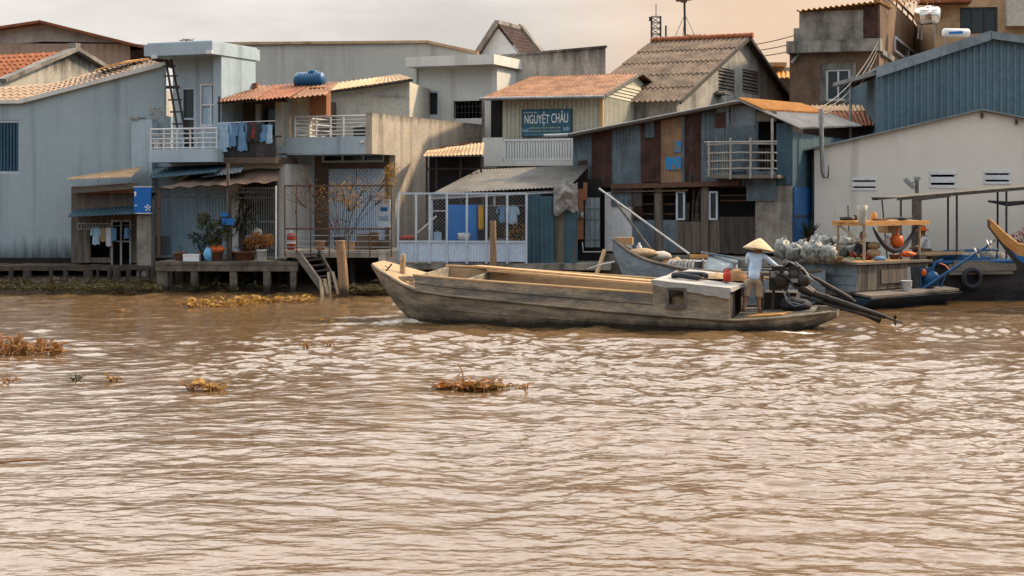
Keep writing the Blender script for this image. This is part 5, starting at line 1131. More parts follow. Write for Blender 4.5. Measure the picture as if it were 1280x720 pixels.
# antenna on the slab
def antenna(loc, h, n, w, label, name='antenna', m='steel_rust', rot=0):
    mb = MB(); mb.tube((0,0,0),(0,0,h),.02,n=6); mb.bar((-w/2,0,h*.85),(w/2,0,h*.9),.025)
    for i in range(n): x = -w/2+w*i/(n-1); l = .22+.14*(i % 2); mb.tube((x,-l,h*.85+.05*i/(n-1)),(x,l,h*.85+.05*i/(n-1)),.009,n=5)
    mb.bar((-w*.3,0,h*.7),(w*.3,0,h*.72),.02); mb.bar((-w*.35,-.1,h*1.0),(w*.25,.1,h*1.0),.02)
    o = mb.build(name, M[m]); o.location = loc; o.rotation_euler.z = R(rot); tag(o, label, 'antenna'); return o
antenna(fF.world((X(233,1), 1, ztop+.13)), .32, 6, .45, 'small rusty television antenna on the flat blue-grey roof slab', rot=20)

# awnings over the shop front
def awn(fr, T, name, m, a, b, c, d, pitch, amp, bend=0, rag=.03):
    mb = MB(); mb.corr(a, b, c, d, pitch, amp, .008, rag, bend); return mb.build(name, M[m], T)
q = fF.p
awn(fF, tF, 'awning', 'tin_teal', q(186,223,-1.7), q(270,215,-1.7), q(284,205,-.05), q(192,209,-.05), .12, .015)
mb = MB()
for px in (189, 215, 243, 268): mb.bar(q(px,223,-1.65)-Vector((0,0,.05)), Vector((q(px,223,-1.65).x,-.05,q(px,209,-.05).z-.06)), .035)
mb.build('awning_bracket', M['steel_dark'], tF)
# brown sagging sun sheet on posts with a truss beam
fT = Fr(0, 0, 10, origin=(W(270, 326, 50.6).x, 50.6, 1.0)); t = fT.p
tT = thing('sun_canopy', 'ragged brown sheet canopy on thin posts and a steel truss over the potted plants', 'canopy', fT)
mb = MB()
def sheet(u, v):
    lo = t(196+u*(345-196), 236-u*9, -.1); hi = t(245+u*(350-245), 214-u*4, 2.2); p = lo.lerp(hi, v)
    return p + Vector((0,0,-.10*math.sin(math.pi*v)-.05*noise.noise(Vector((u*6,v*3,2)))+.025*math.sin(u*40)*(1-v)))
mb.grid(sheet, 48, 8); n = len(mb.v); mb.add([Vector(p)-Vector((0,0,.015)) for p in mb.v[:n]], [tuple(reversed(f)) for f in list(mb.f)]); mb.build('sheet', M['tarp_brown'], tT)
awn(fT, tT, 'loose_sheet', 'tin_pale', t(251,222,1.0), t(301,215,1.0), t(306,207,1.9), t(268,212,1.9), .12, .015)
mb = MB(); za_, zb_ = t(240,240).z, t(240,247).z; xa, xb = t(191,240).x, t(345,240).x
mb.bar((xa,0,za_),(xb,0,za_),.04); mb.bar((xa,0,zb_),(xb,0,zb_),.04)
for i in range(18): x = xa+(xb-xa)*i/18; x2 = xa+(xb-xa)*(i+1)/18; mb.bar((x,0,za_ if i % 2 else zb_),(x2,0,zb_ if i % 2 else za_),.022)
mb.build('truss', M['steel_dark'], tT)
for px, top in ((199, 236), (285, 204), (345, 232)):
    mb = MB(); x = t(px, 330).x; mb.tube((x,0,0),(x,0,t(px,top).z),.05 if px < 300 else .03,n=8); mb.build('post', M['steel_rust' if px == 199 else 'paint_white' if px > 300 else 'wood_upright'], tT)

# ------------------------------------------------------------------ tin-roofed house with clothes balcony
fE = Fr(350, 52.6, 18); q = fE.p
tE = thing('tin_roof_house', 'narrow house with orange tin roof, balcony full of washing and a barred gate below', 'house', fE)
XE = lambda px, ly=0: q(px, 200, ly).x
gr = fE.rect(299, 348, 236, 318); zE1 = q(310,205).z; zE2 = q(310,128,1).z
mb = MB(); mb.wall(XE(286), XE(357), .9, zE1, 0, .2, [gr, fE.rect(302,346,226,234)]); mb.box(XE(287,-.12), XE(297,-.12), -.12, -.003, .9, q(292,228).z); shell(mb, XE(286), XE(357), .2, 6, .9, zE1, .2, True, True, True, True); mb.build('wall', M['plaster_white'], tE)
mb = MB(); mb.wall(XE(274,.9), XE(357,.9), zE1, zE2+.2, .9, .2, [fE.rect(328,345,134,182,.9)]); shell(mb, XE(274,.9), XE(357,.9), 1.1, 5, zE1, zE2+.2, .2); mb.build('upper_wall', M['brown_wall'], tE)
mb = MB(); mb.box(XE(349,.6), XE(357,.6), .3, .88, zE1, q(352,128,.6).z); mb.box(XE(322,.85), XE(328,.85), .7, .88, zE1, q(325,130,.8).z); mb.build('pillar', M['plaster_grey'], tE)
mb = MB(); mb.box(XE(276,-.8), XE(344,-.8), -.8, .9, zE1, zE1+.2); mb.build('balcony_slab', M['brown_wall'], tE)
window(tE, fE.rect(328,345,134,182,.9), .95, 'tin_teal', 'glass_dark', 1, 2, .06, 'door')
mb = MB()
for i in range(18): x = gr[0]+(gr[1]-gr[0])*i/17; mb.box(x-.018,x+.018,-.05,-.02,gr[2],gr[3])
for k in (0,.5,1): z = gr[2]+(gr[3]-gr[2])*k; mb.box(gr[0],gr[1],-.075,-.052,z-.025,z+.025)
for i in range(14): x = gr[0]+(gr[1]-gr[0])*i/13; mb.box(x-.008,x+.008,-.04,-.02,gr[3]+.05,q(320,226).z)
mb.build('gate', M['steel_grey'], tE)
mb = MB(); mb.box(gr[0]-.2,gr[1],.8,.85,.9,zE1); mb.build('room_shade', M['interior_shade'], tE)  # shade behind the gate, put in as a black sheet
mb = MB(); y = -.75; za_, zb_ = zE1+.2, q(310,171,y).z
for i in range(30): x = XE(274,y)+(XE(344,y)-XE(274,y))*i/29; mb.box(x-.025,x+.025,y-.01,y+.01,za_,zb_-.03)
mb.tube((XE(272,y),y,zb_),(XE(352,y),y,zb_),.03,n=6); mb.tube((XE(272,y),y,za_+.05),(XE(346,y),y,za_+.05),.02,n=6); mb.build('railing', M['steel_dark'], tE)
mb = MB(); mb.tube((XE(274,-.7),-.7,zE1),(XE(274,-.7),-.7,zE2+.1),.04,n=7); mb.tube((XE(272,-.8),-.8,q(300,128,-.8).z),(XE(352,-.8),-.8,q(300,126,-.8).z),.035,n=7); mb.build('roof_post', M['steel_dark'], tE)
# roof sheets, each a little askew
for k, (A_, B_, C_, D_, m) in enumerate((((274,127,-1.0),(322,123,-1.0),(346,106,2.2),(283,109,2.2),'roof_rust'),((318,125,-1.15),(362,121,-1.1),(392,104,2.3),(344,106,2.3),'roof_rust2'),((358,123,-1.0),(408,118,-.9),(424,102,2.4),(388,104,2.4),'roof_rust'))):
    a, b, c, d = q(*A_), q(*B_), q(*C_), q(*D_); awn(fE, tE, 'roof', m, a, b, c, d, .17, .025, 0, .05)
mb = MB(); a, b = q(279,111,1.5), q(321,103,1.5); mb.prism([q(279,118,1.5),q(321,112,1.5),b,a], (0,.12,0)); mb.build('roof_edge_bricks', M['brick'], tE)
mb = MB(); mb.wall(XE(364,.9), XE(387,.9), zE1+.3, q(375,117,.9).z, .9, .2); mb.build('side_panel', M['plaster_cream'], tE)
mb = MB(); a, b, c, d = fE.rect(387,408,113,147,.8); mb.box(a,b,.8,1.15,c,d+.1); mb.build('brick_pier', M['brick'], tE)
# water tank
wt = thing('water_tank', 'blue ribbed plastic water tank lying on the orange tin roof', 'water tank', fr=Fr(0,0,18,origin=fE.world(q(387,112,1.9))))
mb = MB(); r_ = .27; L_ = .52
prof = [(0,-L_),(r_*.75,-L_),(r_,-L_+.08)]
for i in range(1, 8): x = -L_+.08+(2*L_-.16)*i/8; prof += [(r_,x-.02),(r_*1.05,x-.01),(r_*1.05,x+.01),(r_,x+.02)]
prof += [(r_,L_-.08),(r_*.75,L_),(0,L_)]
mb.lathe((0,0,r_+.05), prof, 22, Matrix.Rotation(R(90), 3, 'Y')); mb.build('tank', M['plastic_blue'], wt)
mb = MB(); mb.lathe((.1,0,2*r_+.02), [(.17,-.02),(.17,.06),(.15,.09),(0,.1)], 18); mb.build('lid', M['plastic_blue'], wt)
mb = MB()
for x in (-.35,.35): mb.box(x-.05,x+.05,-.25,.25,-.04,.07)
mb.build('cradle', M['steel_dark'], wt)
# cream back house with tan roof
fK = Fr(515, 57.2, 8); q = fK.p
tK = thing('cream_house', 'low cream-walled house with a tan tin roof behind the terrace railing', 'house', fK)
a, b, c, d = q(408,114), q(512,99), q(512,101), q(408,116)
mb = MB(); mb.prism([(a.x,0,.8),(b.x,0,.8),(b.x,0,b.z-.05),(a.x,0,a.z-.05)], (0,.2,0)); mb.box(a.x,a.x+.2,.2,5,.8,a.z-.1); mb.box(b.x-.2,b.x,.2,5,.8,b.z-.1); mb.build('wall', M['plaster_cream'], tK)
for A_, B_, C_, D_ in (((404,115,-.5),(462,106,-.5),(478,96,2.2),(416,104,2.2)),((456,108,-.5),(516,98,-.5),(500,92.5,2.2),(470,97,2.2))): awn(fK, tK, 'roof', 'roof_tan', q(*A_), q(*B_), q(*C_), q(*D_), .17, .025, 0, .05)
mb = MB(); mb.bar(q(405,116,-.4),q(516,100,-.4),.12,.10); mb.build('eave_beam', M['wood_dark'], tK)
mb = MB(); mb.tube(q(467,119,-.1),q(508,121,-.1),.015,n=5); mb.bar(q(477,117,-.1),q(477,123,-.1),.03); mb.bar(q(497,117,-.1),q(497,123,-.1),.03); mb.build('clothes_rod', M['steel_grey'], tK)

# ------------------------------------------------------------------ concrete house with terrace and lattice gate
fH = Fr(465, 51.6, 22); q = fH.p; XH = lambda px, ly=0: q(px, 250, ly).x
tH = thing('terrace_house', 'concrete house with a stained blank side wall, roof terrace railing and pale lattice gate', 'house', fH)
ztp = q(463,141).z; zs1, zs0 = q(410,171).z, q(410,193).z; xl = XH(347); rec = 1.7; D_ = fH.q(612,150,0).y; fl = 1.05
mb = MB(); mb.box(-.22, 0, .0, rec, zs0, ztp); mb.box(-.22, 0, rec, D_, .6, ztp); mb.build('side_wall', M['concrete_stained'], tH)
mb = MB(); mb.box(XH(358), -.222, 0, .18, zs0, zs1); mb.box(xl, -.222, .18, rec, zs0, zs0+.15); mb.box(xl, XH(378), -.02, .3, zs0+.05, zs0+.3); mb.box(xl, XH(357), .02, .32, .6, zs0); mb.box(xl,xl+.2,.32,D_,.6,zs0); mb.box(xl+.2,-.22,D_-.2,D_,.6,zs0); mb.box(xl,-.22,rec,D_,zs0,zs0+.18); mb.build('terrace_wall', M['plaster_bluegrey'], tH)
gate = (q(411,250,rec).x, q(481,250,rec).x, fl, q(445,211,rec).z); tw = (q(402,250,rec).x, q(480,250,rec).x, q(440,203,rec).z, q(440,191.5,rec).z)
mb = MB(); mb.wall(q(393,250,rec).x, -.22, .6, zs0, rec, .2, [gate, tw]); mb.build('recess_wall', M['brown_wall'], tH)
mb = MB(); mb.wall(xl+.2, q(393,250,rec).x, .6, zs0, rec, .2); mb.build('inner_wall', M['plaster_bluegrey'], tH)
window(tH, tw, rec+.04, 'paint_bluewhite', 'glass_dark', 3, 1, .06, 'transom_window')
mb = MB(); xm = (gate[0]+gate[1])/2; zz = gate[2]+(gate[3]-gate[2])
for half, (a, b) in enumerate(((gate[0], xm-.05), (xm+.05, gate[1]))):
    mb = MB(); n = 13
    for i in range(n+1): x = a+(b-a)*i/n; mb.box(x-.026,x+.026,rec+.02,rec+.045,gate[2],gate[3])
    h1 = gate[2]+(gate[3]-gate[2])*.70
    mb.lattice(a, b, h1, gate[3]-.05, rec-.0, .15, .034); mb.lattice(a, b, gate[2]+.05, gate[2]+.3, rec-.0, .14, .018); mb.lattice(a, b, gate[2]+.85, gate[2]+1.05, rec, .14, .018)
    mb.box(a,b,rec-.01,rec+.01,h1-.03,h1+.02); mb.box(a-.03,a,rec,rec+.06,gate[2],gate[3]); mb.box(b,b+.03,rec,rec+.06,gate[2],gate[3]); mb.build('lattice_gate', M['tin_whiteblue'], tH)
mb = MB(); mb.box(gate[0],gate[1],rec+.3,rec+.34,gate[2],gate[3]); mb.build('inner_shutter', M['tin_teal'], tH)
mb = MB(); y = .1; a, b = XH(367), -.25; z0r, z1r = zs1+.08, q(415,145).z
for i in range(6): z = z0r+(z1r-z0r)*i/5; mb.tube((a,y,z),(b,y,z),.018 if i < 5 else .03,n=6)
for k in (0,.3,.5,.68,1): x = a+(b-a)*k; mb.tube((x,y,zs1),(x,y,z1r),.028,n=6)
for i in range(4): z = z0r+(z1r-z0r)*i/3; mb.tube((a,y,z),(a,2.6,z),.018,n=6)
mb.build('terrace_railing', M['paint_white'], tH)
mb = MB(); p = q(453,177,-.02); mb.box(p.x-.06,p.x+.06,-.05,0,p.z-.05,p.z+.05); mb.build('wall_lamp', M['paint_white'], tH)
# mesh screen and railing along its deck
fS = Fr(490, 49.7, 4); q = fS.p
a, b = q(356,300).x, q(489,300).x; z0s, z1s = 1.08, q(420,232).z
ms = thing('mesh_screen', 'rusty steel mesh screen and rail along the deck of the terrace house', 'fence', fS)
mb = MB(); zr1 = q(420,286).z
for k in (0,.11,.245,.42,.6,.80,1): x = a+(b-a)*k; mb.box(x-.018,x+.018,-.02,.02,z0s,z1s if k < .3 or k == 1 else zr1)
mb.box(a,b,-.02,.02,z1s-.03,z1s+.02); mb.box(a,b,-.02,.02,zr1-.03,zr1+.02); mb.build('frame', M['steel_rust'], ms)
mb = MB()
for i in range(4): z = z0s+.12+(zr1-z0s-.15)*i/4; mb.tube((a,0,z),(b,0,z),.014,n=5)
mb.build('rail', M['steel_grey'], ms)
mb = MB(); mb.lattice(a, a+(b-a)*.245, zr1, z1s, 0, .11, .008); mb.build('wire_mesh', M['steel_rust'], ms)
# pharmacy board
fp = Fr(0,0,12,origin=W(480, 316, 51.2)); q = fp.p
pb = thing('shop_board', 'white upright box sign reading THUỐC beside the lattice gate', 'sign', fp)
zz1, zz0, xa, xb = q(480,249).z, q(480,284).z, q(473,260).x, q(488,260).x
mb = MB(); mb.box(xa,xb,-.05,.08,zz0,zz1); mb.box(xa,xa+.03,.0,.05,-.0,zz0); mb.box(xb-.03,xb,.0,.05,0,zz0); mb.build('board', M['paint_bluewhite'], pb)
def text(s, x0, x1, z0, z1, y, m, parent, name='lettering', shear=0, ext=.006):
    cu = bpy.data.curves.new('t', 'FONT'); cu.body = s; cu.extrude = ext; cu.shear = shear; cu.resolution_u = 3; o = bpy.data.objects.new('t', cu); COL.objects.link(o)
    me = bpy.data.meshes.new_from_object(o.evaluated_get(bpy.context.evaluated_depsgraph_get())); bpy.data.objects.remove(o)
    c = np.array([v.co for v in me.vertices]); lo, hi = c.min(0), c.max(0); mb = MB()
    P = [(x0+(v[0]-lo[0])/(hi[0]-lo[0])*(x1-x0), y-v[2], z0+(v[1]-lo[1])/(hi[1]-lo[1])*(z1-z0)) for v in c]
    mb.add(P, [tuple(p.vertices) for p in me.polygons]); bpy.data.meshes.remove(me); return mb.build(name, M[m], parent)
text('THUỐC', xa+.03, xb-.03, q(480,276).z, q(480,267).z, -.055, 'lettering_blue', pb)
mb = MB(); mb.box(xa+.08,xb-.08,-.056,-.05,q(480,264).z,q(480,259).z); mb.build('emblem', M['lettering_blue'], pb)
mb = MB(); mb.box(xa+.02,xb-.02,-.12,.1,.05,.42); mb.build('cabinet', M['brown_wall'], pb)

# ------------------------------------------------------------------ shack between plain wall and shutter
fN = Fr(188, 52.6, 4); q = fN.p; XN = lambda px, ly=0: q(px, 300, ly).x
tN = thing('plank_shack', 'small plank shack on stilts with tin awnings, a dark doorway and hanging clothes', 'shack', fN)
dh = fN.rect(139,164,275,331); wh = fN.rect(113,137,287,322); zb = .78
mb = MB(); mb.wall(XN(89), XN(173), zb, q(130,235).z, 0, .1, [dh, wh]); shell(mb, XN(89), XN(173), .1, 2.6, zb, q(130,235).z, .1, True, True, True, True); mb.build('wall', M['wood_upright'], tN)
awn(fN, tN, 'upper_roof', 'roof_tan', q(83,224,-1.0), q(164,221,-1.0), q(178,208,1.2), q(92,221,1.2), .13, .018)
mb = MB(); mb.box(XN(90,-.3),XN(173,-.3),-.3,-.1,q(130,241,-.3).z,q(130,233,-.3).z); mb.build('brick_course', M['brick'], tN)
mb = MB(); mb.bar(q(90,238,-.5),q(172,232,-.5),.14,.2); mb.build('beam', M['wood_grey'], tN)
awn(fN, tN, 'lower_roof', 'tin_teal', q(84,271,-1.1), q(167,267,-1.1), q(170,256,.05), q(92,262,.05), .12, .016)
mb = MB(); x0,x1,z0,z1 = dh; mb.box(x0,x0+.06,-.03,.05,z0,z1); mb.box(x1-.05,x1,-.03,.05,z0,z1); mb.box(x0+.06,x1-.05,-.03,.05,z1-.06,z1); mb.box((x0+x1)/2-.03,(x0+x1)/2+.03,-.03,.04,z0,z1-.06); mb.box(x0+.06,x1-.05,-.02,.03,z0+.75,z0+.79); mb.build('door', M['steel_grey'], tN)
mb = MB(); x0,x1,z0,z1 = fN.rect(98,137,279,287)
for i in range(12): x = x0+(x1-x0)*i/11; mb.box(x-.012,x+.012,-.03,-.003,z0,z1)
mb.box(x0,x1,-.035,-.003,z1-.03,z1); mb.box(x0,x1,-.035,-.003,z0,z0+.03); mb.build('vent_grille', M['steel_grey'], tN)
mb = MB(); mb.box(XN(89),XN(172),1.2,1.25,zb,3.2); mb.build('room_shade', M['interior_shade'], tN)  # black sheet paints the shade inside the shack
def garment(fr, l, w, h, m, label, kind='shirt', group=None):
    """hanging clothes: body with sleeves and folds, open at the hem"""
    mb = MB(); s_ = rnd.random()*9
    def f(side):
        def g(u, v):
            x = (u-.5)*w*(.72+.28*v if kind == 'shirt' else .9+.1*v); z = -h*v; d = .03+.05*math.sin(math.pi*u)*(.5+.5*v)
            return (x+.015*noise.noise(Vector((u*3,v*3,s_))), side*d*.7+.025*math.sin(u*14+s_)*v, z+.02*math.sin(u*9+s_)*v)
        return g
    mb.grid(f(-1), 12, 8); k = len(mb.f); mb.grid(f(1), 12, 8); mb.f[k:] = [tuple(reversed(x)) for x in mb.f[k:]]
    if kind == 'shirt':
        for sg in (-1, 1): mb.path([(sg*w*.36,0,-.03),(sg*w*.5,0,-h*.2),(sg*w*.55,.01,-h*.45)], [.05,.055,.06], 8)
    mb.path([(-w*.18,0,.0),(0,0,.05),(w*.18,0,0)], .008, 5)
    return wsolo(mb, sub(fr, l), 'hanging_shirt' if kind == 'shirt' else 'hanging_cloth', M[m], label, 'clothes', group)
CG = 'washing hung at the plank shack'
mb = MB(); mb.tube(q(108,284,-.25),q(168,281,-.25),.012,n=5); o = wsolo(mb, fN, 'clothes_line', M['steel_grey'], 'thin clothes line along the front of the plank shack', 'clothes line')
for px, m, w, h, k, lab in ((120,'cloth_paleblue',.26,.55,'shirt','pale blue shirt on the shack clothes line'),(129,'burlap',.2,.45,'cloth','tan cloth hanging between the two blue garments at the shack'),(136,'cloth_white',.2,.6,'cloth','white cloth hanging beside the shack doorway'),(142,'cloth_blue',.2,.42,'cloth','blue cloth hanging inside the frame of the shack doorway'),(158,'cloth_blue',.16,.35,'cloth','small blue cloth at the inner end of the shack clothes line')):
    p = q(px,284,-.27); garment(fN, (p.x,-.27,p.z-.02), w, h, m, lab, k, CG)
# concrete pillar with a blue sign
fP = Fr(189, 51.9, 8); q = fP.p; a, b, c, d = fP.rect(171,189,270,332)
mb = MB(); mb.box(a,b,0,.4,.3,d); mb.box(a+.03,b,.05,.35,d,d+.55); wsolo(mb, fP, 'concrete_pillar', M['concrete_old'], 'weathered concrete pillar standing under the small blue sign', 'pillar')
a, b, c, d = fP.rect(168,189,234,266,-.1); bs = thing('blue_sign', 'small square blue sign with white marks above the concrete pillar', 'sign', sub(fP, (a,-.1,c)))
mb = MB(); mb.box(0,b-a,-.04,.06,0,d-c); mb.build('board', M['sign_blue'], bs)
mb = MB(); mb.box(-.02,b-a+.02,-.045,.07,-.03,0); mb.box(-.02,b-a+.02,-.045,.07,d-c,d-c+.03); mb.build('frame', M['paint_white'], bs)
mb = MB(); w_, h_ = b-a, d-c
mb.prism([(0,-.042,h_*.78),(.05,-.042,h_*.84),(.09,-.042,h_*.76),(.06,-.042,h_*.66),(0,-.042,h_*.64),(.04,-.042,h_*.72)], (0,-.006,0)); mb.box(.01,.11,-.048,-.042,h_*.27,h_*.30)
for t_ in range(5): A_ = R(72*t_+20); cx, cz = w_-.10, h_*.2; mb.prism([(cx,-.042,cz),(cx+.10*math.cos(A_-.25),-.042,cz+.10*math.sin(A_-.25)),(cx+.12*math.cos(A_),-.042,cz+.12*math.sin(A_)),(cx+.10*math.cos(A_+.25),-.042,cz+.10*math.sin(A_+.25))], (0,-.006,0))
mb.build('emblem', M['lettering'], bs)

# ------------------------------------------------------------------ shop-sign house
fJ = Fr(752, 55.5, 20); q = fJ.p; XJ = lambda px, ly=0: q(px, 150, ly).x
tJ = thing('sign_house', 'house of cream corrugated sheet with a rusty tin roof and a white balcony balustrade', 'house', fJ)
zf = q(690,206).z; zE = q(690,121).z; x0 = XJ(628); Dj = fJ.q(836,125,0).y; zrdg = fJ.q(794,92,0).z; ym = fJ.q(794,92,0).y; zeb = fJ.q(836,124,0).z
mb = MB(); mb.corr((x0,0,zf-.3),(0,0,zf-.3),(0,0,zE),(x0,0,zE),.16,.02,.01,square=True); mb.build('front_wall', M['tin_cream'], tJ)
mb = MB(); mb.corr((.02,0,1.0),(.02,Dj,1.0),(.02,Dj,zE-.02),(.02,0,zE-.02),.16,.02,.01,square=True); mb.build('side_wall', M['tin_cream'], tJ)
mb = MB(); n = 5
for i in range(n):
    z0 = zE+(zrdg-zE)*i/n*.55; z1 = zE+(zrdg-zE)*(i+1)/n*.55; k0 = (z0-zE)/(zrdg-zE); k1 = (z1-zE)/(zrdg-zE)
    y00, y01 = ym*k0, Dj+(ym-Dj)*k0; y10, y11 = ym*k1, Dj+(ym-Dj)*k1
    mb.prism([(.05,y00,z0),(.05,y01,z0),(.01,y11,z1),(.01,y10,z1)], (-.02,0,0))
mb.prism([(.0,0,zE),(.0,Dj,zE),(.0,ym,zrdg-.05)], (-.05,0,0)); mb.build('gable_boards', M['tin_cream'], tJ)
mb = MB(); mb.box(-.05,.06,-.06,.04,1.0,zE+.02); mb.build('corner_post', M['wood_fresh'], tJ)
mb = MB(); shell(mb, x0, -.1, .1, Dj, 1, zE-.02, .1, True, False, True, False); mb.build('inner_wall', M['brown_wall'], tJ)
xe = XJ(602,-.55)
mb = MB(); mb.corr((xe,-.55,zE-.02),(.3,-.55,zE-.02),(.3,ym,zrdg),(xe+.2,ym,zrdg),.15,.025,.008,.03); mb.corr((.3,Dj+.3,zeb-.1),(xe,Dj+.3,zeb-.1),(xe+.2,ym,zrdg),(.3,ym,zrdg),.15,.025,.008); mb.build('roof', M['roof_rust'], tJ)
mb = MB(); mb.path([(xe-.05,-.62,zE-.06),(.3,-.62,zE-.08)], .06, 8); mb.build('gutter', M['steel_grey'], tJ)
mb = MB(); mb.bar((.28,-.5,zE-.02),(.28,ym,zrdg+.02),.05,.1); mb.bar((.28,ym,zrdg+.02),(.28,Dj+.25,zeb-.08),.05,.1); mb.build('barge_board', M['wood_grey'], tJ)
xb0, xb1 = XJ(603,-.9), XJ(716,-.9); zp = q(615,172,-.9).z
mb = MB(); mb.box(xb0,xb1,-.9,-.003,zf-.05,zf+.12); mb.box(xb0,XJ(629,-.9),-.9,-.78,zf+.12,zp); mb.box(xb0,xb0+.12,-.78,0,zf+.12,zp); mb.build('balcony', M['plaster_white'], tJ)
mb = MB(); a, b = XJ(630,-.88), xb1; zt_ = q(670,176,-.88).z
for i in range(26): x = a+(b-a)*(i+.5)/26; mb.box(x-.03,x+.03,-.88,-.83,zf+.2,zt_)
mb.box(a,b,-.9,-.81,zt_,zt_+.07); mb.box(a,b,-.9,-.81,zf+.13,zf+.2); mb.box(a-.02,a+.04,-.9,-.81,zf+.2,zt_); mb.box(b-.04,b+.02,-.9,-.81,zf+.2,zt_); mb.build('balustrade', M['paint_white'], tJ)
mb = MB(); x = XJ(604,-.84); mb.tube((x,-.84,zp),(x,-.84,zE-.05),.055,n=8); mb.tube((XJ(578,-.8),-.8,q(578,169,-.8).z),(XJ(606,-.8),-.8,q(606,173,-.8).z),.015,n=5); mb.build('balcony_post', M['wood_grey'], tJ)
mb = MB(); dq = fJ.rect(619,627,124,174,.3); mb.box(x0-.55,x0-.02,.3,.36,zf,zE); mb.build('doorway_shade', M['interior_shade'], tJ)  # shade of the open balcony side, made as a black sheet
mb = MB()
for i in range(7):
    for z in (zf+.75, zE-.35): x = x0+.15+(-.3-x0)*i/6; mb.box(x-.014,x+.014,-.035,-.02,z-.014,z+.014)
mb.build('sheet_screws', M['steel_dark'], tJ)
sg = thing('shop_sign', 'teal shop sign reading NGUYỆT CHÂU on the cream corrugated wall', 'sign', sub(fJ, (XJ(653,-.08),-.08,q(684,170,-.08).z)))
O_ = Vector((XJ(653,-.08),-.08,q(684,170,-.08).z)); w_ = XJ(714,-.08)-O_.x; h_ = q(684,137,-.08).z-O_.z
mb = MB(); mb.box(0,w_,-.02,.03,0,h_); mb.build('board', M['sign_teal'], sg)
mb = MB()
for bx in ((-.02,w_+.02,-.03,.035,-.02,0),(-.02,w_+.02,-.03,.035,h_,h_+.02),(-.02,0,-.03,.035,0,h_),(w_,w_+.02,-.03,.035,0,h_)): mb.box(*bx)
mb.build('frame', M['steel_dark'], sg)
text('NGUYỆT', w_*.05, w_*.56, h_*.38, h_*.93, -.022, 'lettering', sg, ext=.005); text('CHÂU', w_*.60, w_*.94, h_*.49, h_*.95, -.022, 'lettering', sg, ext=.005)
text('ÁO CƯỚI TRANG ĐIỂM', w_*.02, w_*.30, h_*.87, h_*.94, -.022, 'lettering', sg)
text('CHÂM NAIL, NỐI MI & ĐẦM CƯỚI', w_*.15, w_*.78, h_*.275, h_*.365, -.022, 'lettering_yellow', sg); text('CHO THUÊ VÁY CƯỚI, ÁO, TRANG ĐIỂM', w_*.15, w_*.78, h_*.15, h_*.24, -.022, 'lettering_yellow', sg)
text('ĐC: 127 NGUYỄN THỊ MINH KHAI', w_*.07, w_*.80, h_*.03, h_*.09, -.022, 'shutter_blue', sg); text('bridal', w_*.01, w_*.13, h_*.16, h_*.30, -.022, 'shutter_blue', sg); text('studio', w_*.84, w_*.97, h_*.2, h_*.38, -.022, 'shutter_blue', sg)
# lower storey of that house, dark, behind the screen
mb = MB(); shell(mb, XJ(535,.8), -.1, .8, 6, .7, zf-.06, .12, True, False, True, True); mb.box(XJ(535,.8), -.1, 2.0, 2.1, .7, zf-.1); mb.build('lower_wall', M['brown_wall'], tJ)
# small tan roof with junk beside it
fR = Fr(603, 52.6, 10); q = fR.p; tR = thing('side_roof', 'small tan tin roof over a dark barred opening beside the balcony', 'lean-to', fR)
awn(fR, tR, 'roof', 'roof_tan', q(528,195,-.6), q(604,193,-.6), q(606,178,1.6), q(536,186,1.6), .13, .018)
mb = MB(); a, b = q(534,200,.2).x, q(602,200,.2).x; mb.box(a,b,.5,.6,1.5,q(570,196,.5).z)
mb.build('back_wall', M['interior_shade'], tR)
mb = MB()
for k in (0,.18,.62,1): x = a+(b-a)*k; mb.box(x-.03,x+.03,.1,.16,2,q(570,196,.2).z)
mb.box(a,b,.08,.1,q(570,212,.1).z,q(570,210,.1).z); mb.build('frame', M['wood_dark'], tR)
for k in range(7):
    mb = MB(); p = q(534+k*8, 190-k*1.3, -.1+rnd.uniform(0,.8)); mb.bar((0,0,.02),(rnd.uniform(.3,.7),rnd.uniform(-.3,.3),.06+rnd.uniform(-.02,.05)),rnd.uniform(.05,.14),.03); wsolo(mb, sub(fR,(p.x,p.y,p.z+.06)), 'scrap_wood', M[('wood_dark','wood_deck','roof_rust2')[k % 3]], 'bits of scrap wood and tin lying on the small tan roof', 'scrap', 'scrap on the small tan roof')

# ------------------------------------------------------------------ grey awning roof and mesh enclosure
fL = Fr(716, 51.6, 10); q = fL.p; tL = thing('grey_awning', 'wide grey corrugated awning sloping out below the white balustrade', 'awning', fL)
awn(fL, tL, 'roof', 'tin_awning', q(540,242,-1.6), q(712,233,-1.6), q(738,206,.9), q(598,212,.9), .13, .018)
mb = MB(); mb.bar(q(536,246,-1.45),q(700,240,-1.45),.08,.1); mb.tube(q(536,249,-1.6),q(690,241,-1.6),.03,n=6); mb.build('eave_beam', M['steel_grey'], tL)
for px in (540, 618, 695):
    mb = MB(); x = q(px,245,-1.4).x; mb.box(x-.03,x+.03,-1.43,-1.37,.9,q(px,245,-1.4).z); mb.build('post', M['paint_bluewhite'], tL)
fW = Fr(658, 49.6, 5); q = fW.p
tW = thing('mesh_enclosure', 'white framed chain-link enclosure with pale blue sheet panels along its foot', 'fence', fW)
px_ = [497.5, 520, 537, 558.5, 583.5, 608, 634, 658]; xs = [q(p,300).x for p in px_]; zt_, zm, zb_ = q(580,243).z, q(580,302).z, q(580,327).z
for i, x in enumerate(xs):
    mb = MB(); mb.box(x-.03,x+.03,-.03,.03,zb_-.06,zt_); mb.build('post', M['paint_bluewhite'], tW)
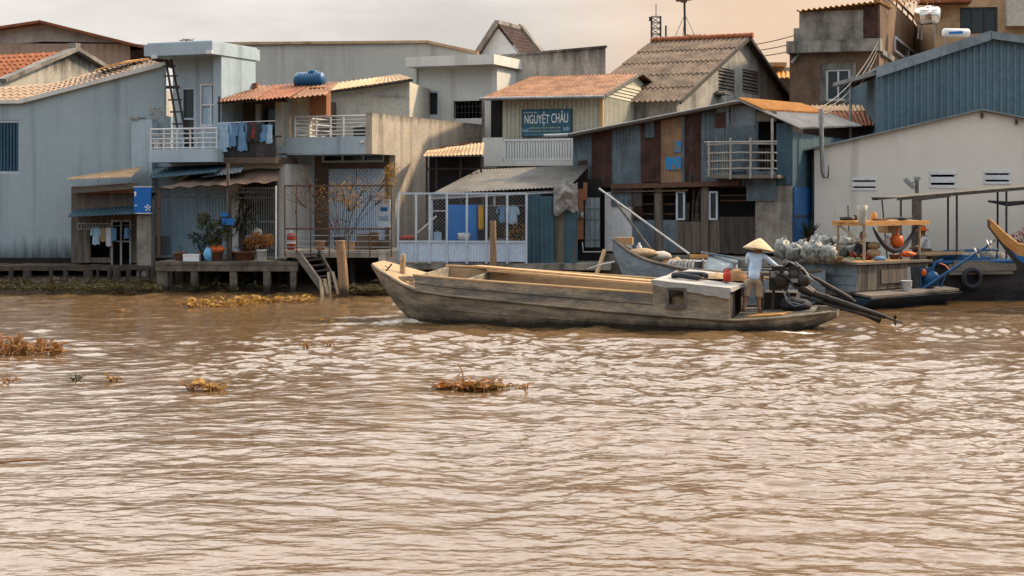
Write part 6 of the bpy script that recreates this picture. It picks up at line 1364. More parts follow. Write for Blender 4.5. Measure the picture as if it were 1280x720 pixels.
mb = MB(); mb.box(xs[0],xs[-1],-.035,.025,zt_,zt_+.06); mb.box(xs[0],xs[-1],-.035,.025,zm-.03,zm+.03); mb.box(xs[2],xs[3],-.03,.02,q(548,263).z-.03,q(548,263).z); mb.build('rail', M['paint_bluewhite'], tW)
for a, b in zip(xs, xs[1:]):
    mb = MB(); mb.lattice(a+.03, b-.03, zm+.03, zt_, 0, .125, .006); mb.build('wire_mesh', M['steel_grey'], tW)
for a, b in zip(xs, xs[1:]):
    mb = MB(); mb.corr((a+.03,.0,zb_),(b-.03,.0,zb_),(b-.03,.0,zm-.03),(a+.03,.0,zm-.03),.09,.01,.006,square=True); mb.build('foot_panel', M['tin_whiteblue'], tW)
mb = MB(); mb.box(xs[0],xs[-1]+2.6,.05,3.6,zb_-.25,zb_-.06); mb.build('floor', M['concrete_old'], tW)
# things inside the enclosure
def in_w(mb, name, m, label, cat, px, py, ly, z=None, group=None):
    p = q(px, py, ly); return wsolo(mb, sub(fW, (p.x, ly, p.z if z is None else z)), name, M[m], label, cat, group)
zfl = zb_-.06
wb = thing('blue_wardrobe', 'bright blue plastic wardrobe inside the mesh enclosure', 'wardrobe', sub(fW, (q(578,300,.7).x, .7, zfl)))
wh_ = q(578,256,.7).z-zfl; ww = (q(596,300,.7).x-q(560,300,.7).x)
mb = MB(); mb.box(-ww/2,ww/2,0,.5,0,wh_); mb.build('body', M['wardrobe_blue'], wb)
for sg_ in (-1, 1): mb = MB(); mb.box(sg_*ww*.25-ww*.235,sg_*ww*.25+ww*.235,-.025,-.002,.08,wh_-.06); mb.build('door', M['wardrobe_blue'], wb)
mb = MB(); mb.lathe((0,0,0), [(.16,0),(.18,.02),(.2,.22),(.18,.22),(.15,.03),(0,.03)], 16); in_w(mb, 'basin', 'plastic_white', 'white basin hanging on the door of the blue wardrobe', 'basin', 580, 300, .45)
for k, (px, m, w, h, lab) in enumerate(((601,'cloth_yellow',.17,.72,'yellow cloth hanging inside the mesh enclosure beside the blue wardrobe'),(618,'cloth_dark',.3,.6,'dark garment hanging next to the yellow cloth in the enclosure'),(627,'cloth_blue',.26,.5,'blue garment hanging mid enclosure behind the log post'),(641,'cloth_paleblue',.3,.55,'pale garment hanging near the end post of the enclosure'),(547,'cloth_paleblue',.25,.28,'small pale blue cloth pinned on the narrow bay of the enclosure'))):
    p = q(px, 258 if px > 550 else 290, .6 if px > 550 else .1); garment(fW, (p.x, p.y, p.z), w, h, m, lab, 'cloth' if k in (0,4) else 'shirt', 'clothes in the mesh enclosure')
mb = MB(); mb.tube(q(597,257,.6),q(657,257,.6),.012,n=5); in_w_ = wsolo(mb, fW, 'clothes_line', M['steel_grey'], 'clothes line strung inside the mesh enclosure', 'clothes line')
pe = thing('potted_plant', 'yellowish bushy plant inside the mesh enclosure near the teal sheets', 'potted plant', sub(fW, (q(647,305,.5).x,.5,zfl)))
mb = MB(); pot(mb, .2, .3); mb.build('pot', M['pot_clay'], pe)
mb = MB()
for k in range(8): a = k*.8; mb.path([(0,0,.28),(.1*math.cos(a),.1*math.sin(a),.6),(.3*math.cos(a),.25*math.sin(a),.85+.2*math.sin(k*2))],.012,5)
leafy(mb, (0,0,.85), .42, 200, .13, .05); mb.build('foliage', M['leaf_yellow'], pe)
mb = MB(); mb.blob((0,0,.08), (.3,.2,.1), .4, 3, 5); in_w(mb, 'cloth_bundle', 'cloth_red', 'red and pale cloth bundle on the sill of the enclosure', 'cloth', 511, 301, .35)
mb = MB(); mb.tube((0,0,0),(.62,0,.55),.025,n=6); in_w(mb, 'pipe', 'paint_white', 'white pipe slanting across the first bays of the enclosure', 'pipe', 521, 292, .3)
mb = MB(); mb.box(-.4,.4,0,.4,0,.75); in_w(mb, 'cabinet', 'tin_pale', 'grey cabinet inside the enclosure behind the garments', 'cabinet', 622, 305, 1.0, zfl)
# teal sheet wall, weathered wood, brick pier, board
fV = Fr(694, 49.9, 5); q = fV.p
mb = MB(); a, b, c, d = fV.rect(659,693,243,330); mb.corr((a,0,c),(a+(b-a)*.5,0,c),(a+(b-a)*.5,0,d),(a,0,d),.17,.02,.01,.06); mb.corr((a+(b-a)*.48,-.03,c),(b,-.03,c),(b,-.03,d-.05),(a+(b-a)*.48,-.03,d-.05),.17,.02,.01,.06)
wsolo(mb, fV, 'tin_wall', M['tin_teal'], 'teal corrugated sheet wall at the end of the mesh enclosure', 'wall')
a, b, c, d = fV.rect(694,705,252,328,.1); mb = MB(); mb.box(a,b,.1,.15,c,d); wsolo(mb, fV, 'weathered_board', M['wood_upright'], 'tall rust-streaked weathered board beside the teal sheet wall', 'board')
a, b, c, d = fV.rect(705,722,262,330,.15); mb = MB(); mb.box(a,b,.15,.2,c,d); wsolo(mb, fV, 'dark_panel', M['tin_teal'], 'dark teal panel between the weathered board and the brick pier', 'panel')
mb = MB(); mb.grid(lambda u, v: (q(692+u*30,265-v*32,-.1).x, -.1-.12*math.sin(u*3.1)*math.sin(v*3.1)+.12*noise.noise(Vector((u*4,v*4,1))), q(700,268-v*36-u*6+3*math.sin(u*9),-.1).z), 12, 12); n = len(mb.v); mb.add([(x,y+.02,z) for x,y,z in mb.v[:n]], [tuple(reversed(f)) for f in list(mb.f)])
wsolo(mb, fV, 'hanging_tarpaulin', M['net_gray'], 'dirty grey-brown tarpaulin draped under the awning end by the brick pier', 'tarpaulin')
fV2 = Fr(728, 51.2, 5); q = fV2.p
a, b, c, d = fV2.rect(720,729,236,299); mb = MB(); mb.box(a,b,0,.3,c,d); mb.box(b,b+.12,.02,.28,q(724,250).z,q(724,228).z); wsolo(mb, fV2, 'brick_pier', M['brick'], 'narrow bare red brick pier between the tarpaulin and the patchwork tin house', 'pier')
p = q(723,268,-.06); em = thing('electric_meter', 'grey electric meter box fixed on the red brick pier', 'meter', sub(fV2,(p.x,-.06,p.z-.12)))
mb = MB(); mb.box(-.11,.02,-.1,.05,0,.3); mb.box(.06,.17,-.08,.05,.02,.22); mb.build('case', M['steel_grey'], em)
mb = MB(); mb.lathe((.115,-.085,.13), [(.03,-.01),(.04,0),(.03,.01)], 12, Matrix.Rotation(R(90),3,'X')); mb.build('dial', M['paint_white'], em)
a, b, c, d = fV2.rect(731,750,247,309,.2); mb = MB()
for k in range(3): mb.box(a+(b-a)*k/3+.01,a+(b-a)*(k+1)/3-.01,.2,.25,c,d)
for z in (c+.25,(c+d)/2+.1,d-.35): mb.box(a,b,.17,.2,z,z+.04)
wsolo(mb, fV2, 'board_door', M['tin_pale'], 'grey-green boarded door with dark cross bars beside the brick pier', 'door')
mb = MB(); mb.box(q(694,300,.8).x,q(751,300,.8).x,.8,.9,.4,q(730,224,.8).z); wsolo(mb, fV2, 'shadow_wall', M['interior_shade'], 'black sheet standing in for the shade behind the brick pier and boarded door', 'wall')  # black colour stands in for the shade under the awning end
# ------------------------------------------------------------------ patchwork tin house
fM = Fr(990, 49.6, 25); q = fM.p; XM = lambda px, ly=0: q(px, 200, ly).x
tM = thing('patchwork_tin_house', 'long shack walled with patchwork rusty and blue-grey corrugated sheets, with a bamboo balcony rail', 'house', fM)
eL, aP, eR = q(714,170), q(928,129), q(1000,161)
def ztopM(x): return eL.z+(aP.z-eL.z)*(x-eL.x)/(aP.x-eL.x) if x < aP.x else aP.z+(eR.z-aP.z)*(x-aP.x)/(eR.x-aP.x)
def panel(p0, p1, yb, m, dy=0., yt=None, pitch=.11, rag=.04):
    a, b = XM(p0), XM(p1); zb = q((p0+p1)/2, yb).z
    ta, tb = (ztopM(a)-.06, ztopM(b)-.06) if yt is None else (q((p0+p1)/2, yt).z,)*2
    mb = MB(); mb.corr((a,dy,zb),(b,dy,zb),(b,dy,tb),(a,dy,ta),pitch,.014,.008,rag); return mb.build('wall_sheet', M[m], tM)
for i, (p0, p1, yb, m) in enumerate(((716,742,226,'tin_bluegrey'),(740,765,234,'tin_rust'),(763,804,232,'tin_bluegrey'),(801,829,227,'tin_rust'),(827,853,229,'tin_tan'),(851,856,228,'tin_bluegrey'),(854,879,228,'tin_rust'),(877,887,230,'tin_bluegrey'),(885,948,233,'tin_bluegrey'))):
    panel(p0, p1, yb, m, -.025*(i % 2)-(.05 if m == 'tin_tan' else 0))
panel(893, 946, 215, 'tin_bluegrey', -.06, 156); panel(896, 912, 226, 'tin_pale', -.05, 129); panel(914, 945, 158, 'tin_pale', -.055, 132)
for (a_, b_, c_, d_) in ((842,851,176,191),(832,851,196,212)):     # blue paint left on the tan sheet
    r = fM.rect(a_, b_, c_, d_, -.10); mb = MB(); mb.corr((r[0],-.098,r[2]),(r[1],-.098,r[2]),(r[1],-.098,r[3]),(r[0],-.098,r[3]),.11,.014,.004,.06); mb.build('paint_patch', M['paint_patch'], tM)
for (a_, b_, c_, d_, m) in ((722,735,200,224,'tin_rust'),(806,818,150,172,'tin_bluegrey'),(893,907,140,160,'tin_rust')):
    r = fM.rect(a_, b_, c_, d_, -.085); mb = MB(); mb.corr((r[0],-.085,r[2]),(r[1],-.085,r[2]),(r[1]-.02,-.085,r[3]),(r[0]+.02,-.085,r[3]-.03),.11,.014,.006,.05); mb.build('wall_sheet', M[m], tM)
mb = MB(); r = fM.rect(946, 972, 152, 231, .7); mb.box(r[0]-.3,r[1]+.2,.7,.75,r[2]-.2,r[3]+.2); mb.box(r[0]-1.2,r[1]+.1,0,.7,r[2]-.1,r[2]); mb.build('loft_shade', M['interior_shade'], tM)  # loft backing and floor coloured black to give the opening its shade
mb = MB()
for i in range(8): x = r[0]+(r[1]-r[0])*i/7; mb.bar((x,.3,r[2]),(x+rnd.uniform(-.05,.05),.3,r[2]+1.15),.04)
mb.build('loft_slats', M['wood_upright'], tM)
panel(971, 991, 231, 'tin_teal', -.04, 154, .3, .0); panel(946, 971, 152, 'wood_grey', -.03, 139, .3, 0)
mb = MB(); mb.corr((.02,.0,1.0),(.02,8,1.0),(.02,8,eR.z-.1),(.02,0,eR.z-.1),.3,.012,.01); mb.build('side_wall', M['tin_teal'], tM)
mb = MB(); shell(mb, eL.x+.05, -.05, .8, 7, .8, eL.z-.15, .1, True, False, True); mb.build('back_wall', M['wood_dark'], tM)
rd = 6.5; ry = fM.q(1096,133,aP.x)
mb = MB(); mb.slab([(eL.x-.1,-.45,eL.z),(aP.x,-.45,aP.z+.05),(aP.x,rd,aP.z+.05),(eL.x-.1,rd,eL.z)], .06); mb.build('roof_slope', M['roof_grey'], tM)
eo = q(1000,160,-.4); eb = fM.q(1077,157,eo.x)
zat = lambda lx, ly, py: CAMH + (HOR-py)/FPX*(fM.O.y + lx*fM.ex.y + ly*fM.ey.y)
rA, rB, rC, rD = Vector((eo.x,-.4,eo.z)), Vector((eo.x,eb.y,eb.z)), Vector((aP.x,eb.y,zat(aP.x,eb.y,133))), Vector((aP.x,-.4,aP.z+.07))
mb = MB(); mb.corr(rA, rB, rC, rD, .21, .045, .008, .05); mb.build('lit_roof_slope', M['roof_grey'], tM)
mb = MB()
up = Vector((0,0,.07)); mb.corr(rD.lerp(rA,.42)+up, rC.lerp(rB,.50).lerp(rD.lerp(rA,.4),.12)+up, rC.lerp(rD,.1)+up, rD+up, .21, .045, .006, .05); mb.build('rusty_roof_sheet', M['roof_orange'], tM)
mb = MB(); mb.tube(Vector((eL.x-.1,-.47,eL.z+.0)), Vector((aP.x,-.47,aP.z+.05)), .035, n=6); mb.path([(eL.x-.7,-.62,eL.z-.02),(eL.x+.1,-.47,eL.z-.0)], .075, 10); mb.build('eave_pipe', M['steel_grey'], tM)
# bamboo balcony rail
mb = MB(); y = -.75
for px, a, b in ((886,178,221),(913,172,224),(938,172,223),(965,148,223)): mb.path([q(px,b,y),q(px+.5,(a+b)/2,y),q(px,a,y)], .04, 7)
for py in (180,191,201,211): mb.path([q(884,py+1,y),q(925,py-.5,y),q(971,py,y)], .03, 6)
mb.path([q(880,178,y),q(971,177,y)], .035, 6); mb.build('bamboo_rail', M['bamboo_grey'], tM)
mb = MB(); a, b = q(886,219,y), q(972,218,y); mb.box(a.x,b.x,y,0,a.z-.10,a.z); mb.build('balcony_floor', M['wood_grey'], tM)
mb = MB()
for i in range(9): x = q(888,215,y+.05).x+(q(912,215,y).x-q(888,215,y).x)*i/8; mb.bar((x,y+.05,a.z),(x,y+.05,a.z+.75),.025)
mb.build('balcony_slats', M['bamboo_grey'], tM)
# lower storey
zb0 = q(850,318).z; zb1 = q(850,232).z
mb = MB(); mb.bar(q(764,233,-.12),q(925,229,-.12),.12,.16); mb.bar(q(764,236,-.1)-Vector((0,0,.1)),q(860,234,-.1)-Vector((0,0,.1)),.06,.05); mb.build('rusty_beam', M['steel_rust'], tM)
def board(p0, p1, y0, y1, m, dy=0., n=1, name='wall_board', t=.05):
    r = fM.rect(p0, p1, y0, y1, dy); mb = MB()
    for k in range(n): mb.box(r[0]+(r[1]-r[0])*k/n+(.006 if n > 1 else 0), r[0]+(r[1]-r[0])*(k+1)/n, dy+(rnd.uniform(0,.012) if n > 1 else 0), dy+t, r[2]-(rnd.uniform(0,.04) if n > 1 else 0), r[3])
    return mb.build(name, M[m], tM)
board(756,791,240,314,'paint_white',.02,1,'white_panel'); board(764,802,234,258,'tin_bluegrey',-.02); board(790,822,275,315,'tin_bluegrey',.0,2); board(826,846,275,315,'tin_bluegrey',.0,2)
board(845,880,277,316,'wood_upright',.0,7); board(886,900,275,316,'wood_upright',.0,3); board(900,946,272,316,'wood_dark',.0,8); board(944,968,250,316,'concrete_old',-.02); board(968,990,232,318,'concrete_old',-.04)
board(933,970,214,232,'tin_bluegrey',-.07); board(933,970,231,251,'tin_bluegrey',-.1)
for px in (818, 876):
    r = fM.rect(px, px+9, 234, 316, -.06); mb = MB(); mb.box(r[0],r[1],-.06,.08,r[2],r[3]); mb.build('post', M['wood_upright'], tM)
mb = MB(); r = fM.rect(750,950,232,320,.75); mb.box(r[0],r[1],.75,.79,r[2],r[3]); mb.build('room_shade', M['interior_shade'], tM)  # black sheet carries the shade of the lower storey
mb = MB()
for k in range(9): x = q(847+k*3.4,300,.5).x; mb.bar((x,.5,zb0),(x+rnd.uniform(-.12,.12),.5,zb1-rnd.uniform(.1,.7)),.06,.03)
mb.build('stored_planks', M['wood_grey'], tM)
for px, w in ((845,11),(886,11)):
    r = fM.rect(px, px+w, 239, 275, -.02); window(tM, r, -.0, 'paint_bluewhite', 'glass_dark', 1, 1, .055, 'window')
mb = MB(); r = fM.rect(803,846,240,275,.1); 
for i in range(3): z = r[2]+(r[3]-r[2])*(.2+.35*i); mb.box(r[0],r[1],.1,.13,z,z+.03)
mb.build('window_bar', M['steel_rust'], tM)
mb = MB(); r = fM.rect(900,946,240,272,.1)
for i in range(2): z = r[2]+(r[3]-r[2])*(.65+.2*i); mb.box(r[0],r[1],.1,.13,z,z+.03)
mb.box(r[0],r[1],.02,.1,r[2]-.05,r[2]+.02); mb.build('sill_beam', M['steel_rust'], tM)
mb = MB(); r = fM.rect(790,803,236,276,-.05); mb.lattice(r[0],r[1],r[2],r[3],-.05,.1,.012); mb.box(r[0]-.02,r[0]+.01,-.06,-.03,r[2],r[3]); mb.build('wire_mesh', M['steel_rust'], tM)
rb = fM.rect(990,1018,234,303,.1); mb = MB(); mb.box(.03,.08,.04,4,rb[2]-.3,rb[3]); dB = mb.build('blue_door', M['door_blue'], tM)
mb = MB(); zc = (rb[2]+rb[3])/2-.05; mb.box(.081,.11,.04,4,zc-.03,zc+.03); mb.box(.081,.11,.04,.1,rb[2]-.3,zc-.031); mb.build('cross_bar', M['steel_dark'], dB)
mb = MB(); mb.box(eL.x+.8,.15,-.1,4,.75,zb0-.02); mb.build('plinth', M['concrete_old'], tM)
# rust-coloured roof further back
fM2 = Fr(1095, 57.5, 0); q2 = fM2.p
tM2 = thing('rusty_lean_to', 'low lean-to with rust brown sheet roof squeezed between the tin house and the blue warehouse', 'lean-to', fM2)
awn(fM2, tM2, 'roof', 'roof_rust2', q2(1035,158,-.6), q2(1100,156,-.6), q2(1100,138,1.8), q2(1012,139,1.8), .17, .03); awn(fM2, tM2, 'ridge_sheet', 'roof_tan', q2(1000,139.5,1.7), q2(1100,138.5,1.7), q2(1100,131,2.6), q2(985,132,2.6), .17, .03)
mb = MB(); mb.box(q2(1005,150).x, q2(1099,150).x, .2, 3, .8, q2(1050,156).z); mb.build('wall', M['brown_wall'], tM2)

# ------------------------------------------------------------------ concrete gable house with cement tile roof
fN2 = Fr(846, 58.5, 27); q = fN2.p
gA = fN2.q(928, 47, 0); Dn = gA.y*2; zEv = fN2.p(846, 122, 0).z; xLn = q(722, 105, 0).x
tN2 = thing('gable_house', 'weathered concrete house with brown cement sheet roof, rusty ridge and two slatted gable vents', 'house', fN2)
h1, h2_ = fN2.q(898,100,0).y, fN2.q(918,100,0).y; h3, h4 = fN2.q(928,100,0).y, fN2.q(948,100,0).y
v1 = (h1,h2_,fN2.q(908,115,0).z,fN2.q(908,86,0).z); v2 = (h3,h4,fN2.q(938,117,0).z,fN2.q(938,88,0).z)
mb = MB(); zq = max(v1[3], v2[3])+.05
mb.wall(0, Dn, .8, zEv, 0, .2, [v1, v2], 'x'); 
def sl(z): return gA.y*(z-zEv)/(gA.z-zEv)
mb2 = MB(); mb2.wall(sl(zq), Dn-sl(zq), zEv, zq, 0, .2, [v1, v2], 'x'); mb.add(mb2.v, mb2.f)
mb.prism([(0,0,zEv),(0,sl(zq),zEv),(0,sl(zq),zq)], (-.2,0,0)); mb.prism([(0,Dn,zEv),(0,Dn-sl(zq),zq),(0,Dn-sl(zq),zEv)], (-.2,0,0)); mb.prism([(0,sl(zq),zq),(0,Dn-sl(zq),zq),(0,gA.y,gA.z)], (-.2,0,0)); mb.build('gable_wall', M['gable_flaky'], tN2)
mb = MB(); shell(mb, xLn, -.2, .05, Dn-.05, .8, zEv-.05, .15, True, False, True); mb.box(xLn,-.2,.05,.2,.8,zEv-.05); mb.build('wall', M['gable_flaky'], tN2)
for v in (v1, v2): louvre(tN2, v, -.02, 7)
mb = MB(); y0 = -.5; zlo = zEv-.5*(gA.z-zEv)/gA.y; n = 5; nn = .05
for j in range(n):
    k0, k1 = j/n, min(1, (j+1)/n+.03); f = lambda x, k, up: Vector((x, y0+(gA.y-y0)*k, zlo+(gA.z-zlo)*k+up))
    mb.corr(f(xLn,k0,.06),f(.35,k0,.06),f(.35,k1,.02),f(xLn+ (0),k1,.02),.21,.035,.012,.05)
    g_ = lambda x, k, up: Vector((x, Dn+.5-(Dn+.5-gA.y)*k, zlo+(gA.z-zlo)*k+up))
    mb.corr(g_(.35,k0,.06),g_(xLn,k0,.06),g_(xLn,k1,.02),g_(.35,k1,.02),.21,.035,.012)
mb.build('roof', M['roof_cement'], tN2)
mb = MB(); n = 18
for i in range(n): x = xLn+(.4-xLn)*i/n; x2 = xLn+(.4-xLn)*(i+1)/n; mb.path([(x,gA.y,gA.z+.06),(x2+.05,gA.y,gA.z+.075)], [.11,.125], 8)
mb.build('ridge_tiles', M['roof_tile'], tN2)
mb = MB(); mb.bar((.33,-.5,zlo-.02),(.33,gA.y,gA.z-.02),.06,.14); mb.bar((.33,gA.y,gA.z-.02),(.33,Dn+.5,zlo-.02),.06,.14); mb.build('barge_board', M['wood_dark'], tN2)
mb = MB()
for a_, b_, py in ((h1-.5,h1+.35,120),(h3+.2,h4+.9,126)): z = fN2.q(905,py,0).z; mb.box(0,.45,a_,b_,z,z+.07); mb.bar((.1,a_,z+.1),(.4,b_,z+.12),.12,.05)
mb.build('ledge', M['concrete_old'], tN2)
# ------------------------------------------------------------------ old brown house at the upper right
fO = Fr(1099, 64, 20); q = fO.p; XO = lambda px, ly=0: q(px, 60, ly).x
tO = thing('old_brown_house', 'mouldy brown and grey two-storey house with a ledge, white windows and terrace railings', 'house', fO)
zl0, zl1, zt0, zt1 = q(1040,66).z, q(1040,51).z, q(1040,51).z, q(1040,14).z; w1_ = fO.rect(1032,1063,86,126); Do = fO.q(1180,70,0).y
mb = MB(); mb.wall(XO(987), 0, .8, zl0, 0, .25, [w1_]); shell(mb, XO(987), 0, .25, Do, .8, zl0, .25, True, False, True)
ws = (fO.q(1117,60,0).y, fO.q(1150,60,0).y, fO.q(1133,76,0).z, fO.q(1133,58,0).z); mb.wall(.25, Do, .8, fO.q(1150,38,0).z, 0, .25, [ws], 'x'); mb.build('wall', M['concrete_brown'], tO)
mb = MB(); mb.box(XO(983,-.4), .1, -.45, .3, zl0, zl1); mb.box(XO(983,-.4), XO(983,-.4)+.35, .3, Do, zl0, zl1); mb.box(-.0, .12, .3, Do, zl0-.1, zl0+.12); mb.build('ledge', M['concrete_old'], tO)
mb = MB(); mb.box(XO(999,-.1), XO(1079,-.1), -.1, .15, zl1, zt1); mb.box(XO(999,-.1), XO(999,-.1)+.2, .15, 4, zl1, zt1); mb.box(XO(992,-.1),XO(999,-.1),-.1,.3,zl1,zl1+.55); mb.build('parapet', M['concrete_old'], tO)
mb = MB(); mb.box(XO(1079,-.1)+.01, -.02, -.05, .05, zl1+.05, zt1+.1); mb.build('rusty_shutter', M['tin_rust'], tO)
mb = MB(); mb.corr((XO(996,-.4),-.5,zt1+.02),(.1,-.5,zt1+.28),(.1,3.5,zt1+.45),(XO(996,-.4),3.5,zt1+.2),.22,.04,.01); mb.build('roof', M['roof_orange'], tO)
window(tO, w1_, .08, 'paint_white', 'glass_dark', 2, 1, .09); window(tO, ws, -.06, 'paint_white', 'glass_dark', 2, 1, .09, ax='x')
mb = MB(); a, b, c, d = w1_; g_ = .22
for bx in ((a-g_,b+g_,d,d+g_),(a-g_,a,c-.1,d),(b,b+g_,c-.1,d)): mb.box(bx[0],bx[1],-.03,.04,bx[2],bx[3])
mb.build('window_surround', M['concrete_old'], tO)
mb = MB(); mb.tube(q(990,79,-.15),q(1000,65,-.15),.07,n=7); mb.build('drain_pipe', M['steel_grey'], tO)
mb = MB(); zz0, zz1 = fO.q(1150,36,0).z, fO.q(1130,8,0).z
for i in range(14): y = Do*i/13; mb.box(-.12,-.06,y-.03,y+.03,zz0-.1,zz1)
mb.box(-.13,-.05,0,Do,zz1,zz1+.08); mb.box(-.13,-.05,0,Do,zz0,zz0+.06); mb.build('terrace_railing', M['steel_rust'], tO)
mb = MB()
for i in range(9): y = .1+(Do*.55)*i/9; mb.box(-.3,-.27,y,y+Do*.055,zz0-.0,zz1-.1)
mb.build('terrace_screen', M['tin_tan'], tO)
stl = thing('steel_water_tank', 'shiny stainless steel water tank on the terrace of the old brown house', 'water tank', fr=Fr(0,0,30,origin=W(1160,33,67)))
mb = MB(); r_ = .41; mb.lathe((0,0,.5), [(0,-.62),(.28,-.60),(r_,-.5),(r_,-.3),(r_*1.03,-.28),(r_,-.26),(r_,.26),(r_*1.03,.28),(r_,.3),(r_,.5),(.28,.6),(0,.62)], 26, Matrix.Rotation(R(90),3,'Y')); mb.build('tank', M['steel_bright'], stl)
for x in (-.4,.4):
    for y in (-.3,.3): mb = MB(); mb.bar((x,y,-.6),(x*.9,y*.8,.3),.05); mb.build('leg', M['steel_grey'], stl)
mb = MB(); mb.lathe((0,0,.88), [(.16,0),(.16,.06),(.1,.09),(0,.09)], 14); mb.build('lid', M['steel_bright'], stl)
stl.scale = (.88,)*3
sh = thing('solar_heater_drum', 'white drum of a solar water heater lying above the blue warehouse roof edge', 'water heater', fr=Fr(0,0,-8,origin=W(1195,46,60.5)))
mb = MB(); mb.lathe((0,0,.18), [(0,-.6),(.16,-.6),(.19,-.56),(.19,.56),(.16,.6),(0,.6)], 20, Matrix.Rotation(R(90),3,'Y')); mb.build('drum', M['paint_white'], sh)
mb = MB(); mb.prism([(-.42,-.195,.2),(.22,-.195,.24),(.26,-.195,.13),(-.42,-.195,.09)], (0,-.004,0)); mb.build('blue_band', M['sign_blue'], sh)
for x in (-.5,.5): mb = MB(); mb.bar((x,0,-.6),(x,0,.05),.05); mb.build('leg', M['steel_grey'], sh)
sh.scale = (.85,)*3
fO2 = Fr(1290, 70, 8); q = fO2.p; tO2 = thing('ochre_house', 'tall ochre house with a wide dark window, highest at the upper corner', 'house', fO2)
wo = fO2.rect(1200,1247,9,42); mb = MB(); zt_ = q(1240,-30).z; mb.wall(q(1168,0).x, q(1360,0).x, .8, zt_, 0, .25, [wo]); shell(mb, q(1168,0).x, q(1360,0).x, .25, 7, .8, zt_, .25, True, True, True, True); mb.build('wall', M['roof_tan'], tO2)
window(tO2, wo, .1, 'steel_dark', 'glass_dark', 3, 1, .09)
mb = MB(); mb.box(q(1256,0).x,q(1360,0).x,-.6,-.003,q(1270,34).z,zt_-.1); mb.build('bay', M['plaster_cream'], tO2)
mb = MB(); mb.box(q(1150,0,-1).x,q(1215,0,-1).x,-1,-.02,q(1180,3,-1).z,q(1180,3,-1).z+.12); mb.build('canopy_slab', M['roof_rust2'], tO2)
# vines over the top of it
mb = MB(); q_ = W(1136,-3,66)
leafy(mb, q_, 1.3, 420, .18, .08, .25); solo(mb, 'creeper', M['leaf_rust'], 'brown withered creeper hanging over the terrace at the top of the picture', 'plant')

# ------------------------------------------------------------------ blue warehouse and white gable building
fP2 = Fr(1097, 56.4, 4); q = fP2.p; XP = lambda px: q(px, 100).x
tP = thing('blue_warehouse', 'blue-grey corrugated warehouse gable rising behind the white building', 'warehouse', fP2)
a, b, c = q(1097,90), q(1237,45), q(1420,70)
mb = MB(); mb.corr((a.x,0,.8),(b.x,0,.8),(b.x,0,b.z-.1),(a.x,0,a.z-.1),.24,.025,.01,square=True); mb.corr((b.x,0,.8),(c.x,0,.8),(c.x,0,c.z-.1),(b.x,0,b.z-.1),.24,.025,.01,square=True); mb.build('gable_wall', M['warehouse_blue'], tP)
mb = MB(); mb.corr((a.x,12,.8),(a.x,.05,.8),(a.x,.05,a.z-.15),(a.x,12,a.z-.15),.24,.025,.01,square=True); mb.build('side_wall', M['warehouse_blue'], tP)
mb = MB(); mb.slab([(a.x-.1,-.25,a.z+.14),(b.x,-.25,b.z+.14),(b.x,12,b.z+.14),(a.x-.1,12,a.z+.14)], .08); mb.slab([(b.x,-.25,b.z+.14),(c.x,-.25,c.z+.14),(c.x,12,c.z+.14),(b.x,12,b.z+.14)], .08)
mb.build('roof', M['roof_grey'], tP)
mb = MB(); mb.prism([(a.x-.08,-.27,a.z-.22),(b.x,-.27,b.z-.16),(b.x,-.27,b.z+.17),(a.x-.08,-.27,a.z+.17)], (0,.06,0)); mb.prism([(b.x+.02,-.27,b.z-.12),(c.x,-.27,c.z-.12),(c.x,-.27,c.z+.14),(b.x+.02,-.27,b.z+.14)], (0,.06,0)); mb.build('fascia', M['tin_pale'], tP)
fA2 = Fr(1097, 57, 10); q = fA2.p
wA = thing('side_awning', 'thin grey sheet awning projecting from the blue warehouse toward the brown house window', 'awning', fA2)
mb = MB(); u = q(1042,103,-.3), q(1098,88,-.3); mb.slab([u[0],u[1],u[1]+Vector((0,2.0,.02)),u[0]+Vector((0,2.0,.02))], .05); mb.build('sheet', M['tin_pale'], wA)
mb = MB(); mb.bar(u[0]+Vector((0,-.03,-.08)),u[1]+Vector((0,-.03,-.08)),.06,.12); mb.bar(u[0]+Vector((.1,.9,-.06)),u[1]+Vector((0,.9,-.06)),.05,.1); mb.build('arm', M['steel_grey'], wA)
mb = MB(); p = q(1063,100,.2); mb.tube((p.x,.2,p.z),(p.x,.2,q(1063,178,.2).z),.05,n=8); mb.build('post', M['steel_grey'], wA)
fQ = Fr(1018, 50.9, 4); q = fQ.p; tQ = thing('white_gable_building', 'plain white-walled building with a shallow gable and slotted vents above the moored boats', 'building', fQ)
a, b, c = q(1018,185), q(1226,138.5), q(1420,176); vents = [fQ.rect(1066,1095,222,238), fQ.rect(1163,1194,214,235), fQ.rect(1231,1262,213,230)]
slots = []
for i, (x0, x1, z0, z1) in enumerate(vents): h = (z1-z0)/5; slots += [(x0+.02,x1-.02,z0+h*.9,z0+h*1.6),(x0+.02,x1-.02,z0+h*3.3,z0+h*4.0)]
zm = a.z-.05
mb = MB(); mb.wall(0, c.x, .3, zm, 0, .2, slots); mb.prism([(0,0,zm),(c.x,0,zm),(c.x,0,c.z),(b.x,0,b.z),(a.x,0,a.z)], (0,.2,0)); shell(mb, 0, c.x, .2, 5.0, .3, zm, .2); mb.build('wall', M['white_wall'], tQ)
for (x0, x1, z0, z1) in vents:
    mb = MB(); h = (z1-z0)/5; w_ = .06
    mb.box(x0-.03,x1+.03,-.025,.0-.002,z0,z0+h*.9); mb.box(x0-.03,x1+.03,-.025,-.002,z0+h*1.6,z0+h*3.3); mb.box(x0-.03,x1+.03,-.025,-.002,z0+h*4.0,z1); mb.build('vent', M['paint_white'], tQ)
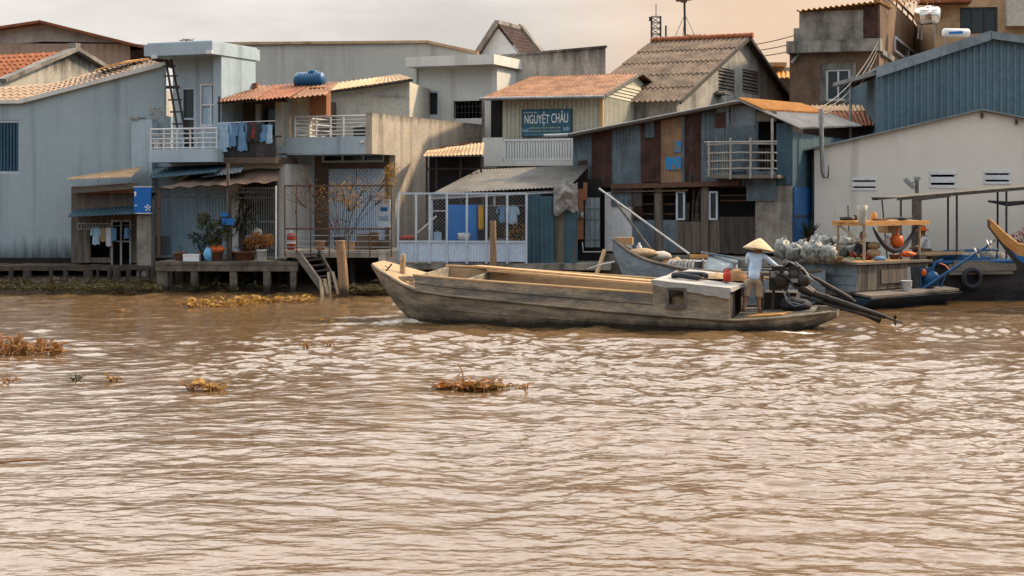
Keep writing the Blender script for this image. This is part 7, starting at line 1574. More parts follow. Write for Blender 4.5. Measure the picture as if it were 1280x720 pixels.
mb = MB(); mb.box(.05, c.x-.1, .6, .65, 2.8, zm-.05); mb.build('inner_wall', M['interior_shade'], tQ)  # black colour paints the shade seen through the vent slots
mb = MB(); mb.slab([(a.x-.9,-.2,a.z-.17),(b.x,-.2,b.z+.06),(b.x,5.0,b.z+.06),(a.x-.9,5.0,a.z-.17)], .05); mb.slab([(b.x,-.2,b.z+.06),(c.x,-.2,c.z+.06),(c.x,5.0,c.z+.06),(b.x,5.0,b.z+.06)], .05); mb.build('roof', M['tin_pale'], tQ)
for px, py in ((1228,141),(1271,149)):
    mb = MB(); p = q(px,py,-.1); mb.box(p.x-.03,p.x+.03,-.12,0,p.z-.16,p.z); mb.build('roof_hook', M['steel_dark'], tQ)
# service pole with the hooked conduit in front of the white wall
q = fQ.p; p0, p1 = q(1026,136,-.35), q(1028,215,-.35)
mb = MB(); mb.path([p0, q(1027,180,-.35), p1, q(1030,222,-.35), q(1035,223,-.35), q(1036,207,-.35)], [.075,.07,.06,.04,.03,.025], 9)
for py in (142,147,152): mb.bar(q(1023,py,-.35),q(1030,py,-.35),.05)
wsolo(mb, fQ, 'service_pole', M['steel_grey'], 'grey service pole with a hooked conduit at the corner of the white building', 'pole')
def wire(a, b, sag, label, r=.012, m='steel_dark', group=None):
    a, b = Vector(a), Vector(b); mb = MB(); mb.path([a.lerp(b, t)-Vector((0,0,sag*4*t*(1-t))) for t in np.linspace(0,1,13)], r, 5); return solo(mb, 'power_wire', M[m], label, 'wire', group)
pw = fQ.world(p0)
for i, (px, py, w_) in enumerate(((1098,52,'upper'),(1098,58,'middle'),(1097,66,'lower'))): wire(pw+Vector((0,0,.05-.1*i)), W(px,py,63.6), .35+.1*i, 'pale slack wire from the service pole up to the brown house', .009, 'steel_grey', 'slack pale wires to the brown house')
for i, (py, yy, w_) in enumerate(((75,44,'upper'),(82,54,'middle'),(89,63,'lowest'))): wire(W(918,py-17,75), W(1000,yy-2,65), .1, w_+' of the three dark wires crossing the sky beside the rusty ridge', .022, 'steel_rust', 'dark wires in the sky')
# small roofs in the gap
fg = Fr(980, 72, 0); q = fg.p; tg = thing('distant_house', 'distant little house with orange eaves in the gap beside the brown house', 'house', fg)
mb = MB(); mb.box(q(950,90).x,q(1020,90).x,0,4,.8,q(975,84).z); mb.build('wall', M['plaster_cream'], tg)
mb = MB(); mb.box(q(948,80).x,q(981,80).x,-.5,4,q(970,84).z,q(970,79).z); mb.build('roof', M['roof_tan'], tg)
awn(fg, tg, 'eave', 'roof_orange', q(960,97,-1.5), q(1010,97,-1.5), q(1010,89,-.1), q(960,89,-.1), .2, .03)
# telecom mast and pole antenna
mf_ = Fr(820, 150, 0); q = mf_.p; z0, z1 = 0, q(820,21).z; w = .42
tm = thing('telecom_mast', 'distant lattice telecom mast showing above the cement roof ridge', 'mast', mf_)
mb = MB()
for sx, sy in ((-1,-1),(1,-1),(1,1),(-1,1)): mb.bar((sx*w,sy*w,z0),(sx*w,sy*w,z1),.1)
n = 22
for i in range(n):
    a, b = z1-12*(i+1)/n, z1-12*i/n
    for sx, sy, tx, ty in ((-1,-1,1,-1),(1,-1,1,1),(1,1,-1,1),(-1,1,-1,-1)): mb.bar((sx*w,sy*w,a),(tx*w,ty*w,b),.06); mb.bar((sx*w,sy*w,b),(tx*w,ty*w,b),.06)
mb.build('lattice_tower', M['steel_dark'], tm)
mb = MB(); mb.bar((0,0,z1),(0,0,q(820,5).z),.07); mb.box(.85,1.0,-.1,.1,q(827,47).z,q(827,32).z); mb.box(-.65,-.5,-.1,.1,z1-.4,z1); mb.build('antenna_panel', M['steel_dark'], tm)
pf = Fr(857, 67, 0); q = pf.p; ta = thing('pole_antenna', 'tall thin pole aerial with guy wires above the rusty ridge', 'antenna', pf)
zb_ = q(857,52).z; zt_ = q(855,-3).z
mb = MB(); mb.tube((0,0,zb_-1.5),(-.05,0,zt_),.05,n=7); mb.build('pole', M['steel_dark'], ta)
mb = MB(); mb.bar((-.4,0,q(855,1).z),(.25,0,q(855,-1).z),.09); mb.box(-.2,.05,-.1,.1,q(855,3).z,q(855,0).z); mb.build('aerial', M['steel_rust'], ta)
mb = MB()
for px in (842,853,871): p = q(px,50); mb.tube((-.03,0,q(856,18).z),(p.x,0,p.z),.012,n=4)
mb.build('guy_wires', M['steel_dark'], ta)
mb = MB(); z = q(866,44).z
for x in (-.25,.0,.25,.45): mb.bar((x,-.3,z),(x+.1,.3,z+.05),.03); mb.bar((x,0,z-.3),(x,0,z),.02)
mb.bar((-.35,0,z),(.55,0,z),.03); o = solo(MB().add([fwv for fwv in [pf.world((v[0]+.3,v[1],v[2])) for v in mb.v]], mb.f), 'grid_antenna', M['steel_dark'], 'low grid-shaped aerial beside the tall pole aerial', 'antenna')

# ------------------------------------------------------------------ river edge: decks, stilts, stone, steps, logs
def pile(mb, x, y, r, zt, zb=-1.0): mb.path([(x,y,zb),(x+rnd.uniform(-.03,.03),y,(zb+zt)/2),(x,y,zt)], [r*1.1,r,r*.95], 8)
fD1 = Fr(0, 0, 2, origin=(W(280,330,49.9).x, 49.9, 0)); q = fD1.p
d1 = thing('plant_terrace', 'concrete terrace on short piles carrying the row of potted plants', 'terrace', fD1)
a, b = q(194,330).x, q(372,330).x; zd = q(280,327).z
mb = MB(); mb.box(a,b,0,3.6,zd-.10,zd); mb.box(a,b,.02,.22,zd-.30,zd-.102); mb.build('slab', M['concrete_post'], d1)
for px, w_ in ((202,.34),(242,.2),(291,.22),(333,.22),(366,.18)):
    mb = MB(); x = q(px,345).x; mb.box(x-w_/2,x+w_/2,.05,.3,-1,zd-.302); mb.build('pile', M['concrete_post'], d1)
for px in (215,228,258,272,305,320,350):
    mb = MB(); x = q(px,345,1.3).x; pile(mb, x, 1.3+rnd.uniform(-.2,.4), .08, zd-.12); mb.build('inner_pile', M['wood_dark'], d1)
mb = MB(); x0, x1 = q(190,318,2.2).x, q(232,318,2.2).x; mb.box(a,q(300,318,2.5).x,2.6,3.6,zd,zd+.12); mb.build('door_step', M['concrete_old'], d1)
fD2 = Fr(0, 0, 3, origin=(W(420,318,50.0).x, 50.0, 0)); q = fD2.p
d2 = thing('house_deck', 'concrete deck edge below the lattice gate house', 'deck', fD2)
a, b = q(352,318).x, q(497,318).x; z2_ = q(420,313).z
mb = MB(); mb.box(a,b,-.05,3.2,z2_-.22,z2_); mb.box(b-.35,b,-.06,.3,.2,z2_-.222); mb.build('slab', M['concrete_stained'], d2)
for px in (362, 440, 480):
    mb = MB(); pile(mb, q(px,345,.9).x, .9, .1, z2_-.22); mb.build('pile', M['wood_dark'], d2)
mb = MB(); mb.box(a,b,2.6,2.7,-.6,z2_-.23); mb.build('back_wall', M['mud'], d2)
mb = MB(); mb.box(q(478,316,-.1).x-.12,q(478,316,-.1).x+.12,-.09,-.052,z2_-.35,z2_-.05); mb.build('ledge_block', M['plaster_cream'], d2)
# goods on that deck
for k, (px, w_, h_, m, lab) in enumerate(((400,.3,.3,'basket','dark woven basket behind the deck rail near the steps'),(424,.3,.4,'cloth_dark','black bin behind the deck rail behind the log post'),(436,.42,.26,'cardboard','brown carton behind the deck rail'),(455,.42,.5,'brown_wall','dark red cabinet behind the deck rail'),(468,.3,.55,'cloth_brown','tall brown basket behind the deck rail next to the THUỐC sign'))):
    mb = MB(); z = z2_
    if m in ('cardboard','brown_wall'): mb.box(-w_/2,w_/2,0,w_*.8,0,h_); mb.box(-w_/2-.01,w_/2+.01,-.01,w_*.8+.01,h_*.9,h_+.01)
    else: mb.lathe((0,0,0), [(w_*.4,0),(w_*.45,.02),(w_*.55,h_*.95),(w_*.57,h_),(w_*.5,h_),(w_*.42,.05),(0,.04)], 14)
    wsolo(mb, sub(fD2,(q(px,310,.55).x,.55,z)), 'carton' if m == 'cardboard' else 'cabinet' if m == 'brown_wall' else 'basket', M[m], lab, 'carton' if m == 'cardboard' else 'cabinet' if m == 'brown_wall' else 'basket')
gc = thing('gas_bottle', 'red gas bottle with a pale band standing by the corner pillar behind the deck rail', 'gas bottle', sub(fD2,(q(364,310,.4).x,.4,z2_)))
mb = MB(); mb.lathe((0,0,0), [(.1,0),(.14,.04),(.14,.42),(.11,.5),(.04,.53)], 16); mb.build('cylinder', M['cloth_red'], gc)
mb = MB(); mb.lathe((0,0,.53), [(.03,0),(.03,.05),(.02,.08),(0,.08)], 10); mb.lathe((0,0,.2), [(.143,0),(.143,.1)], 16); mb.build('valve', M['plastic_white'], gc)
# wooden steps down to the water
fs_ = Fr(0, 0, 6, origin=W(390, 330, 49.6)); q = fs_.p; st = thing('wooden_steps', 'steep wooden steps slanting from the deck down into the river', 'steps', fs_)
a0, a1, b0, b1 = q(372,317,.1), q(408,366,-1.0), q(398,315,.3), q(424,362,-.8)
mb = MB(); mb.bar(a0,a1,.07,.26); mb.build('stringer', M['wood_grey'], st); mb = MB(); mb.bar(b0,b1,.07,.2); mb.build('stringer', M['wood_dark'], st)
for k in range(7):
    t = (k+.5)/7; mb = MB(); mb.bar(a0.lerp(a1,t)+Vector((0,0,.03)),b0.lerp(b1,t)+Vector((0,0,.03)),.2,.04,up=(0,0,1)); mb.build('tread', M['wood_dark'], st)
lp = W(430,372,48.0); lt = W(425,301,48.0)
mb = MB(); mb.path([lp-Vector((0,0,.8)), lp, lp.lerp(lt,.5)+Vector((.02,0,0)), lt-Vector((0,0,.03))], [.17,.165,.15,.14], 12); mb.lathe(lt-Vector((0,0,.03)), [(.15,-.02),(.155,.0),(.15,.04),(0,.05)], 12)
solo(mb, 'mooring_log', M['log'], 'thick pale log post in the water beside the wooden steps', 'post')
for px, h_, lab in ((414,340,'thin cut stake leaning beside the foot of the wooden steps'),(404,349,'shortest stake, in the water left of the steps foot')):
    mb = MB(); a = W(px,368,48.0); b = W(px-3,h_,48.0); c = W(px+(9 if px == 414 else 6),368,47.9); mb.path([a-Vector((0,0,.5)),b,b+Vector((.12,0,-.0)),c], .05, 7); solo(mb, 'bent_stake', M['bamboo'], lab, 'stake', 'stakes by the steps')
lg = W(617,352,48.6); lgt = W(616,276,48.6)
mb = MB(); mb.path([lg-Vector((0,0,.9)), lg, lgt.lerp(lg,.4), lgt], [.12,.115,.105,.10], 10); solo(mb, 'log_post', M['log'], 'slim weathered log post rising in front of the mesh enclosure', 'post')
# shade under the houses put in as black colour, stone footing, stilts on the left
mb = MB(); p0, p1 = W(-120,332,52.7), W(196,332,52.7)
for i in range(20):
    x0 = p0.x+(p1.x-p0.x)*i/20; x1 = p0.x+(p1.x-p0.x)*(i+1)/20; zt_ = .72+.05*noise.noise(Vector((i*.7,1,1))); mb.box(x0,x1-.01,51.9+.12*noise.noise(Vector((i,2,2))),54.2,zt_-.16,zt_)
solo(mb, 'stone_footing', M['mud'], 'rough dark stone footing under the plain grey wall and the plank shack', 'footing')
SG = 'short stilts under the plain wall and shack'
for k, (px, r_, yy) in enumerate(((34,.14,51.3),(64,.07,51.4),(82,.08,51.2),(110,.16,51.2),(137,.08,51.3),(146,.13,51.0),(161,.09,51.2),(186,.08,51.4),(14,.08,51.5),(122,.05,51.5),(175,.06,51.5))):
    mb = MB(); p = W(px,350,yy); pile(mb, p.x, p.y, r_, .62+rnd.uniform(-.02,.1)); solo(mb, 'stilt', M['wood_dark'], 'short dark stilts holding the footing under the plain wall and the plank shack', 'stilt', SG)
mb = MB(); mb.box(W(-120,340,54.0).x,W(345,340,54.0).x,53.7,53.8,-.3,.9); solo(mb, 'retaining_wall', M['interior_shade'], 'retaining wall coloured black as the shade behind the stilts', 'wall')  # under-house shade is painted by the black colour of this wall
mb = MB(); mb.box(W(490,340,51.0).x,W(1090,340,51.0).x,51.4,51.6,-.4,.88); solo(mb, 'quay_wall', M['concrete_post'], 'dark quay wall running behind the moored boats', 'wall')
SG2 = 'piles under the mesh enclosure'
for px in (505,535,570,600,640,675,705,730):
    mb = MB(); p = W(px,350,49.9); pile(mb, p.x, p.y+rnd.uniform(0,.4), .08, .75); solo(mb, 'pile', M['wood_dark'], 'dark wooden piles below the floor of the mesh enclosure', 'pile', SG2)
mb = MB(); mb.bar(W(745,345,47.5),W(756,312,47.8),.12,.06); mb.bar(W(748,344,47.4),W(752,348,47.4),.06); solo(mb, 'leaning_board', M['wood_deck'], 'short pale board leaning at the bow of the moored blue-grey boat', 'board')
mb = MB(); mb.path([W(768,327,43.6),W(750,331,45),W(735,336,46.5)],.02,5); solo(mb, 'mooring_rope', M['paint_white'], 'pale mooring rope from the blue-grey bow to the bank', 'rope')
mb = MB(); mb.path([W(749,236,47.6),W(862,318,44.5)],.035,7); solo(mb, 'bamboo_pole', M['steel_grey'], 'pale long pole leaning from the moored boat up to the tin house', 'pole')
mb = MB(); mb.path([W(762,243,47.9),W(813,311,44.6)],.035,7); solo(mb, 'push_pole', M['wood_dark'], 'dark pole leaning beside the pale long pole against the tin house', 'pole')
mb = MB(); mb.path([W(728,303,49.6),W(729,315,49.5),W(752,315,49.5)],.02,6); solo(mb, 'water_pipe', M['steel_grey'], 'thin grey water pipe bent along the foot of the boarded door', 'pipe')
mb = MB(); mb.path([W(723,295,49.7),W(718,312,49.6),W(717,330,49.5)],.022,6); solo(mb, 'hose', M['steel_rust'], 'thin brown hose hanging below the brick pier', 'hose')
# flood-lamp post between the boats
fl_ = Fr(1146, 49.5, 0); q = fl_.p; tl = thing('lamp_post', 'weathered wooden lamp post with a tilted floodlight in front of the white wall', 'lamp post', fl_)
mb = MB(); mb.tube((0,0,.2),(0,0,q(1146,243).z),.17,.15,n=9); mb.tube((0,0,q(1146,245).z),(0,0,q(1146,222).z),.06,n=7); mb.build('post', M['concrete_post'], tl)
mb = MB(); z = q(1146,230).z; mb.prism([(-.42,-.12,z+.12),(-.12,-.12,z-.16),(-.06,-.12,z-.08),(-.34,-.12,z+.2)], (0,.22,0)); mb.bar((-.2,0,z),(.05,0,z+.12),.05); mb.box(-.08,.1,-.06,.06,z+.12,z+.22); mb.build('floodlight', M['steel_grey'], tl)
# plants on the terrace
fD1q = fD1.p
def potted(px, ly, r, h, potm, name, label, fol, th=0):
    T = thing(name, label, 'potted plant', sub(fD1, (fD1q(px,320,ly).x, ly, zd)))
    mb = MB(); pot(mb, r, h); mb.build('pot', M[potm], T); fol(T, h); return T
def bush(cs, m, n, l, w, stem=True):
    def f(T, h):
        mb = MB()
        for (x, y, z, r) in cs:
            if stem: mb.path([(0,0,h*.8),(x*.5,y*.5,z*.5+h*.4),(x,y,z)], [.025,.018,.01], 5)
        mb.build('stem', M['wood_dark'], T); mb = MB()
        for (x, y, z, r) in cs: leafy(mb, (x,y,z), r, n, l, w, .8)
        mb.build('foliage', M[m], T)
    return f
potted(268, .5, .30, .32, 'pot_clay', 'potted_shrub', 'leafy green shrub in a clay pot on the terrace, in front of the blue shutter', bush([(-.25,0,1.15,.26),(.1,.1,1.05,.3),(-.05,0,.85,.28),(.3,0,.85,.22),(.05,-.1,.55,.2),(-.35,.05,1.35,.16),(.32,.1,1.25,.18)], 'leaf_green', 150, .13, .055))
potted(252, .7, .26, .26, 'pot_clay', 'potted_shrub', 'dark small shrub in the pot beside the white foam box on the terrace', bush([(0,0,.55,.24),(-.2,0,.75,.16),(.22,.05,.7,.18)], 'leaf_dark', 120, .12, .05))
def dracaena(T, h):
    mb = MB(); tops = [(0,0,1.95),(.12,.05,1.5),(-.1,0,1.15)]
    for t_ in tops: mb.path([(0,0,h*.8),(t_[0]*.6,t_[1],t_[2]*.6),t_], [.05,.04,.035], 7)
    mb.build('stem', M['wood_dark'], T); mb = MB()
    for t_ in tops:
        for k in range(46):
            a = rnd.uniform(0,6.28); e = rnd.uniform(-.5,1.1); d = Vector((math.cos(a)*math.cos(e),math.sin(a)*math.cos(e),math.sin(e))); p = Vector(t_)+Vector((0,0,rnd.uniform(-.25,.1))); L_ = rnd.uniform(.35,.6); s_ = d.cross(Vector((0,0,1))).normalized()*.028
            m1 = p+d*L_*.5+Vector((0,0,.03)); m2 = p+d*L_-Vector((0,0,.28*L_+.05)); mb.add([p-s_,p+s_,m1+s_*1.2,m1-s_*1.2,m2], [(0,1,2,3),(3,2,4)])
    mb.build('foliage', M['leaf_dark'], T)
potted(303, .8, .36, .3, 'pot_clay', 'potted_palm', 'tall dark palm-like plant in a wide clay pot in front of the barred gate', dracaena)
potted(327, .5, .17, .36, 'plastic_white', 'potted_croton', 'rusty yellow croton in a white pot at the end of the terrace', bush([(0,0,.62,.22),(-.2,0,.7,.18),(.2,0,.66,.18),(-.38,.1,.58,.14)], 'leaf_brown', 120, .15, .05))
potted(226, .6, .22, .27, 'pot_clay', 'potted_seedling', 'brown clay pot with a few low sprigs nearest the terrace corner', bush([(0,0,.36,.1)], 'leaf_green', 12, .1, .04))
def on_t(mb, name, m, label, cat, px, ly, z=0, th=None): return wsolo(mb, sub(fD1,(fD1q(px,320,ly).x,ly,zd+z),th), name, M[m], label, cat)
mb = MB(); mb.box(-.25,.25,-.15,.15,0,.17); mb.box(-.26,.26,-.16,.16,.172,.22); on_t(mb, 'foam_box', 'styrofoam', 'white foam box with a lid on the terrace between two clay pots', 'box', 240, .35)
mb = MB(); mb.blob((0,0,.2),(.14,.12,.22),.25,2,3); mb.path([(-.04,0,.38),(0,0,.46),(.05,0,.38)],.012,5); on_t(mb, 'plastic_bag', 'plastic_lightblue', 'pale blue plastic bag standing by the orange cloth on the terrace', 'bag', 260, .25)
mb = MB(); mb.blob((0,0,.1),(.27,.2,.13),.35,2.6,8); on_t(mb, 'orange_cloth', 'plastic_orange', 'crumpled orange cloth lying on the pot rim of the leafy shrub', 'cloth', 271, .42, .28)
mb = MB(); mb.blob((0,0,.2),(.22,.18,.24),.3,2.2,14); on_t(mb, 'plastic_sack', 'cloth_white', 'white plastic sack behind the palm pot on the terrace', 'sack', 294, 1.1)
mb = MB(); mb.box(-.2,.2,-.15,.15,0,.16); on_t(mb, 'foam_box', 'styrofoam', 'second foam box, raised behind the palm stem by the barred gate', 'box', 310, 1.2, .62)
mb = MB(); mb.box(-.22,.22,-.2,.2,0,.62); on_t(mb, 'side_table', 'wood_dark', 'dark low cupboard under the raised foam box by the barred gate', 'cupboard', 310, 1.2)
fan = thing('table_fan', 'round pale fan on a stand in front of the barred gate', 'fan', sub(fD1,(fD1q(322,320,1.0).x,1.0,zd)))
zz = fD1q(322,291,1.0).z-zd; mb = MB(); mb.tube((0,.05,0),(0,.05,zz),.02,n=6); mb.lathe((0,.05,0),[(.14,0),(.14,.03),(0,.04)],12); mb.build('stand', M['plastic_white'], fan)
mb = MB(); mb.lathe((0,0,zz),[(0,-.05),(.13,-.05),(.15,-.02),(.15,.03),(0,.05)],20,Matrix.Rotation(R(90),3,'X')); mb.build('head', M['sack'], fan)
ms_ = thing('post_sign', 'pair of small blue signs fixed to the thin post among the potted plants', 'sign', sub(fD1,(fD1q(284,280,.45).x,.45,fD1q(284,281,.45).z)))
for z0, z1, x0, x1 in ((.0,.2,-.16,.22),(.26,.38,-.2,.02)): mb = MB(); mb.box(x0,x1,-.03,.0,z0,z1); mb.box(x0+.05,x1-.06,-.034,-.03,z0+(z1-z0)*.45,z0+(z1-z0)*.6); mb.build('plate', M['sign_blue'], ms_)
mb = MB(); mb.path([(0,0,0),(.03,0,.8),(.0,0,1.7),(.02,0,2.4)],[.04,.035,.035,.03],7); on_t(mb, 'crooked_pole', 'wood_dark', 'crooked dark wooden pole carrying the small blue signs', 'pole', 288, .5)
# flowering shrub behind the mesh screen of the lattice gate house
vt = thing('flowering_shrub', 'spindly shrub with yellow-orange leaves growing in front of the lattice gate', 'shrub', loc=W(428, 313, 50.6))
b0 = W(428,313,50.6); stems = MB(); fo = MB(); fo2 = MB()
for (px, py, r_, n, kind) in ((385,235,.4,26,0),(372,250,.4,18,0),(400,248,.35,30,0),(378,222,.3,12,0),(415,240,.35,40,1),(432,242,.35,95,1),(445,250,.25,50,1),(438,256,.2,45,1),(470,238,.35,35,1),(485,225,.3,70,1),(490,212,.22,60,1),(480,246,.25,40,1),(420,270,.35,25,0),(395,265,.35,16,0),(441,228,.3,18,0),(455,232,.25,22,1)):
    c = W(px,py,50.6+rnd.uniform(-.3,.4)); mid = b0.lerp(c,.5)+Vector((rnd.uniform(-.1,.1),0,.15)); stems.path([b0-Vector((0,0,.05)),b0.lerp(mid,.5),mid,c],[.014,.011,.008,.004],5)
    for k in range(7): e = c+Vector((rnd.gauss(0,r_),rnd.gauss(0,.2),rnd.gauss(0,r_*.7))); stems.path([mid.lerp(c,.6),c.lerp(e,.5),e],[.008,.006,.003],4)
    leafy(fo2 if kind else fo, c, r_, int(n*2.2), .085, .045)
stems.build('stem', M['wood_dark'], vt); fo.build('foliage', M['leaf_rust'], vt); fo2.build('blossom', M['leaf_yellow'], vt)
# spiky plant by the blue door
sp = thing('spiky_plant', 'spiky aloe-like plant in a tub beside the blue door at the white wall corner', 'potted plant', loc=W(1009,306,50.2)); l = W(1009,306,50.2)
mb = MB(); pot(mb, .2, .22); mb.v = [tuple(Vector(v)+l) for v in mb.v]; mb.build('pot', M['pot_clay'], sp); mb = MB()
for k in range(22):
    a = rnd.uniform(0,6.28); e = rnd.uniform(.8,1.45); d = Vector((math.cos(a)*math.cos(e),math.sin(a)*math.cos(e),math.sin(e))); p = l+Vector((0,0,.2)); s_ = d.cross(Vector((0,1,.2))).normalized()*.03; L_ = rnd.uniform(.4,.75); mb.add([p-s_,p+s_,p+d*L_*.6+s_*.8,p+d*L_*.6-s_*.8,p+d*L_], [(0,1,2,3),(3,2,4)])
mb.build('foliage', M['leaf_dark'], sp)
# washing on the narrow balcony
q = fE.p
for k, (px, m, w_, h_, lab) in enumerate(((278,'cloth_paleblue',.34,.95,'pale blue long shirt at the outer end of the balcony washing'),(284,'cloth_paleblue',.3,.8,'pale blue shirt second on the balcony line, shorter than the outer one'),(291,'cloth_blue',.28,.75,'mid blue shirt on the balcony line between pale and dark ones'),(303,'cloth_blue',.34,.9,'mid blue long shirt beside the dark shirts on the balcony'),(311,'cloth_dark',.28,.6,'dark shirt beside the long mid blue shirt on the balcony'),(317,'cloth_red',.14,.5,'narrow dark red garment among the dark balcony shirts'),(321,'cloth_dark',.26,.6,'dark shirt past the red garment on the balcony line'),(329,'cloth_blue',.3,.55,'blue shirt near the doorway end of the balcony line'),(337,'cloth_paleblue',.2,.6,'pale cloth hung at the doorway end of the balcony'))):
    yy = -.86 if px < 322 else -.82; p = q(px,154 if px < 325 else 156,yy); garment(fE,(p.x,yy,p.z),w_,h_,m,lab,'shirt' if k not in (5,8) else 'cloth','washing on the narrow balcony')
mb = MB(); mb.tube(q(272,154,-.86),q(344,151,-.82),.018,n=6); wsolo(mb, fE, 'washing_pole', M['paint_white'], 'pale washing pole along the narrow balcony', 'pole')
for px, lab in ((283,'bucket'),(293,'bucket')):
    mb = MB(); mb.lathe((0,0,0),[(.14,0),(.18,.34),(.19,.36),(.16,.36),(.13,.04),(0,.04)],14); p = q(px,195,-.35); wsolo(mb, sub(fE,(p.x,-.35,zE1+.2)), 'bucket', M['sack' if px == 283 else 'tin_pale'], 'cream bucket behind the narrow balcony railing' if px == 283 else 'grey bucket behind the narrow balcony railing', 'bucket')
# junk on the terrace
mb = MB(); p = fH.p(398,172,1.0); mb.tube(fH.p(394,172,.5),fH.p(462,155,1.4),.03,n=6); wsolo(mb, fH, 'pipe', M['steel_grey'], 'grey pipe slanting behind the white terrace railing', 'pipe')
mb = MB(); mb.box(-.3,.3,0,.5,0,.75); p = fH.p(460,160,1.2); wsolo(mb, sub(fH,(fH.p(452,160,1.2).x,1.2,zs0+.18)), 'cabinet', M['wood_dark'], 'dark cabinet on the roof terrace near the stained side wall', 'cabinet')

# ------------------------------------------------------------------ floating water hyacinth and bank weeds
def hyacinth(px, py, rx, ry, n, h, m, label, seed, group='floating water hyacinth clumps', S=1.0):
    Y = CAMH*FPX/(py-HOR); c = W(px, py, Y); c.z = 0; T = thing('water_hyacinth', label, 'water plant', loc=c, group=group); mb = MB(); ms = MB(); rnd.seed(seed)
    for k in range(n):
        a = rnd.uniform(0,6.28); r = rnd.random()**.6; p = c+Vector((rx*r*math.cos(a), ry*r*math.sin(a), 0)); low = k % 5 > 1; hh = h*(rnd.uniform(.03,.3) if low else .8*rnd.uniform(.25,1)*(1-.6*r)); e = p+Vector((rnd.uniform(-.12,.12),rnd.uniform(-.12,.12),hh))
        ms.path([p-Vector((0,0,.05)),p.lerp(e,.5)+Vector((rnd.uniform(-.03,.03),0,.02)),e],[.014,.012,.008],5)
        d = Vector((math.cos(a+rnd.uniform(-1,1)),math.sin(a+rnd.uniform(-1,1)),rnd.uniform(-.25,.25) if low else rnd.uniform(-.6,.9))).normalized(); L_ = rnd.uniform(.07,.22)*S; s_ = d.cross(Vector((rnd.uniform(-.5,.5),rnd.uniform(-.5,.5),1))).normalized()*L_*.42; up = Vector((0,0,.25*L_))
        vs = [e,e+d*L_*.3+s_*.9+up*.6,e+d*L_*.7+s_*.8+up*.5,e+d*L_,e+d*L_*.7-s_*.8+up*.5,e+d*L_*.3-s_*.9+up*.6,e+d*L_*.5]; mb.add(vs,[(0,1,6),(1,2,6),(2,3,6),(3,4,6),(4,5,6),(5,0,6)],True)
    
    for k in range(n//4): a = rnd.uniform(0,6.28); p = c+Vector((rx*1.15*rnd.uniform(-1,1),ry*1.1*rnd.uniform(-1,1),.015)); l_ = rnd.uniform(.15,.5)*S; ms.path([p,p+Vector((math.cos(a)*l_*.5,math.sin(a)*l_*.4,.03)),p+Vector((math.cos(a+.4)*l_,math.sin(a+.4)*l_*.6,.0))],[.012,.012,.006],5)
    o = ms.build('stalks', M['leaf_green' if m == 'leaf_green' else 'leaf_brown'], T); o = mb.build('leaves', M[m], T); return T
hyacinth(588, 484, .52, .26, 120, .17, 'leaf_rust', 'long brown raft of withered water hyacinth floating mid river', 1, S=.75)
c_ = W(580,484,CAMH*FPX/(484-HOR)); mb = MB(); a = Vector((c_.x,c_.y,0)); mb.path([a,a+Vector((-.02,0,.22)),a+Vector((-.08,0,.36)),a+Vector((-.1,0,.33))],[.012,.01,.008,.005],5); mb.leaf(a+Vector((-.06,0,.22)),(-.4,0,-.6),.12,.08,.1); solo(mb, 'dead_stalk', M['leaf_brown'], 'curved dead stalk standing up from the brown hyacinth raft', 'plant')
hyacinth(22, 440, .9, .55, 150, .52, 'leaf_rust', 'biggest red-brown hyacinth clump, at the edge of the river view', 2)
hyacinth(60, 437, .2, .2, 7, .2, 'leaf_brown', 'three-leaf sprig drifting just off the big red-brown clump', 12)
hyacinth(265, 486, .17, .12, 30, .2, 'leaf_yellow', 'small yellow-leaved hyacinth clump behind the single dark leaf', 3, S=.65)
hyacinth(236, 485, .1, .1, 5, .2, 'leaf_rust', 'single dark folded leaf floating by the small yellow clump', 4)
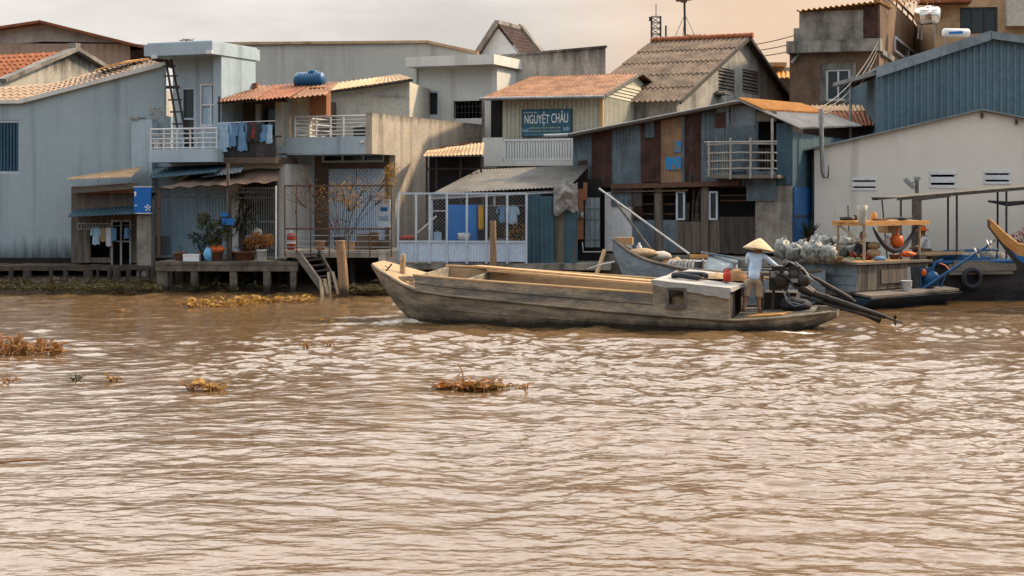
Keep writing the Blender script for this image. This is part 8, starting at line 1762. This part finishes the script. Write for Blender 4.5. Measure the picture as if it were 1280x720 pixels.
hyacinth(275, 381, 1.1, .9, 90, .3, 'leaf_yellow', 'bright yellow hyacinth mat floating in front of the terrace piles', 5)
hyacinth(352, 376, 1.1, .5, 60, .22, 'leaf_yellow', 'longer sparse yellow mat near the foot of the wooden steps', 6)
for i, (px, py, m, lab) in enumerate(((93,474,'leaf_green','lone green sprig floating between the big clump and the yellow clump'),(142,476,'leaf_yellow','tiny pale sprig floating nearest the single dark leaf'),(148,389,'leaf_yellow','small yellow sprig floating far off below the plank shack'),(382,433,'leaf_yellow','yellow sprig floating below the bow wave of the moving boat'),(413,402,'leaf_yellow','upright yellow sprig floating closest to the log post'),(10,478,'leaf_brown','faint brown sprig near the picture edge under the big clump'),(655,485,'leaf_brown','loose leaf at the tail of the brown hyacinth raft'),(413,430,'leaf_brown','brown sprig floating beside the yellow sprig below the bow'))): hyacinth(px, py, .09, .08, 5, .15, m, lab, 20+i, S=.55)
mb = MB(); Y = CAMH*FPX/(577-HOR); c = W(28,577,Y); mb.path([(c.x-.3,c.y-.1,.0),(c.x,c.y,.015),(c.x+.25,c.y+.12,.005)],[.006,.014,.006],6); solo(mb, 'driftwood', M['leaf_brown'], 'thin yellow stalk floating low near the lower edge of the river view', 'driftwood')
def weeds(px0, px1, py, n, label, dep=1.0):
    mb = MB()
    for k in range(n):
        px = rnd.uniform(px0, px1); Y = CAMH*FPX/(py-HOR)+rnd.uniform(-.3, dep); p = W(px, py, Y); p.z = rnd.uniform(.02,.1)+max(0,(Y-50.2))*.3
        for j in range(6): mb.leaf(p+Vector((rnd.gauss(0,.08),rnd.gauss(0,.08),rnd.uniform(0,.12))),(rnd.gauss(0,1),rnd.gauss(0,1),rnd.uniform(.1,1.2)),rnd.uniform(.1,.24),rnd.uniform(.05,.12))
    o = mb.build('bank_weeds', M['weed']); tag(o, label, 'weeds', kind='stuff')
weeds(-20, 198, 366, 420, 'low olive water weeds along the stilts under the plain wall', 1.6)
weeds(430, 486, 368, 130, 'olive water weeds massed behind the bow of the moving boat', 1.5)
weeds(205, 360, 364, 60, 'sparse weeds among the terrace piles', 1.5)
